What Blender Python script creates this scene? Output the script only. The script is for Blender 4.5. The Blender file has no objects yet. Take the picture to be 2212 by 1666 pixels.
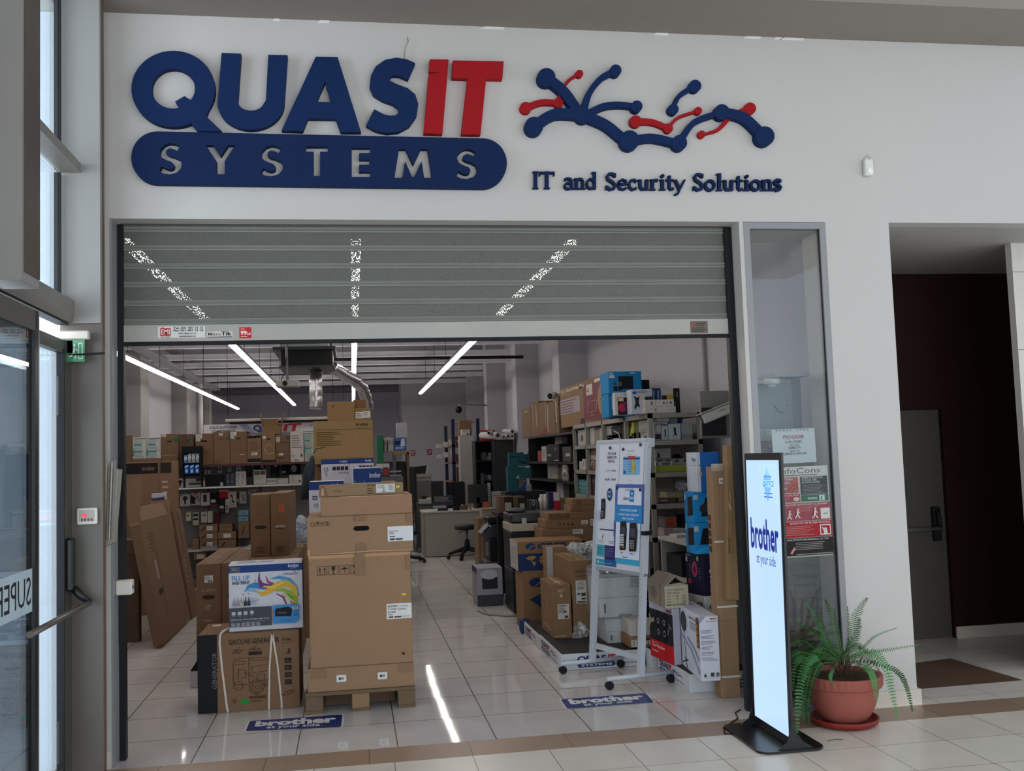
import bpy, bmesh, math, random
from mathutils import Vector, Matrix
random.seed(7)
SC = bpy.context.scene
COL = SC.collection
# ------------------------------------------------------------------ camera
CY, CH, YAW, PITCH, ROLL, FPX = -6.16126, 1.72507, 0.1620624, 0.0707703, -0.0334146, 2135.643
FW = Vector((math.sin(YAW)*math.cos(PITCH), math.cos(YAW)*math.cos(PITCH), math.sin(PITCH)))
R0 = Vector((math.cos(YAW), -math.sin(YAW), 0)); U0 = R0.cross(FW)
RT = math.cos(ROLL)*R0 + math.sin(ROLL)*U0
UP = -math.sin(ROLL)*R0 + math.cos(ROLL)*U0
CAM = Vector((0, CY, CH))
cd = bpy.data.cameras.new('camera'); cam = bpy.data.objects.new('camera', cd); COL.objects.link(cam)
cd.sensor_fit = 'HORIZONTAL'; cd.sensor_width = 36; cd.lens = FPX/2212*36; cd.clip_start = 0.05; cd.clip_end = 200
cam.matrix_world = Matrix(((RT.x, UP.x, -FW.x, CAM.x), (RT.y, UP.y, -FW.y, CAM.y), (RT.z, UP.z, -FW.z, CAM.z), (0, 0, 0, 1)))
SC.camera = cam
# ------------------------------------------------------------------ world, exposure, daylight
SC.view_settings.view_transform = 'Standard'; SC.view_settings.look = 'None'
SC.view_settings.exposure = 0.2; SC.view_settings.gamma = 1; SC.view_settings.use_curve_mapping = False
W = bpy.data.worlds.new('sky'); SC.world = W; W.use_nodes = True
bg = W.node_tree.nodes['Background']; bg.inputs[0].default_value = (0.74, 0.86, 1.0, 1); bg.inputs[1].default_value = 1.45
def area(name, loc, rot, sx, sy, power, col):
    l = bpy.data.lights.new(name, 'AREA'); l.shape = 'RECTANGLE'; l.size = sx; l.size_y = sy; l.energy = power; l.color = col
    o = bpy.data.objects.new(name, l); COL.objects.link(o); o.location = loc; o.rotation_euler = rot; o['kind'] = 'helper'
    return o
# daylight falling in through the glazed facade beside the shop and the glazed end of the hall behind the viewer
area('facade_daylight', (-5.0, -5.2, 2.6), (math.radians(90), 0, math.radians(-50)), 6.0, 4.2, 520, (0.88, 0.94, 1.0))
area('hall_end_daylight', (3.2, -13.5, 2.0), (math.radians(90), 0, 0), 10, 3.8, 250, (0.98, 0.98, 1.0))
# ------------------------------------------------------------------ pixel rays onto real planes (to read positions off the photo)
def ray(px, py): return FW + RT*((px-1106)/FPX) - UP*((py-833)/FPX)
def PL(px, py, ax, v):
    d = ray(px, py); i = 'xyz'.index(ax); return CAM + d*((v-CAM[i])/d[i])
def crop(ox, oy, s): return lambda x, y: (ox+x*s, oy+y*s)
CS = crop(250, 60, .40687); CN = crop(1100, 60, .40687)
C1 = crop(260, 730, .18083); C2 = crop(600, 730, .18083); C3 = crop(940, 730, .18083); C4 = crop(1180, 780, .18987)
C5 = crop(260, 920, .13562); C6 = crop(360, 1000, .13562); C7 = crop(260, 1000, .27599); C8 = crop(1380, 860, .22807)
CD = crop(860, 920, .18007); CF = crop(1020, 1040, .21614); CG = crop(1140, 1180, .19204); CH7 = crop(1380, 1180, .20408); CB = crop(620, 840, .15609)
CX = lambda x, y: (x, y)
# ------------------------------------------------------------------ materials
def lin(h):
    h = h.lstrip('#'); v = [int(h[i:i+2], 16)/255 for i in (0, 2, 4)]
    return tuple(x/12.92 if x <= .04045 else ((x+.055)/1.055)**2.4 for x in v)
_M = {}
def M(h, rough=.6, metal=0.0, em=0.0, var=.10, scale=6.0, bump=0.0, trans=0.0):
    k = (h, rough, metal, em, var, scale, bump, trans)
    if k in _M: return _M[k]
    m = bpy.data.materials.new('m_'+h.lstrip('#')); m.use_nodes = True; n = m.node_tree; b = n.nodes['Principled BSDF']
    c = lin(h); b.inputs['Roughness'].default_value = rough; b.inputs['Metallic'].default_value = metal; b.inputs['Specular IOR Level'].default_value = .5 if rough < .42 else .22
    tc = n.nodes.new('ShaderNodeTexCoord'); nz = n.nodes.new('ShaderNodeTexNoise'); nz.inputs['Scale'].default_value = scale; nz.inputs['Detail'].default_value = 3
    mx = n.nodes.new('ShaderNodeMix'); mx.data_type = 'RGBA'
    mx.inputs[6].default_value = (*[x*(1-var) for x in c], 1); mx.inputs[7].default_value = (*[min(1, x*(1+var)) for x in c], 1)
    n.links.new(tc.outputs['Object'], nz.inputs['Vector']); n.links.new(nz.outputs['Fac'], mx.inputs[0]); n.links.new(mx.outputs[2], b.inputs['Base Color'])
    if em: n.links.new(mx.outputs[2], b.inputs['Emission Color']); b.inputs['Emission Strength'].default_value = em
    if trans: b.inputs['Alpha'].default_value = 1-trans
    if bump:
        bp = n.nodes.new('ShaderNodeBump'); bp.inputs['Strength'].default_value = bump; bp.inputs['Distance'].default_value = .01
        n.links.new(nz.outputs['Fac'], bp.inputs['Height']); n.links.new(bp.outputs[0], b.inputs['Normal'])
    _M[k] = m; return m
def CARD(h):
    """board colours: browns are toned down, pale print keeps its colour"""
    r, g, b = (int(h[i:i+2], 16) for i in (1, 3, 5)); br = r-b > 24 and r > g > b
    if br: m = (r+g+b)/3; r, g, b = (min(255, max(0, int((x*.86+m*.14)*.93))) for x in (r, g, b))
    return M('#%02X%02X%02X' % (r, g, b), .75, var=.09, scale=9)
def tiles(name, c1, c2, mort, w, h, ox, oy, rough, ms=.004, bump=0.0, off=0.0, tilt=0.0):
    m = bpy.data.materials.new(name); m.use_nodes = True; n = m.node_tree; b = n.nodes['Principled BSDF']; L = n.links.new
    tc = n.nodes.new('ShaderNodeTexCoord'); mp = n.nodes.new('ShaderNodeMapping'); mp.inputs['Location'].default_value = (-ox, -oy, 0)
    br = n.nodes.new('ShaderNodeTexBrick'); br.offset = off; br.squash = 1; br.inputs['Scale'].default_value = 1
    br.inputs['Brick Width'].default_value = w; br.inputs['Row Height'].default_value = h; br.inputs['Mortar Size'].default_value = ms; br.inputs['Mortar Smooth'].default_value = .1
    br.inputs['Color1'].default_value = (*lin(c1), 1); br.inputs['Color2'].default_value = (*lin(c2), 1); br.inputs['Mortar'].default_value = (*lin(mort), 1); br.inputs['Bias'].default_value = 0
    nz = n.nodes.new('ShaderNodeTexNoise'); nz.inputs['Scale'].default_value = 3.5; nz.inputs['Detail'].default_value = 5
    mx = n.nodes.new('ShaderNodeMix'); mx.data_type = 'RGBA'; mx.blend_type = 'MULTIPLY'; mx.inputs[0].default_value = .22
    L(tc.outputs['Object'], mp.inputs['Vector']); L(mp.outputs[0], br.inputs['Vector']); L(tc.outputs['Object'], nz.inputs['Vector'])
    L(br.outputs['Color'], mx.inputs[6]); L(nz.outputs['Fac'], mx.inputs[7]); L(mx.outputs[2], b.inputs['Base Color'])
    b.inputs['Roughness'].default_value = rough
    if bump:
        nw = n.nodes.new('ShaderNodeTexNoise'); nw.inputs['Scale'].default_value = 2.2; nw.inputs['Detail'].default_value = 1; L(tc.outputs['Object'], nw.inputs['Vector'])
        bp = n.nodes.new('ShaderNodeBump'); bp.inputs['Strength'].default_value = bump; bp.inputs['Distance'].default_value = .02
        L(nw.outputs['Fac'], bp.inputs['Height']); L(bp.outputs[0], b.inputs['Normal'])
        if tilt:   # every tile lies at its own very slight tilt
            sp = n.nodes.new('ShaderNodeVectorMath'); sp.operation = 'DIVIDE'; sp.inputs[1].default_value = (w, h, 1); L(mp.outputs[0], sp.inputs[0])
            fl = n.nodes.new('ShaderNodeVectorMath'); fl.operation = 'FLOOR'; L(sp.outputs[0], fl.inputs[0])
            wn = n.nodes.new('ShaderNodeTexWhiteNoise'); L(fl.outputs[0], wn.inputs['Vector'])
            ma = n.nodes.new('ShaderNodeVectorMath'); ma.operation = 'MULTIPLY_ADD'; ma.inputs[1].default_value = (tilt, tilt, 0); ma.inputs[2].default_value = (-tilt/2, -tilt/2, 0); L(wn.outputs['Color'], ma.inputs[0])
            ad = n.nodes.new('ShaderNodeVectorMath'); ad.operation = 'ADD'; L(bp.outputs[0], ad.inputs[0]); L(ma.outputs[0], ad.inputs[1]); L(ad.outputs[0], b.inputs['Normal'])
    return m
def glass(name, tint, gloss=.0, rough=.0):
    m = bpy.data.materials.new(name); m.use_nodes = True; n = m.node_tree; L = n.links.new
    n.nodes.remove(n.nodes['Principled BSDF']); out = n.nodes['Material Output']
    t = n.nodes.new('ShaderNodeBsdfTransparent'); t.inputs[0].default_value = (*tint, 1)
    g = n.nodes.new('ShaderNodeBsdfGlossy'); g.inputs['Roughness'].default_value = rough; g.inputs['Color'].default_value = (.9, .95, 1, 1)
    f = n.nodes.new('ShaderNodeFresnel'); f.inputs[0].default_value = 1.5
    a = n.nodes.new('ShaderNodeMath'); a.operation = 'MULTIPLY_ADD'; a.inputs[1].default_value = .6; a.inputs[2].default_value = gloss
    nz = n.nodes.new('ShaderNodeTexNoise'); nz.inputs['Scale'].default_value = 2; k = n.nodes.new('ShaderNodeMath'); k.operation = 'MULTIPLY_ADD'; k.inputs[1].default_value = .03
    s = n.nodes.new('ShaderNodeMixShader'); L(f.outputs[0], a.inputs[0]); L(nz.outputs['Fac'], k.inputs[0]); L(a.outputs[0], k.inputs[2])
    L(k.outputs[0], s.inputs[0]); L(t.outputs[0], s.inputs[1]); L(g.outputs[0], s.inputs[2]); L(s.outputs[0], out.inputs[0])
    return m
def film(name, op, tint='#DDE2E6'):
    """clear crinkled plastic wrap"""
    m = bpy.data.materials.new(name); m.use_nodes = True; n = m.node_tree; L = n.links.new; b = n.nodes['Principled BSDF']
    b.inputs['Base Color'].default_value = (*lin(tint), 1); b.inputs['Roughness'].default_value = .18
    tc = n.nodes.new('ShaderNodeTexCoord'); nz = n.nodes.new('ShaderNodeTexNoise'); nz.inputs['Scale'].default_value = 14; nz.inputs['Detail'].default_value = 6; nz.inputs['Distortion'].default_value = 1.6
    L(tc.outputs['Object'], nz.inputs['Vector'])
    rp = n.nodes.new('ShaderNodeMapRange'); rp.inputs[1].default_value = .4; rp.inputs[2].default_value = .7; rp.inputs[3].default_value = op*.35; rp.inputs[4].default_value = min(1, op*2)
    L(nz.outputs['Fac'], rp.inputs[0]); L(rp.outputs[0], b.inputs['Alpha'])
    bp = n.nodes.new('ShaderNodeBump'); bp.inputs['Strength'].default_value = 1; bp.inputs['Distance'].default_value = .03; L(nz.outputs['Fac'], bp.inputs['Height']); L(bp.outputs[0], b.inputs['Normal'])
    return m
# ------------------------------------------------------------------ mesh builder
class B:
    def __init__(s): s.bm = bmesh.new(); s.mats = []; s.X = Matrix()
    def mi(s, m):
        if m not in s.mats: s.mats.append(m)
        return s.mats.index(m)
    def v(s, p): return s.bm.verts.new(s.X @ Vector(p))
    def face(s, pts, m):
        f = s.bm.faces.new([s.v(p) for p in pts]); f.material_index = s.mi(m); return f
    def box(s, x0, y0, z0, x1, y1, z1, m, bev=0, seg=1, skip=''):
        vs = [s.v(p) for p in ((x0, y0, z0), (x1, y0, z0), (x1, y1, z0), (x0, y1, z0), (x0, y0, z1), (x1, y0, z1), (x1, y1, z1), (x0, y1, z1))]
        fs = []
        for k, q in zip('BTFRKL', ((3, 2, 1, 0), (4, 5, 6, 7), (0, 1, 5, 4), (1, 2, 6, 5), (2, 3, 7, 6), (3, 0, 4, 7))):
            if k in skip: continue
            f = s.bm.faces.new([vs[i] for i in q]); f.material_index = s.mi(m); fs.append(f)
        if bev:
            es = list({e for f in fs for e in f.edges})
            bmesh.ops.bevel(s.bm, geom=es, offset=bev, segments=seg, affect='EDGES', profile=.5)
        return s
    def prism(s, pts, fn, t0, t1, m):
        """polygon pts (2d) mapped by fn(a,b,t)"""
        a = [s.v(fn(p[0], p[1], t0)) for p in pts]; b = [s.v(fn(p[0], p[1], t1)) for p in pts]
        i = s.mi(m); n = len(pts)
        for f in [s.bm.faces.new(a), s.bm.faces.new(b[::-1])] + [s.bm.faces.new((a[k], b[k], b[(k+1) % n], a[(k+1) % n])) for k in range(n)]: f.material_index = i
        return s
    def ring(s, c, ax, ay, r, n): return [s.v(c + ax*(r*math.cos(2*math.pi*k/n)) + ay*(r*math.sin(2*math.pi*k/n))) for k in range(n)]
    def tube(s, path, r, m, n=8, caps=True):
        path = [Vector(p) for p in path]; rs = r if isinstance(r, (list, tuple)) else [r]*len(path)
        i = s.mi(m); prev = None
        ref = Vector((0, 0, 1)) if abs((path[1]-path[0]).normalized().z) < .9 else Vector((1, 0, 0))
        rings = []
        for k, p in enumerate(path):
            t = (path[min(k+1, len(path)-1)]-path[max(k-1, 0)]).normalized()
            ax = t.cross(ref)
            if ax.length < 1e-5: ax = t.orthogonal()
            ax.normalize(); ay = ax.cross(t).normalized(); ref = -t.cross(ax) if False else ref
            rings.append(s.ring(p, ax, ay, rs[k], n))
        for a, b in zip(rings, rings[1:]):
            for k in range(n):
                f = s.bm.faces.new((a[k], a[(k+1) % n], b[(k+1) % n], b[k])); f.material_index = i; f.smooth = True
        if caps:
            for q in (rings[0][::-1], rings[-1]):
                f = s.bm.faces.new(q); f.material_index = i
        return s
    def cyl(s, p0, p1, r, m, n=16): return s.tube([p0, p1], r, m, n)
    def lathe(s, prof, m, n=32, rib=None, c=(0, 0)):
        i = s.mi(m); rings = []
        for k, (r, z) in enumerate(prof):
            rr = lambda a: r*(1+(rib(k, a) if rib else 0))
            rings.append([s.v((c[0]+rr(2*math.pi*j/n)*math.cos(2*math.pi*j/n), c[1]+rr(2*math.pi*j/n)*math.sin(2*math.pi*j/n), z)) for j in range(n)])
        for a, b in zip(rings, rings[1:]):
            for j in range(n):
                f = s.bm.faces.new((a[j], a[(j+1) % n], b[(j+1) % n], b[j])); f.material_index = i; f.smooth = True
        for q in (rings[0][::-1], rings[-1]):
            try: f = s.bm.faces.new(q); f.material_index = i
            except ValueError: pass
        return s
    def obj(s, name, parent=None, loc=(0, 0, 0), rot=(0, 0, 0), label=None):
        me = bpy.data.meshes.new(name); bmesh.ops.recalc_face_normals(s.bm, faces=[f for f in s.bm.faces if not f.tag]); s.bm.to_mesh(me); s.bm.free()
        for m in s.mats: me.materials.append(m)
        o = bpy.data.objects.new(name, me); COL.objects.link(o); o.location = loc; o.rotation_euler = rot
        if parent: o.parent = parent
        if label: o['label'] = label
        return o
def T(o, label, cat, group=None, kind=None):
    o['label'] = label; o['category'] = cat
    if group: o['group'] = group
    if kind: o['kind'] = kind
    return o
def empty(name, label, cat, loc=(0, 0, 0), rz=0, group=None, rot=None):
    o = bpy.data.objects.new(name, None); COL.objects.link(o); o.location = loc; o.rotation_euler = rot or (0, 0, rz); o.empty_display_size = .1
    return T(o, label, cat, group)
def struct(name, b, parent=None):
    o = b.obj(name, parent)
    if not parent: o['kind'] = 'structure'
    return o
def sbox(name, x0, y0, z0, x1, y1, z1, m, parent=None): return struct(name, B().box(x0, y0, z0, x1, y1, z1, m), parent)
# ------------------------------------------------------------------ lettering
_TX = {}
def text_mesh(s, bold=.012, shear=0.0):
    k = (s, bold, shear)
    if k not in _TX:
        c = bpy.data.curves.new('t', 'FONT'); c.body = s; c.size = 1; c.offset = bold; c.resolution_u = 2; c.shear = shear
        o = bpy.data.objects.new('t', c); me = bpy.data.meshes.new_from_object(o)
        vs = [v.co.xy.copy() for v in me.vertices]; fs = [tuple(p.vertices) for p in me.polygons]
        bpy.data.objects.remove(o); bpy.data.curves.remove(c); bpy.data.meshes.remove(me)
        x0 = min(v.x for v in vs); x1 = max(v.x for v in vs); y0 = min(v.y for v in vs); y1 = max(v.y for v in vs)
        _TX[k] = ([((v.x-x0)/(x1-x0), (v.y-y0)/(y1-y0)) for v in vs], fs)
    return _TX[k]
def put_text(b, s, fn, r, m, bold=.012, shear=0.0):
    """lettering stretched to fill the rectangle r of the face fn(u,v)"""
    vs, fs = text_mesh(s, bold, shear); u0, v0, u1, v1 = r
    V = [b.v(fn(u0+(u1-u0)*x, v0+(v1-v0)*y)) for x, y in vs]; i = b.mi(m)
    for q in fs:
        try: f = b.bm.faces.new([V[k] for k in q]); f.material_index = i; f.tag = True
        except ValueError: pass
INK = {}
def ink(h, rough=.6): return M(h, rough, var=.05, scale=20)
def face_fn(face, w, d, h, off):
    return {'F': lambda u, v: (u*w, -off, v*h), 'L': lambda u, v: (-off, d-u*d, v*h), 'R': lambda u, v: (w+off, u*d, v*h),
            'T': lambda u, v: (u*w, v*d, h+off), 'K': lambda u, v: (w-u*w, d+off, v*h)}[face]
def decal(b, fn, spec):
    """spec: (kind, rect, colour, text) - r rectangle, e ellipse, t text, p polygon, o outline"""
    k, r, c = spec[0], spec[1], spec[2]; m = c if not isinstance(c, str) else ink(c)
    if k == 't': put_text(b, spec[3], fn, r, m, *(spec[4:]))
    elif k == 'r': u0, v0, u1, v1 = r; b.face([fn(u0, v0), fn(u1, v0), fn(u1, v1), fn(u0, v1)], m).tag = True
    elif k == 'e':
        u0, v0, u1, v1 = r; b.face([fn((u0+u1)/2+(u1-u0)/2*math.cos(a*math.pi/12), (v0+v1)/2+(v1-v0)/2*math.sin(a*math.pi/12)) for a in range(24)], m).tag = True
    elif k == 'p': b.face([fn(*p) for p in r], m).tag = True
    elif k == 's':   # thick stroke through points, spec[3] = width(s)
        for q in stroke_quads(r, spec[3], spec[4] if len(spec) > 4 else 1.0): b.face([fn(*p) for p in q], m).tag = True
    elif k == 'o':
        u0, v0, u1, v1 = r; t = spec[3]; tv = t*spec[4] if len(spec) > 4 else t
        for q in ((u0, v0, u1, v0+tv), (u0, v1-tv, u1, v1), (u0, v0+tv, u0+t, v1-tv), (u1-t, v0+tv, u1, v1-tv)): decal(b, fn, ('r', q, m))
    elif k == 'l':   # lines of small print: spec[3] = number of lines
        u0, v0, u1, v1 = r; n = spec[3]
        for j in range(n):
            y = v1-(v1-v0)*(j+.75)/n; e = u1-(u1-u0)*random.uniform(0, .35); decal(b, fn, ('r', (u0, y, e, y+(v1-v0)*.38/n), m))
def stroke_quads(pts, w, asp=1.0):
    ws = w if isinstance(w, (list, tuple)) else [w]*len(pts); L = []
    for k, p in enumerate(pts):
        a, c = pts[max(k-1, 0)], pts[min(k+1, len(pts)-1)]
        dx, dy = (c[0]-a[0])*asp, c[1]-a[1]; n = math.hypot(dx, dy) or 1; h = ws[k]/2
        L.append(((p[0]-dy/n*h/asp, p[1]+dx/n*h), (p[0]+dy/n*h/asp, p[1]-dx/n*h)))
    return [(a[0], a[1], c[1], c[0]) for a, c in zip(L, L[1:])]
def decals(b, w, d, h, specs):
    lay = {}
    for face, *sp in specs:
        lay[face] = lay.get(face, 0)+1
        decal(b, face_fn(face, w, d, h, .0008+.0004*lay[face]), sp)
SYM = lambda u, v, s, sv, c='#2A1D15': [('F', 'o', (u, v, u+s, v+sv), c, s*.07, sv/s)]
# ------------------------------------------------------------------ cartons
BR, BR2, BR3 = '#A8835F', '#94714F', '#B08D68'
def carton(name, label, cat, loc, w, d, h, col, pr=(), rz=0, parts=(), group=None, bev=.004, rot=None, m=None):
    """a closed box; pr = print on its faces, parts = (part name, face, rect, colour, print on it, label)"""
    b = B().box(0, 0, 0, w, d, h, m or CARD(col), bev if min(w, d, h) > .03 else 0)
    if pr: decals(b, w, d, h, pr)
    o = b.obj(name, loc=loc, rot=rot or (0, 0, rz)); T(o, label, cat, group)
    for pt in parts:
        pn, face, r, c, sub = pt[:5]; b = B(); decals(b, w, d, h, [(face, 'r', r, c)])
        u0, v0, u1, v1 = r; base = face_fn(face, w, d, h, .0024); fn = lambda u, v: base(u0+(u1-u0)*u, v0+(v1-v0)*v)
        for sp in sub: decal(b, fn, sp)
        b.obj(pn, o, label=pt[5] if len(pt) > 5 else None)
    return o
def pw(c, rect, Y):
    """world x0,z0,x1,z1 of a photo rectangle standing on the plane y=Y"""
    (a, b), (e, f) = c(*rect[:2]), c(*rect[2:])
    x0 = PL(a, (b+f)/2, 'y', Y).x; x1 = PL(e, (b+f)/2, 'y', Y).x; z1 = PL((a+e)/2, b, 'y', Y).z; z0 = PL((a+e)/2, f, 'y', Y).z
    return x0, z0, x1, z1
def pbox(name, label, cat, c, rect, Y, d, col, pr=(), zb=None, cap=99, **k):
    x0, z0, x1, z1 = pw(c, rect, Y)
    if zb is not None: z0 = zb
    z1 = max(z0+.02, min(z1, cap))
    return carton(name, label, cat, (x0, Y, z0), x1-x0, d, z1-z0, col, pr, **k)
def pboxx(name, label, cat, c, rect, X, d, col, pr=(), zb=None, cap=99, **k):
    """same for a box whose front lies on the plane x=X and looks toward -x (front face built as F then turned)"""
    (a, b), (e, f) = c(*rect[:2]), c(*rect[2:]); mid = (b+f)/2
    y1 = PL(a, mid, 'x', X).y; y0 = PL(e, mid, 'x', X).y; z1 = PL((a+e)/2, b, 'x', X).z; z0 = PL((a+e)/2, f, 'x', X).z
    if zb is not None: z0 = zb
    z1 = max(z0+.02, min(z1, cap))
    return carton(name, label, cat, (X, y1, z0), y1-y0, d, z1-z0, col, pr, rz=-math.pi/2, **k)
# ================================================================== THE SETTING
WHITE = M('#C3BFBA', .7, var=.03, scale=1.5); WALLIN = M('#AAA8AE', .75, var=.03, scale=1.0); TAUPE = M('#8F877F', .8, var=.04)
CEILIN = M('#8A8A95', .8, var=.05); GREYAL = M('#8B8B8C', .35, var=.03); DARK = M('#1E2022', .5, var=.1); MAROON = M('#2A1211', .7, var=.08)
CREAM = M('#CFC6B8', .45, var=.05); METAL = M('#9A9B98', .35, .6, var=.08)
FL_MALL = tiles('mall_floor', '#E9E1D4', '#E3D9CB', '#958A7B', .45, .445, .2, -.33, .28, .003, .03)
FL_SHOP = tiles('shop_floor', '#D6D1CE', '#D1CCC8', '#6D665F', .6, .585, .233, .53, .05, .004, .03, 0.0, .010)
FL_BROWN = tiles('brown_strip', '#A58A74', '#9A7F68', '#6B5643', .595, .9, .06, -.6, .35, .003)
PANEL_G = M('#94928E', .4, var=.03, scale=2); PANEL_B = M('#5E5850', .4, var=.04, scale=2)
sbox('floor', -1.7, -13, -.1, 9, -.332, 0, FL_MALL)
sbox('floor_alcove', 3.66, -.036, -.1, 6.6, 2.0, 0, FL_MALL)
sbox('floor_pillar_line', 2.55, -.036, -.1, 3.66, 0.12, -.0, FL_MALL)
sbox('floor_shop', -4.3, -.036, -.1, 2.55, .12, 0, FL_SHOP); sbox('floor_store', -4.3, .12, -.1, 3.6, 24.1, 0, FL_SHOP)
sbox('trim_threshold', -1.45, -.332, -.1, 9, -.036, .0008, FL_BROWN)
b = B(); b.prism([(3.9, .36), (4.70, .38), (4.66, 1.19), (3.7, 1.0), (3.7, .36)], lambda a, c, t: (a, c, t), .0002, .001, M('#6B5140', .35)); struct('floor_inlay', b)
sbox('wall_front', -1.52, 0, 3.228, 6.8, .13, 4.504, WHITE)
sbox('wall_front_above', -4.3, .0, 4.504, 6.8, .13, 5.3, WHITE)
sbox('wall_front_side', -4.3, .02, 0, -1.46, .13, 4.504, M('#E6EAEE', .7, var=.02))
sbox('wall_jamb', -1.52, 0, 0, -1.412, .19, 3.228, WHITE)
b = B().box(-1.4115, .004, 0, -1.398, .128, 3.225, GREYAL); struct('trim_jamb', b)
sbox('baseboard_jamb', -1.499, -.016, 0, -1.415, 0, .1, CREAM)
sbox('wall_jamb_far', 2.574, 0, 0, 2.604, .2, 3.228, WHITE)
sbox('wall_pillar', 3.187, 0, 0, 3.652, .35, 3.228, WHITE)
sbox('baseboard_pillar', 3.2, -.018, 0, 3.672, .37, .1, CREAM)
sbox('wall_soffit', 2.604, .13, 3.195, 3.6, .5, 3.6, WHITE)
sbox('wall_store_return', 3.397, .35, 0, 3.6, 1.0, 5.2, WALLIN)
sbox('ceiling', -1.7, -.55, 4.504, 9, 0, 5.2, TAUPE)
sbox('ceiling_hall', -1.7, -13, 5.2, 9, -.55, 5.3, M('#C9C6C2', .8))
# flaked white paint along the ceiling line
b = B()
for px, py, w in ((700, 45, 14), (597, 41, 8), (1065, 59, 30), (1428, 71, 20), (1625, 78, 24), (1680, 80, 10), (1712, 81, 34)):
    p = PL(px, py, 'y', 0); h = w*.0028
    b.prism([(-h, -.012), (-h*.4, .012), (h*.3, .006), (h, .016), (h*.8, -.012)], lambda a, c, t, p=p: (p.x+a, t, 4.504+c-.004), -.004, .002, M('#E4E1DC', .8))
struct('trim_paint_flakes', b)
# alcove with the emergency door
sbox('ceiling_alcove', 3.652, .13, 3.228, 6.8, 2.1, 3.4, M('#B5B0A8', .7))
sbox('wall_alcove_side', 3.701, .35, 0, 3.74, 1.915, 3.228, M('#4A2E2A', .7))
b = B().box(3.65, 1.915, 0, 4.27, 2.05, 3.228, MAROON).box(5.183, 1.915, 0, 6.8, 2.05, 3.228, MAROON).box(4.27, 1.915, 2.012, 5.183, 2.05, 3.228, MAROON); struct('wall_alcove_back', b)
b = B().box(5.19, 1.895, 0, 6.8, 1.915, .1, CREAM); struct('baseboard_alcove', b)
sbox('wall_alcove_right', 6.6, .70, 0, 6.8, 1.915, 3.228, MAROON)
b = B().box(5.03, .63, 0, 6.8, .70, 3.228, M('#CBC5BC', .4))
for z in (.6, 1.2, 1.8, 2.4, 3.0): b.box(5.027, .625, z, 6.8, .63, z+.004, M('#8F887F'))
struct('wall_column', b)
d1 = sbox('door_1', 4.272, 1.96, .002, 5.181, 2.04, 2.01, M('#55514D', .5))
b = B().box(-.035, -.05, -.17, .035, 0, .13, DARK, .008); b.tube([(0, -.05, .1), (0, -.075, .02), (0, -.085, -.05)], [.018, .02, .018], DARK); hb = b.obj('latch_case', d1, (5.08, 1.96, 1.02))
B().cyl((4.34, 1.885, .96), (5.08, 1.885, .96), .017, M('#A9A9A8', .3, .7)).obj('push_bar', d1)
B().box(4.31, 1.88, .9, 4.37, 1.96, 1.05, DARK, .008).obj('hinge_case', d1)
# store shell
sbox('wall_left', -4.3, .1, 0, -4.2, 24.1, 5.2, WALLIN); sbox('wall_right', 3.6, 1.0, 0, 3.7, 24.1, 5.2, WALLIN); sbox('wall_right_front', 3.6, .13, 0, 3.7, 1.0, 5.2, WALLIN)
sbox('wall_back', -4.3, 24, 0, 3.7, 24.1, 5.2, M('#9C9BA6', .8, var=.03)); sbox('ceiling_store', -4.3, .13, 4.4, 3.7, 24.1, 4.5, CEILIN)
sbox('wall_back_pier', 1.42, 22, 0, 3.6, 24, 4.4, WALLIN)
for i, y in enumerate((8.6, 12.6, 16.8, 20.6)): sbox('wall_right_pier_%d' % (i+1), 3.15, y, 0, 3.6, y+.5, 5.2, WALLIN)
for i, (y, w) in enumerate(((13.0, .75), (18.2, .5), (22.0, .5))): sbox('wall_left_pier_%d' % (i+1), -4.2, y, 0, -3.85, y+w, 5.2, M('#8D8A89', .8))
for i, y in enumerate((9.5, 12.2, 14.2, 15.9, 17.6, 19.5, 21.6)):
    b = B().box(-4.2, y, 3.86, 3.6, y+.10, 3.95, M('#DDDCE4', .5)).box(-4.2, y-.02, 3.84, 3.6, y+.12, 3.86, M('#E4E3EA', .5)); struct('beam_%d' % (i+1), b)
sbox('beam_back', -4.2, 23.7, 3.78, 1.42, 24, 3.92, M('#6E6C74', .6))
sbox('trim_cable_tray', -3.75, 3, 3.78, -3.55, 22, 3.83, M('#85858A', .5))
B_ = lambda: B()
# ------------------------------------------------------------------ glazed facade beside the shop: two mullions, transoms, glass
b = B().box(-1.633, -.25, 2.56, -1.404, -.20, 5.2, PANEL_G).box(-1.633, -.2, 2.56, -1.5, -.002, 5.2, PANEL_G); struct('trim_mullion_1', b)
b = B().box(-1.633, -.21, 0, -1.404, -.165, 2.56, PANEL_B).box(-1.633, -.165, 0, -1.5, -.002, 2.56, PANEL_B).box(-1.404, -.205, 0, -1.4, -.165, 4.5, M('#6B5445', .5)); struct('trim_door_post', b)
b = B().box(-1.633, -1.62, 2.56, -1.402, -1.38, 5.2, PANEL_G).box(-1.402, -1.6, 2.6, -1.397, -1.385, 5.2, M('#5A5148', .5)); struct('trim_mullion_2', b)
GL = glass('clear_glass', (.93, .96, .97), .0)
for i, (y0, y1, z0, z1) in enumerate(((-1.38, -.25, 2.7, 3.42), (-1.38, -.25, 3.5, 5.2))):
    w = sbox('window_%d' % (i+1), -1.625, y0, z0, -1.613, y1, z1, GL)
    if i < 2:
        B().box(-1.64, y1-.05, z0, -1.605, y1-.035, z1, DARK).obj('window_gasket', w)
b = B().box(-1.633, -1.38, 3.432, -1.507, -.25, 3.487, M('#857E77', .4)); struct('trim_transom_1', b)
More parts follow.
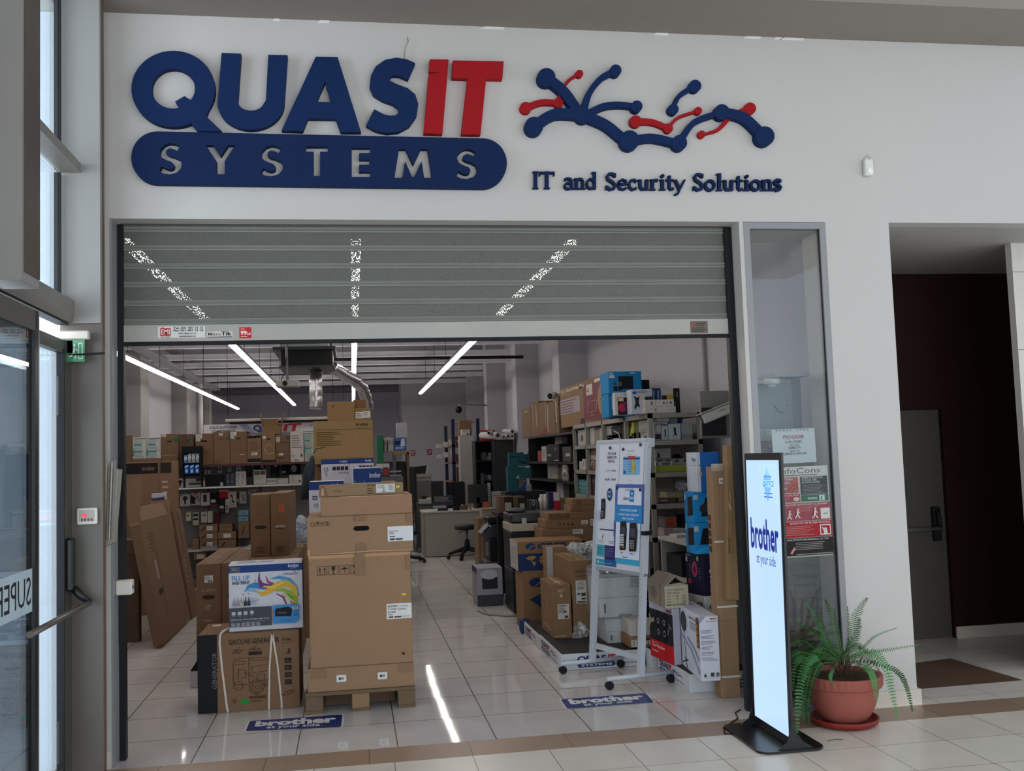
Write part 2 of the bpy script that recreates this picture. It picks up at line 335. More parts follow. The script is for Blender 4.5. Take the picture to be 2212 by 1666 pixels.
b = B().box(-1.633, -4.0, 3.432, -1.507, -1.62, 3.487, M('#857E77', .4)); struct('trim_transom_2', b)
b = B().box(-1.70, -13, 3.0, -1.633, -4.0, 5.2, PANEL_G).box(-1.70, -4.0, 2.7, -1.64, -1.62, 5.2, PANEL_G); struct('wall_facade_far_light_block', b)  # far facade, plus an unseen opaque panel added to cut the upper daylight
# automatic door operator, a long case with a rounded lower edge
t = empty('door_operator', 'long brown-grey automatic door operator case running along the glazed entrance', 'door operator')
prof = [(-1.633, 2.70), (-1.60, 2.72), (-1.547, 2.69), (-1.545, 2.60), (-1.56, 2.56), (-1.633, 2.55)]
B().prism(prof, lambda a, c, q: (a, q, c), -5.0, -.262, M('#7D766F', .3)).obj('cover', t)
B().box(-1.633, -5.0, 2.548, -1.57, -.262, 2.553, DARK).obj('track_seal', t)
B().prism([(a*1.0, c) for a, c in prof], lambda a, c, q: (a, q, c), -.262, -.251, M('#6C655F', .35)).obj('end_cap', t)
# swing door leaf with panic bar
d2 = struct('door_2', B().box(-1.612, -.36, .0, -1.572, -.21, 2.45, M('#4E4A44', .4)).box(-1.612, -1.37, 2.38, -1.572, -.36, 2.45, M('#4E4A44', .4)).box(-1.612, -1.37, 0, -1.572, -.36, .12, M('#4E4A44', .4)))
B().box(-1.602, -1.37, .12, -1.590, -.37, 2.38, GL).obj('door_pane', d2)
B().box(-1.606, -.375, .1, -1.568, -.36, 2.4, DARK).obj('door_gasket', d2)
for z in (.18, 2.02): B().box(-1.575, -.50, z, -1.56, -.44, z+.22, M('#3A3D40', .4), .004).obj('door_hinge', d2)
h2 = B().box(-1.572, -.34, 1.06, -1.535, -.27, 1.35, M('#131416', .4), .01).obj('latch_case', d2)
B().tube([(-1.54, -.29, 1.07), (-1.50, -.275, 1.02), (-1.46, -.265, .985)], [.022, .02, .017], M('#131416', .4)).obj('lever_arm', d2)
B().cyl((-1.465, -.265, .985), (-1.465, -1.30, .985), .016, M('#6F6862', .3, .5)).obj('push_bar', d2)
# sliding glass leaf nearer the viewer
d3 = struct('door_3', B().box(-1.53, -1.14, 0, -1.49, -1.09, 2.5, M('#17191B', .4)).box(-1.53, -3.4, 2.40, -1.49, -1.14, 2.5, M('#55504A', .4)).box(-1.53, -3.4, 0, -1.49, -1.14, .1, M('#55504A', .4)).box(-1.505, -1.09, 0, -1.49, -1.075, 2.5, M('#8F8B85', .4)))
B().box(-1.515, -3.4, .1, -1.505, -1.14, 2.4, glass('door_glass', (.62, .65, .66), .06)).obj('door_pane', d3)
b = B().box(-1.504, -3.4, 1.07, -1.502, -1.142, 1.27, M('#B9CAD3', .5))
fn = lambda u, v: (-1.5012, -1.165-u, 1.105+v); put_text(b, 'SUPERMARKET', lambda u, v: fn(u*1.12, v*.13), (0, 0, 1, 1), M('#25282B', .6), .0)
b.obj('lettering_band', d3)
struct('wall_facade_lower', B().box(-1.70, -4.0, 0, -1.66, -1.42, 2.6, M('#77736E', .4)))
# ------------------------------------------------------------------ shop window beside the pillar
def frame(x0, x1, z0, z1, y0, y1, wd, m, name):
    return struct(name, B().box(x0, y0, z0, x0+wd, y1, z1, m).box(x1-wd, y0, z0, x1, y1, z1, m).box(x0+wd, y0, z1-wd, x1-wd, y1, z1, m).box(x0+wd, y0, z0, x1-wd, y1, z0+wd, m))
w4 = frame(2.604, 3.187, .001, 3.224, -.004, .05, .042, GREYAL, 'window_4')
B().box(2.646, .02, .043, 3.145, .03, 3.182, glass('window_glass', (.92, .94, .93), .0)).obj('window_pane', w4)
b = B()
for x in (2.646, 3.138): b.box(x, .012, .043, x+.007, .02, 3.182, DARK)
b.obj('window_gasket', w4)
# ================================================================== ROLLER SHUTTER
def perforated():
    m = bpy.data.materials.new('perforated_steel'); m.use_nodes = True; n = m.node_tree; L = n.links.new; p = n.nodes['Principled BSDF']
    p.inputs['Base Color'].default_value = (*lin('#5C5C55'), 1); p.inputs['Roughness'].default_value = .5; p.inputs['Metallic'].default_value = .25
    tc = n.nodes.new('ShaderNodeTexCoord'); vo = n.nodes.new('ShaderNodeTexVoronoi'); vo.inputs['Scale'].default_value = 190; vo.inputs['Randomness'].default_value = .75
    L(tc.outputs['Object'], vo.inputs['Vector']); lt = n.nodes.new('ShaderNodeMath'); lt.operation = 'GREATER_THAN'; lt.inputs[1].default_value = .27
    L(vo.outputs['Distance'], lt.inputs[0]); L(lt.outputs[0], p.inputs['Alpha'])
    return m
PERF = perforated(); GALV = M('#8E908B', .45, .35, var=.12, scale=3)
sh = empty('roller_shutter', 'half-raised perforated grey steel roller shutter over the shop entrance', 'roller shutter', (0, .162, 2.473))
zs = [PL(269, y, 'y', .162).z-2.473 for y in (495, 535.5, 575.5, 615.5, 656, 696.5)]
xl, xr = -1.383, 2.535
top = zs[0]+.12
for k, z in enumerate(zs):
    z1 = (zs[k-1] if k else top)-.016
    b = B(); b.face([(xl, 0, z+.016), (xr, 0, z+.016), (xr, 0, z1), (xl, 0, z1)], PERF); sl = b.obj('slat', sh)
    b = B(); pr = [(0, -.019), (-.008, -.017), (-.011, -.011), (-.006, -.004), (-.0015, 0), (-.006, .004), (-.011, .010), (-.008, .017), (0, .019), (.006, .012), (.006, -.012)]
    b.prism([(y, z+zz) for y, zz in pr], lambda a, c, q: (q, a, c), xl, xr, GALV); b.obj('rolled_joint', sl)
zt, zb = PL(269, 703, 'y', .15).z-2.473, .022
br_ = B().box(xl, -.018, zb, xr, .012, zt, M('#A5A39B', .5, .15, var=.14, scale=2.5), .002).obj('bottom_rail', sh)
B().box(xl, -.02, 0, xr, .014, zb, M('#17191B', .6)).obj('rubber_seal', sh)
def sticker(name, r, base, pr, parent, Y=-.0186):
    (x0, z0, x1, z1) = pw(CX, r, .162+Y); b = B(); fn = lambda u, v: (x0+(x1-x0)*u, Y, z0-2.473+(z1-z0)*v)
    b.face([fn(0, 0), fn(1, 0), fn(1, 1), fn(0, 1)], ink(base)).tag = True
    for k, sp in enumerate(pr): decal(b, (lambda u, v, k=k: Vector(fn(u, v))+Vector((0, -.0006*(k+1), 0))), sp)
    return b.obj(name, parent)
sticker('sticker', (341, 705, 443, 730), '#D9D6CF', [('r', (.05, .18, .27, .85), '#B5252B'), ('t', (.07, .3, .25, .75), '#E8E2DA', 'EMI'), ('p', [(.06, .85), (.1, .98), (.14, .85)], '#C79A3B'), ('t', (.07, .04, .26, .15), '#B5252B', 'Romania'),
    ('t', (.33, .76, .96, .95), '#2B2B2B', 'Tel.: 031 401 15 15', .02), ('t', (.33, .55, .96, .73), '#2B2B2B', 'Fax: 031 401 15 16', .02), ('t', (.42, .27, .82, .45), '#444444', 'office@emi.ro'), ('t', (.45, .05, .80, .22), '#333333', 'www.emi.ro')], br_)
sticker('sticker', (447, 716, 502, 729), '#CFCBC2', [('t', (.04, .3, .55, .85), '#555555', 'Mikro'), ('t', (.56, .3, .97, .95), '#222222', 'Tik', .03), ('r', (.02, .02, .98, .12), '#222222')], br_)
sticker('sticker', (517, 707, 543, 731), '#C2272D', [('t', (.1, .3, .62, .68), '#F0E6E0', '99', .03), ('t', (.64, .3, .93, .58), '#F0E6E0', 'Lei'), ('l', (.12, .74, .5, .94), '#E8B9B5', 2), ('l', (.12, .1, .8, .22), '#E8B9B5', 1)], br_)
pl_ = sticker('maker_plate', (1491, 694, 1529, 720), '#6E655C', [('r', (.06, .62, .25, .9), '#9A4A3C'), ('l', (.3, .6, .92, .92), '#3A342E', 2), ('l', (.1, .1, .92, .52), '#3A342E', 3)], br_)
for s_, x0, x1 in (('guide_rail', -1.398, -1.362), ('guide_rail', 2.522, 2.572)):
    B().box(x0, -.032, -2.473, x1, .03, .752, M('#14171A', .45), .003).obj(s_, sh)
# ================================================================== SHOP SIGN
NAVY = M('#0B2550', .8, var=.06, scale=5); NAVYD = M('#0A2149', .8, var=.06, scale=5); RED = M('#9C1018', .75, var=.05, scale=5)
def flat(polys, y0, y1, m):
    """outlines (with holes) as one extruded plate standing in front of the wall"""
    c = bpy.data.curves.new('t', 'CURVE'); c.dimensions = '2D'; c.fill_mode = 'BOTH'; c.extrude = (y1-y0)/2
    for p in polys:
        s = c.splines.new('POLY'); s.points.add(len(p)-1); s.use_cyclic_u = True
        for q, (x, z) in zip(s.points, p): q.co = (x, z, 0, 1)
    o = bpy.data.objects.new('t', c); me = bpy.data.meshes.new_from_object(o); bpy.data.objects.remove(o); bpy.data.curves.remove(c)
    for v in me.vertices: x, z, t = v.co; v.co = (x, (y0+y1)/2-t, z)
    bm = bmesh.new(); bm.from_mesh(me); bmesh.ops.recalc_face_normals(bm, faces=bm.faces); bm.to_mesh(me); bm.free()
    me.materials.clear(); me.materials.append(m)
    return me
def wpt(c, x, y, Y=-.055): p = PL(*c(x, y), 'y', Y); return (p.x, p.z)
def ell(cx, cy, rx, ry, n=56): return [(cx+rx*math.cos(2*math.pi*k/n), cy+ry*math.sin(2*math.pi*k/n)) for k in range(n)]
def sign(name, label, polys, m, c=CS, y0=-.055, y1=-.002, group=None, cat='sign letter'):
    me = flat([[wpt(c, *p, y0) for p in q] for q in polys], y0, y1, m); me.name = name
    o = bpy.data.objects.new(name, me); COL.objects.link(o); return T(o, label, cat, group)
GQ = 'large raised letters of the shop sign'
def arc(cx, cy, rx, ry, a0, a1, n=18): return [(cx+rx*math.cos(math.radians(a0+(a1-a0)*k/n)), cy+ry*math.sin(math.radians(a0+(a1-a0)*k/n))) for k in range(n+1)]
# Q: ring plus tail, joined into one outline
q_out = [p for p in arc(305, 324, 222, 202, 52, 352+22, 60)]
tail = [(478, 468), (563, 549), (437, 549), (404, 513)]
q_o = tail + arc(305, 324, 222, 202, 62, 392, 60)
q_i = arc(305, 322, 115, 107, 65, 390, 40) + [(398, 384), (365, 362), (315, 392), (337, 424)]
sign('letter_plate', 'large navy raised letter Q at the start of the shop name', [q_o, q_i], NAVY, group=GQ)
sign('letter_plate', 'large navy raised letter U between the Q and the A', [[(562, 133), (665, 137), (648, 390)] + arc(718, 388, 70, 52, 178, 2, 16)[1:-1] + [(797, 385), (810, 143), (912, 145), (895, 395)] + arc(717, 395, 178, 145, 0, 180, 24)[1:-1] + [(541, 395)]], NAVY, group=GQ)
sign('letter_plate', 'large navy raised letter A in the middle of the shop name', [[(1062, 153), (1178, 155), (1302, 553), (1195, 553), (1168, 482), (1020, 480), (992, 548), (880, 545)], [(1112, 284), (1143, 395), (1065, 392)]], NAVY, group=GQ)
sS = [(1590, 187), (1545, 167), (1490, 158), (1430, 170), (1380, 205), (1354, 255), (1348, 310), (1368, 353), (1418, 384), (1470, 402), (1498, 422), (1502, 448), (1488, 464), (1462, 467), (1425, 460), (1372, 432), (1330, 517), (1380, 545), (1440, 558), (1500, 552), (1560, 520), (1598, 465), (1607, 405), (1590, 353), (1550, 320), (1490, 298), (1456, 280), (1451, 264), (1470, 251), (1505, 252), (1552, 272)]
sign('letter_plate', 'large navy raised letter S before the two red letters', [sS], NAVY, group=GQ)
sign('letter_plate', 'large red raised letter I with a notch near its top', [[(1667, 167), (1768, 168), (1735, 563), (1635, 560), (1661, 248), (1727, 238), (1663, 233)]], RED, group=GQ)
sign('letter_plate', 'large red raised letter T at the end of the shop name', [[(1790, 173), (2060, 178), (2053, 271), (1967, 269), (1937, 567), (1835, 565), (1868, 268), (1785, 265)]], RED, group=GQ)
def fit(poly, x0, y0, x1, y1):
    a = [p[0] for p in poly]; c = [p[1] for p in poly]
    return [(x0+(p[0]-min(a))/(max(a)-min(a))*(x1-x0), y0+(p[1]-min(c))/(max(c)-min(c))*(y1-y0)) for p in poly]
sl_pts = [(.93, .10), (.72, .03), (.48, .0), (.25, .06), (.07, .2), (.04, .34), (.14, .47), (.36, .55), (.58, .61), (.68, .70), (.64, .80), (.5, .85), (.33, .82), (.13, .74), (0, .90), (.22, .98), (.5, 1.0), (.8, .94), (.97, .80), (1.0, .66), (.92, .53), (.68, .45), (.42, .39), (.31, .32), (.34, .22), (.48, .165), (.64, .19), (.81, .25)]
g_Y = [(0, 0), (.24, 0), (.5, .38), (.76, 0), (1, 0), (.64, .55), (.64, 1), (.36, 1), (.36, .55)]
g_T = [(0, 0), (1, 0), (1, .18), (.65, .18), (.65, 1), (.35, 1), (.35, .18), (0, .18)]
g_E = [(0, 0), (1, 0), (1, .18), (.4, .18), (.4, .40), (.95, .40), (.95, .58), (.4, .58), (.4, .82), (1, .82), (1, 1), (0, 1)]
g_M = [(.12, 0), (.30, 0), (.5, .55), (.70, 0), (.88, 0), (1, 1), (.79, 1), (.72, .42), (.52, .97), (.47, .97), (.28, .42), (.21, 1), (0, 1)]
pill = arc(222, 690, 140, 140, 90, 270, 24) + arc(1948, 720, 129, 133, -90, 90, 24)
holes = [fit(sl_pts, 228, 612, 350, 778), fit(g_Y, 478, 622, 635, 778), fit(sl_pts, 768, 624, 888, 788), fit(g_T, 1010, 630, 1125, 787), fit(g_E, 1253, 637, 1352, 792), fit(g_M, 1480, 643, 1680, 797), fit(sl_pts, 1808, 643, 1920, 803)]
sp_ = sign('sign_plaque', 'long navy pill-shaped plaque with cut-out letters under the shop name', [pill]+holes, NAVYD, y0=-.05, cat='sign plaque')
b = B(); p0 = wpt(CS, 1530, 158, 0); b.tube([(p0[0], -.02, p0[1]-.02), (p0[0]+.01, -.03, p0[1]+.06), (p0[0]+.03, -.02, p0[1]+.1), (p0[0]+.025, -.01, p0[1]+.13)], .0025, M('#8E8982'), 5)
T(b.obj('cable_end', loc=(0, 0, 0)), 'thin loose grey wire sticking up from the top of the sign letter S', 'wire')
# network emblem: discs joined by tapering arms
def emblem(name, label, strokes, discs, m, y0, group='node emblem pieces beside the shop name'):
    b = B()
    for si, (pts, w) in enumerate(strokes):
        n = len(pts); sm = []
        for k in range(25):   # smooth the three or four control points
            u = k/24*(n-1); i = min(int(u), n-2); f = u-i; P_ = [pts[max(i-1, 0)], pts[i], pts[i+1], pts[min(i+2, n-1)]]
            sm.append(tuple(.5*(2*P_[1][j]+(P_[2][j]-P_[0][j])*f+(2*P_[0][j]-5*P_[1][j]+4*P_[2][j]-P_[3][j])*f*f+(3*P_[1][j]-P_[0][j]-3*P_[2][j]+P_[3][j])*f**3) for j in (0, 1)))
        ws = [w[0]+(w[1]-w[0])*k/24 for k in range(25)]; qs = stroke_quads(sm, ws)
        poly = [wpt(CN, *q[0], y0) for q in qs]+[wpt(CN, *qs[-1][3], y0)]+[wpt(CN, *qs[-1][2], y0)]+[wpt(CN, *q[1], y0) for q in qs[::-1]]
        b.prism(poly, lambda a, c, t: (a, t, c), y0+.0012+.0006*si, -.001-.0003*si, m)
    for x, y, r in discs: b.prism([wpt(CN, *p, y0) for p in ell(x, y, r, r*1.02, 28)], lambda a, c, t: (a, t, c), y0, -.001, m)
    return T(b.obj(name), label, 'sign emblem', group)
emblem('node_emblem', 'big navy branching emblem of joined discs beside the shop name',
    [([(198, 262), (290, 335), (375, 455)], (52, 52)), ([(132, 522), (245, 455), (390, 462)], (56, 50)), ([(395, 460), (425, 350), (490, 265), (566, 225)], (34, 26)),
     ([(405, 462), (500, 415), (590, 405), (678, 416)], (36, 24)), ([(395, 462), (510, 510), (600, 580), (640, 600)], (52, 50)), ([(640, 600), (760, 582), (905, 615)], (46, 40)),
     ([(905, 615), (985, 500), (1130, 445)], (34, 26)), ([(1130, 445), (1250, 475), (1355, 575)], (50, 52))],
    [(198, 262, 48), (132, 522, 49), (393, 462, 42), (566, 225, 30), (678, 416, 30), (640, 597, 52), (905, 610, 40), (1130, 446, 40), (1358, 575, 51)], NAVY, -.06)
emblem('node_emblem', 'small navy two-disc link above the middle of the branching emblem', [([(872, 432), (905, 360), (985, 308)], (20, 26))], [(872, 432, 28), (988, 308, 32)], NAVY, -.05)
emblem('node_emblem', 'red link running behind the upper navy arm at the emblem end toward the shop name', [([(88, 425), (170, 395), (262, 398)], (34, 28)), ([(262, 398), (275, 340), (320, 275), (373, 243)], (20, 11))], [(88, 425, 31), (262, 398, 26), (373, 243, 20)], RED, -.035)
emblem('node_emblem', 'red three-disc link hanging below the centre of the navy emblem', [([(672, 497), (760, 500), (845, 533)], (34, 28)), ([(845, 533), (900, 475), (1004, 440)], (18, 12))], [(672, 497, 32), (845, 533, 25), (1004, 440, 20)], RED, -.035)
emblem('node_emblem', 'red link crossing behind the last navy arm of the emblem', [([(1280, 428), (1180, 470), (1110, 540), (1022, 566)], (34, 10))], [(1280, 428, 31), (1022, 566, 20), (1165, 455, 24)], RED, -.03)
# serif tagline, every letter by itself
def glyph_strokes(ch):
    A = arc
    k = {'I': [([(.3, 0), (.3, 1)], .2)], 'T': [([(.42, 0), (.42, 1)], .2), ([(.0, .93), (.84, .93)], .12), ([(.03, .75), (.03, .97)], .06), ([(.81, .75), (.81, .97)], .06)],
         'a': [([(.46, 0), (.46, .45), (.38, .6), (.22, .62), (.08, .54)], .15), (A(.27, .19, .19, .17, 0, 360), .12), ([(.46, .03), (.58, .03)], .07)],
         'n': [([(.14, 0), (.14, .62)], .17), ([(.16, .48), (.28, .6), (.42, .58), (.48, .45), (.48, 0)], .15)],
         'd': [([(.48, 0), (.48, 1)], .17), (A(.27, .31, .2, .27, 0, 360), .13)],
         'S': [([(.52, .80), (.40, .94), (.22, .94), (.11, .80), (.16, .62), (.40, .46), (.53, .30), (.46, .1), (.26, .04), (.08, .2)], .16), ([(.54, .74), (.54, .98)], .05), ([(.06, .02), (.06, .27)], .05)],
         'e': [([(.08, .33), (.5, .36), (.46, .54), (.28, .61), (.12, .5), (.07, .3), (.16, .08), (.34, .04), (.5, .14)], .13)],
         'c': [([(.46, .47), (.34, .6), (.18, .56), (.08, .38), (.1, .16), (.26, .03), (.46, .12)], .14)],
         'u': [([(.14, .6), (.14, .2), (.22, .06), (.36, .06), (.48, .2)], .15), ([(.48, 0), (.48, .62)], .17)],
         'r': [([(.14, 0), (.14, .62)], .17), ([(.16, .44), (.26, .58), (.42, .57)], .15)],
         'i': [([(.2, 0), (.2, .6)], .17), (A(.2, .82, .04, .04, 0, 360), .12)], 't': [([(.2, .84), (.2, .14), (.28, .05), (.42, .1)], .15), ([(.02, .58), (.42, .58)], .1)],
         'y': [([(.06, .6), (.3, .04)], .15), ([(.56, .6), (.3, .04), (.2, -.22), (.04, -.26)], .1)], 'o': [(A(.3, .31, .23, .27, 0, 360), .15)], 'l': [([(.2, 0), (.2, 1)], .17)]}[ch]
    ser = {'I': [(.3, .03), (.3, .97)], 'T': [(.42, .03)], 'n': [(.14, .03), (.48, .03)], 'r': [(.14, .03)], 'i': [(.2, .03)], 'l': [(.2, .03)]}.get(ch, [])
    top = {'n': (.1, .6), 'r': (.1, .6), 'i': (.15, .6), 'u': (.1, .59), 'l': (.14, .97), 'd': (.42, .97)}.get(ch)
    k = k + [([(x-.16, z), (x+.16, z)], .06) for x, z in ser]
    if top: k.append(([(top[0]-.1, top[1]-.02), (top[0]+.06, top[1])], .06))
    return k
WORDS = [('IT', 112, 240, 762), ('and', 288, 468, 764), ('Security', 510, 938, 769), ('Solutions', 975, 1452, 772)]
ADV = {'I': .5, 'T': .82, 'a': .58, 'n': .64, 'd': .62, 'S': .62, 'e': .56, 'c': .52, 'u': .64, 'r': .46, 'i': .36, 't': .44, 'y': .6, 'o': .6, 'l': .36, 's': .47}
ORD = ('first', 'second', 'third', 'fourth', 'fifth', 'sixth', 'seventh', 'eighth', 'ninth', 'tenth', 'eleventh', 'twelfth')
for wd, x0, x1, yt in WORDS:
    tot = sum(ADV[c] for c in wd); s = (x1-x0)/tot; x = x0
    for i, chx in enumerate(wd):
        H_ = 92.; b = B()
        sc_ = .72 if chx == 's' else 1; src = 'S' if chx == 's' else chx
        for gi, (pts, w) in enumerate(glyph_strokes(src)):
            for q in [stroke_quads([(a*s*sc_, c*H_*(.66 if chx == 's' else 1)) for a, c in pts], w*s*.92)]:
                poly = [q_[0] for q_ in q]+[q[-1][3], q[-1][2]]+[q_[1] for q_ in q[::-1]]
                closed = len(pts) > 15
                if closed:
                    for q_ in q: b.prism([wpt(CN, x+a, yt+H_-c, -.03) for a, c in q_], lambda a, c, t: (a, t, c), -.03-.0005*gi, -.001-.0002*gi, NAVYD)
                else: b.prism([wpt(CN, x+a, yt+H_-c, -.03) for a, c in poly], lambda a, c, t: (a, t, c), -.03-.0005*gi, -.001-.0002*gi, NAVYD)
        T(b.obj('serif_letter'), 'small navy serif letter %s, %s of the tagline word %s' % (chx, ORD[i], wd), 'sign letter', 'small serif letters of the tagline')
        x += ADV[chx]*s
# motion detector on the wall
p0 = PL(1871, 364, 'y', 0); t = empty('motion_detector', 'small white motion detector high on the white wall', 'motion detector', (p0.x, 0, p0.z))
B().box(-.031, -.045, -.06, .031, -.005, .055, M('#DCDAD3', .4), .01, 2).obj('housing', t)
B().box(-.012, -.01, .04, .018, 0, .075, M('#C9C7C0', .5), .003).obj('bracket', t)
b = B(); b.prism([(.02*math.cos(a*.3), .02*math.sin(a*.3)) for a in range(21)], lambda a, c, q: (a, q, c-.03), -.052, -.044, M('#EFEFEA', .2)); b.obj('lens', t)
B().tube([(.0, -.008, .07), (.01, -.012, .09), (.03, -.01, .075), (.035, -.006, .06)], .002, M('#B9B6AF'), 5).obj('wire', t)
# exit sign, thermostat, newspaper holder, sensor box on the entrance side
t = empty('exit_sign', 'green running-figure emergency exit sign hanging on the grey entrance mullion', 'exit sign', (-1.53, -.262, 2.46))
B().box(-.09, -.05, .0, .075, .0, .05, M('#C6C1B6', .4), .006).obj('housing', t)
b = B().box(-.055, -.03, -.125, .05, -.026, .0, M('#3E8F63', .3)); fn = lambda u, v: (-.055+.105*u, -.0312, -.125+.125*v)
for sp in [('e', (.42, .68, .54, .82), '#DFE9DF'), ('s', [(.5, .66), (.44, .42)], '#DFE9DF', .1), ('s', [(.44, .42), (.56, .3), (.5, .12)], '#DFE9DF', .06), ('s', [(.44, .42), (.34, .26), (.22, .24)], '#DFE9DF', .06), ('s', [(.5, .62), (.64, .5)], '#DFE9DF', .05), ('o', (.68, .12, .9, .85), '#DFE9DF', .04)]: decal(b, fn, sp)
b.obj('sign_plate', t)
t = empty('door_contact', 'small black cable box and clamp above the entrance door frame', 'door contact', (-1.57, -.262, 2.41))
B().box(-.03, -.03, -.03, .03, .0, .05, DARK, .004).obj('housing', t); B().tube([(-.05, -.02, -.03), (.06, -.03, -.035), (.2, -.035, -.03)], .006, DARK).obj('cable', t)
p0 = PL(190, 1115, 'y', -.215); t = empty('thermostat', 'cream wall control panel with small red display on the brown door post', 'thermostat', (p0.x, -.215, p0.z))
B().box(-.055, -.025, -.047, .055, 0, .047, M('#D8D2C6', .4), .008, 2).obj('housing', t)
b = B(); b.box(-.042, -.0265, -.03, .042, -.025, .036, M('#A9A59C', .4)); b.box(-.028, -.0275, -.004, .0, -.0265, .014, M('#FF2A3A', .3, em=.6))
for k in range(4): b.box(-.03+k*.017, -.0275, -.026, -.02+k*.017, -.0265, -.012, M('#5A574F'))
b.obj('display_face', t)
t = empty('newspaper_holder', 'folded newspapers in a narrow holder on the white jamb beside the shutter', 'newspapers', (-1.402, -.005, 1.52))
b = B(); b.prism([(-.03, -.25), (-.03, .22), (.06, .20), (.025, -.22)], lambda a, c, q: (a, q, c), -.10, -.001, M('#9A958A', .8)); b.obj('holder', t)
b = B()
for k in range(5): b.prism([(-.028+k*.012, -.2), (-.022+k*.016, .23+.006*k), (-.016+k*.016, .23+.006*k), (-.022+k*.012, -.2)], lambda a, c, q: (a, q, c), -.12, -.1005, M('#C9C4B6' if k % 2 else '#8B8B86', .8, var=.4, scale=60))
b.obj('newspaper', t)
p0 = PL(271, 1269, 'y', .1); t = empty('shutter_switch', 'white photocell box clipped to the shutter guide at hip height', 'sensor box', (p0.x, .125, p0.z))
B().box(-.045, -.075, -.04, .045, .0, .045, M('#D9D4CA', .45), .006).obj('housing', t); b = B(); b.prism([(.012*math.cos(a*.5), .012*math.sin(a*.5)) for a in range(12)], lambda a, c, q: (q, -.035+a, c), .0455, .047, DARK); b.obj('lens', t)
# ================================================================== STORE CEILING: lights, ducts, projector
TUBE = M('#FFF7EE', .5, em=12.5, var=.0); TRUNK = M('#77757A', .5)
for x, y1, lb in ((-3.14, 22.6, 'fluorescent light line along the wall over the brown PC cartons'), (-1.52, 22.1, 'fluorescent light line just beyond the ceiling projector'),
                  (.06, 20.2, 'fluorescent light line running straight down the middle of the store'), (1.65, 18.7, 'fluorescent light line above the sales desk and the aisle')):
    t = empty('ceiling_light', 'long warm-white '+lb, 'ceiling light', (x, .9, 3.28))
    B().box(-.03, 0, .03, .03, y1-.9, .08, TRUNK).obj('housing', t)
    n = int((y1-.9)/1.2); seg = None
    for k in range(n):
        if seg is None:
            b = B().box(-.035, .02, -.005, .035, 1.16, .03, TUBE); seg = b.obj('fluorescent_tube', t)
        else:
            c = seg.copy(); COL.objects.link(c); c.parent = t; c.location = (0, k*1.2, 0)
    wr = B().tube([(0, .5, .08), (0, .5, 1.11)], .004, DARK, 4).obj('suspension_wire', t)
    for k in range(2, n, 2): c = wr.copy(); COL.objects.link(c); c.parent = t; c.location = (0, k*1.2, 0)
def px_at(px, py, Y): p = PL(px, py, 'y', Y); return p.x, p.z
# ceiling cassette / air unit
x0, z0 = px_at(590, 795, 7.5); x1, z1 = px_at(722, 742, 7.5)
t = empty('air_unit', 'black ceiling air unit hanging behind the raised shutter', 'air conditioner', (x0, 7.5, z0))
wv = x1-x0; BLK = M('#08090B', .6)
B().box(.12*wv, 0, .02, .97*wv, 1.0, .24, BLK, .01).obj('housing', t); B().box(0, -.06, .235, wv*1.02, 1.1, .28, M('#0E0F12', .4)).obj('top_flange', t); B().box(.1*wv, -.05, 0, wv, 1.05, .025, M('#0E0F12', .4)).obj('bottom_flange', t)
b = B().box(.1*wv, .1, .28, .9*wv, .9, .62, M('#8E959B', .4, .4)); b.cyl((.2*wv, .5, .28), (.2*wv, .5, 1.0), .12, M('#A2A7AB', .35, .6)); b.obj('plenum', t)
for fx in (.15, .93): B().box(fx*wv-.012, .4, .26, fx*wv+.012, .43, 4.39-z0, M('#55565B', .5)).obj('hanger', t)
def duct(name, label, path, r):
    path = [Vector(p) for p in path]; dense = []
    for a, c in zip(path, path[1:]):
        n = max(2, int((c-a).length/.035)); dense += [a.lerp(c, k/n) for k in range(n)]
    dense.append(path[-1]); rs = [r*(1+.09*(k % 2)+random.uniform(-.05, .05)) for k in range(len(dense))]
    dense = [p+Vector((random.uniform(-1, 1), random.uniform(-1, 1), 0))*r*.07 for p in dense]
    return T(B().tube(dense, rs, M('#B5B4B6', .25, .85, var=.15, scale=30), 14).obj(name), label, 'air duct')
Yd = 8.0; a = [px_at(683, y, Yd) for y in (798, 825, 855, 884)]
duct('flexible_duct', 'crinkled silver flexible duct hanging straight down below the air unit', [(a[0][0], 8.0, a[0][1])]+[(p[0], Yd-.1, p[1]) for p in a[1:]], .085)
a = [px_at(*q, 8.2) for q in ((716, 792), (740, 806), (765, 818), (783, 832), (792, 855), (797, 880))]
duct('flexible_duct', 'crinkled silver flexible duct curving down toward the cartons on the printer stack', [(p[0], 8.2+.15*i, p[1]) for i, p in enumerate(a)], .085)
x0, z0 = px_at(597, 836, 7); t = empty('projector', 'grey video projector hanging from a pole below the store ceiling', 'projector', (x0+.13, 7, z0))
B().box(-.14, 0, 0, .16, .28, .085, M('#8B8B88', .5), .012).obj('housing', t); B().cyl((-.02, -.02, .045), (-.02, .02, .045), .032, BLK).obj('lens', t)
B().cyl((.0, .14, .08), (.0, .14, 4.39-z0), .016, M('#8B8B90', .4, .4)).obj('ceiling_pole', t); B().tube([(-.08, .1, .085), (-.03, .12, .2), (0, .12, .4)], .006, DARK).obj('cable', t)
x0, z0 = px_at(486, 912, 8.9); x1, z1 = px_at(745, 902, 8.9)
t = empty('projection_screen', 'rolled projection screen case in white hanging above the printed banner', 'projection screen', (x0, 8.9, z0))
B().box(0, 0, 0, x1-x0, .1, z1-z0+.02, M('#B5B2AC', .5), .008).obj('case', t); B().box(.06, .03, -.035, x1-x0, .07, 0, M('#111114', .6)).obj('rolled_fabric', t)
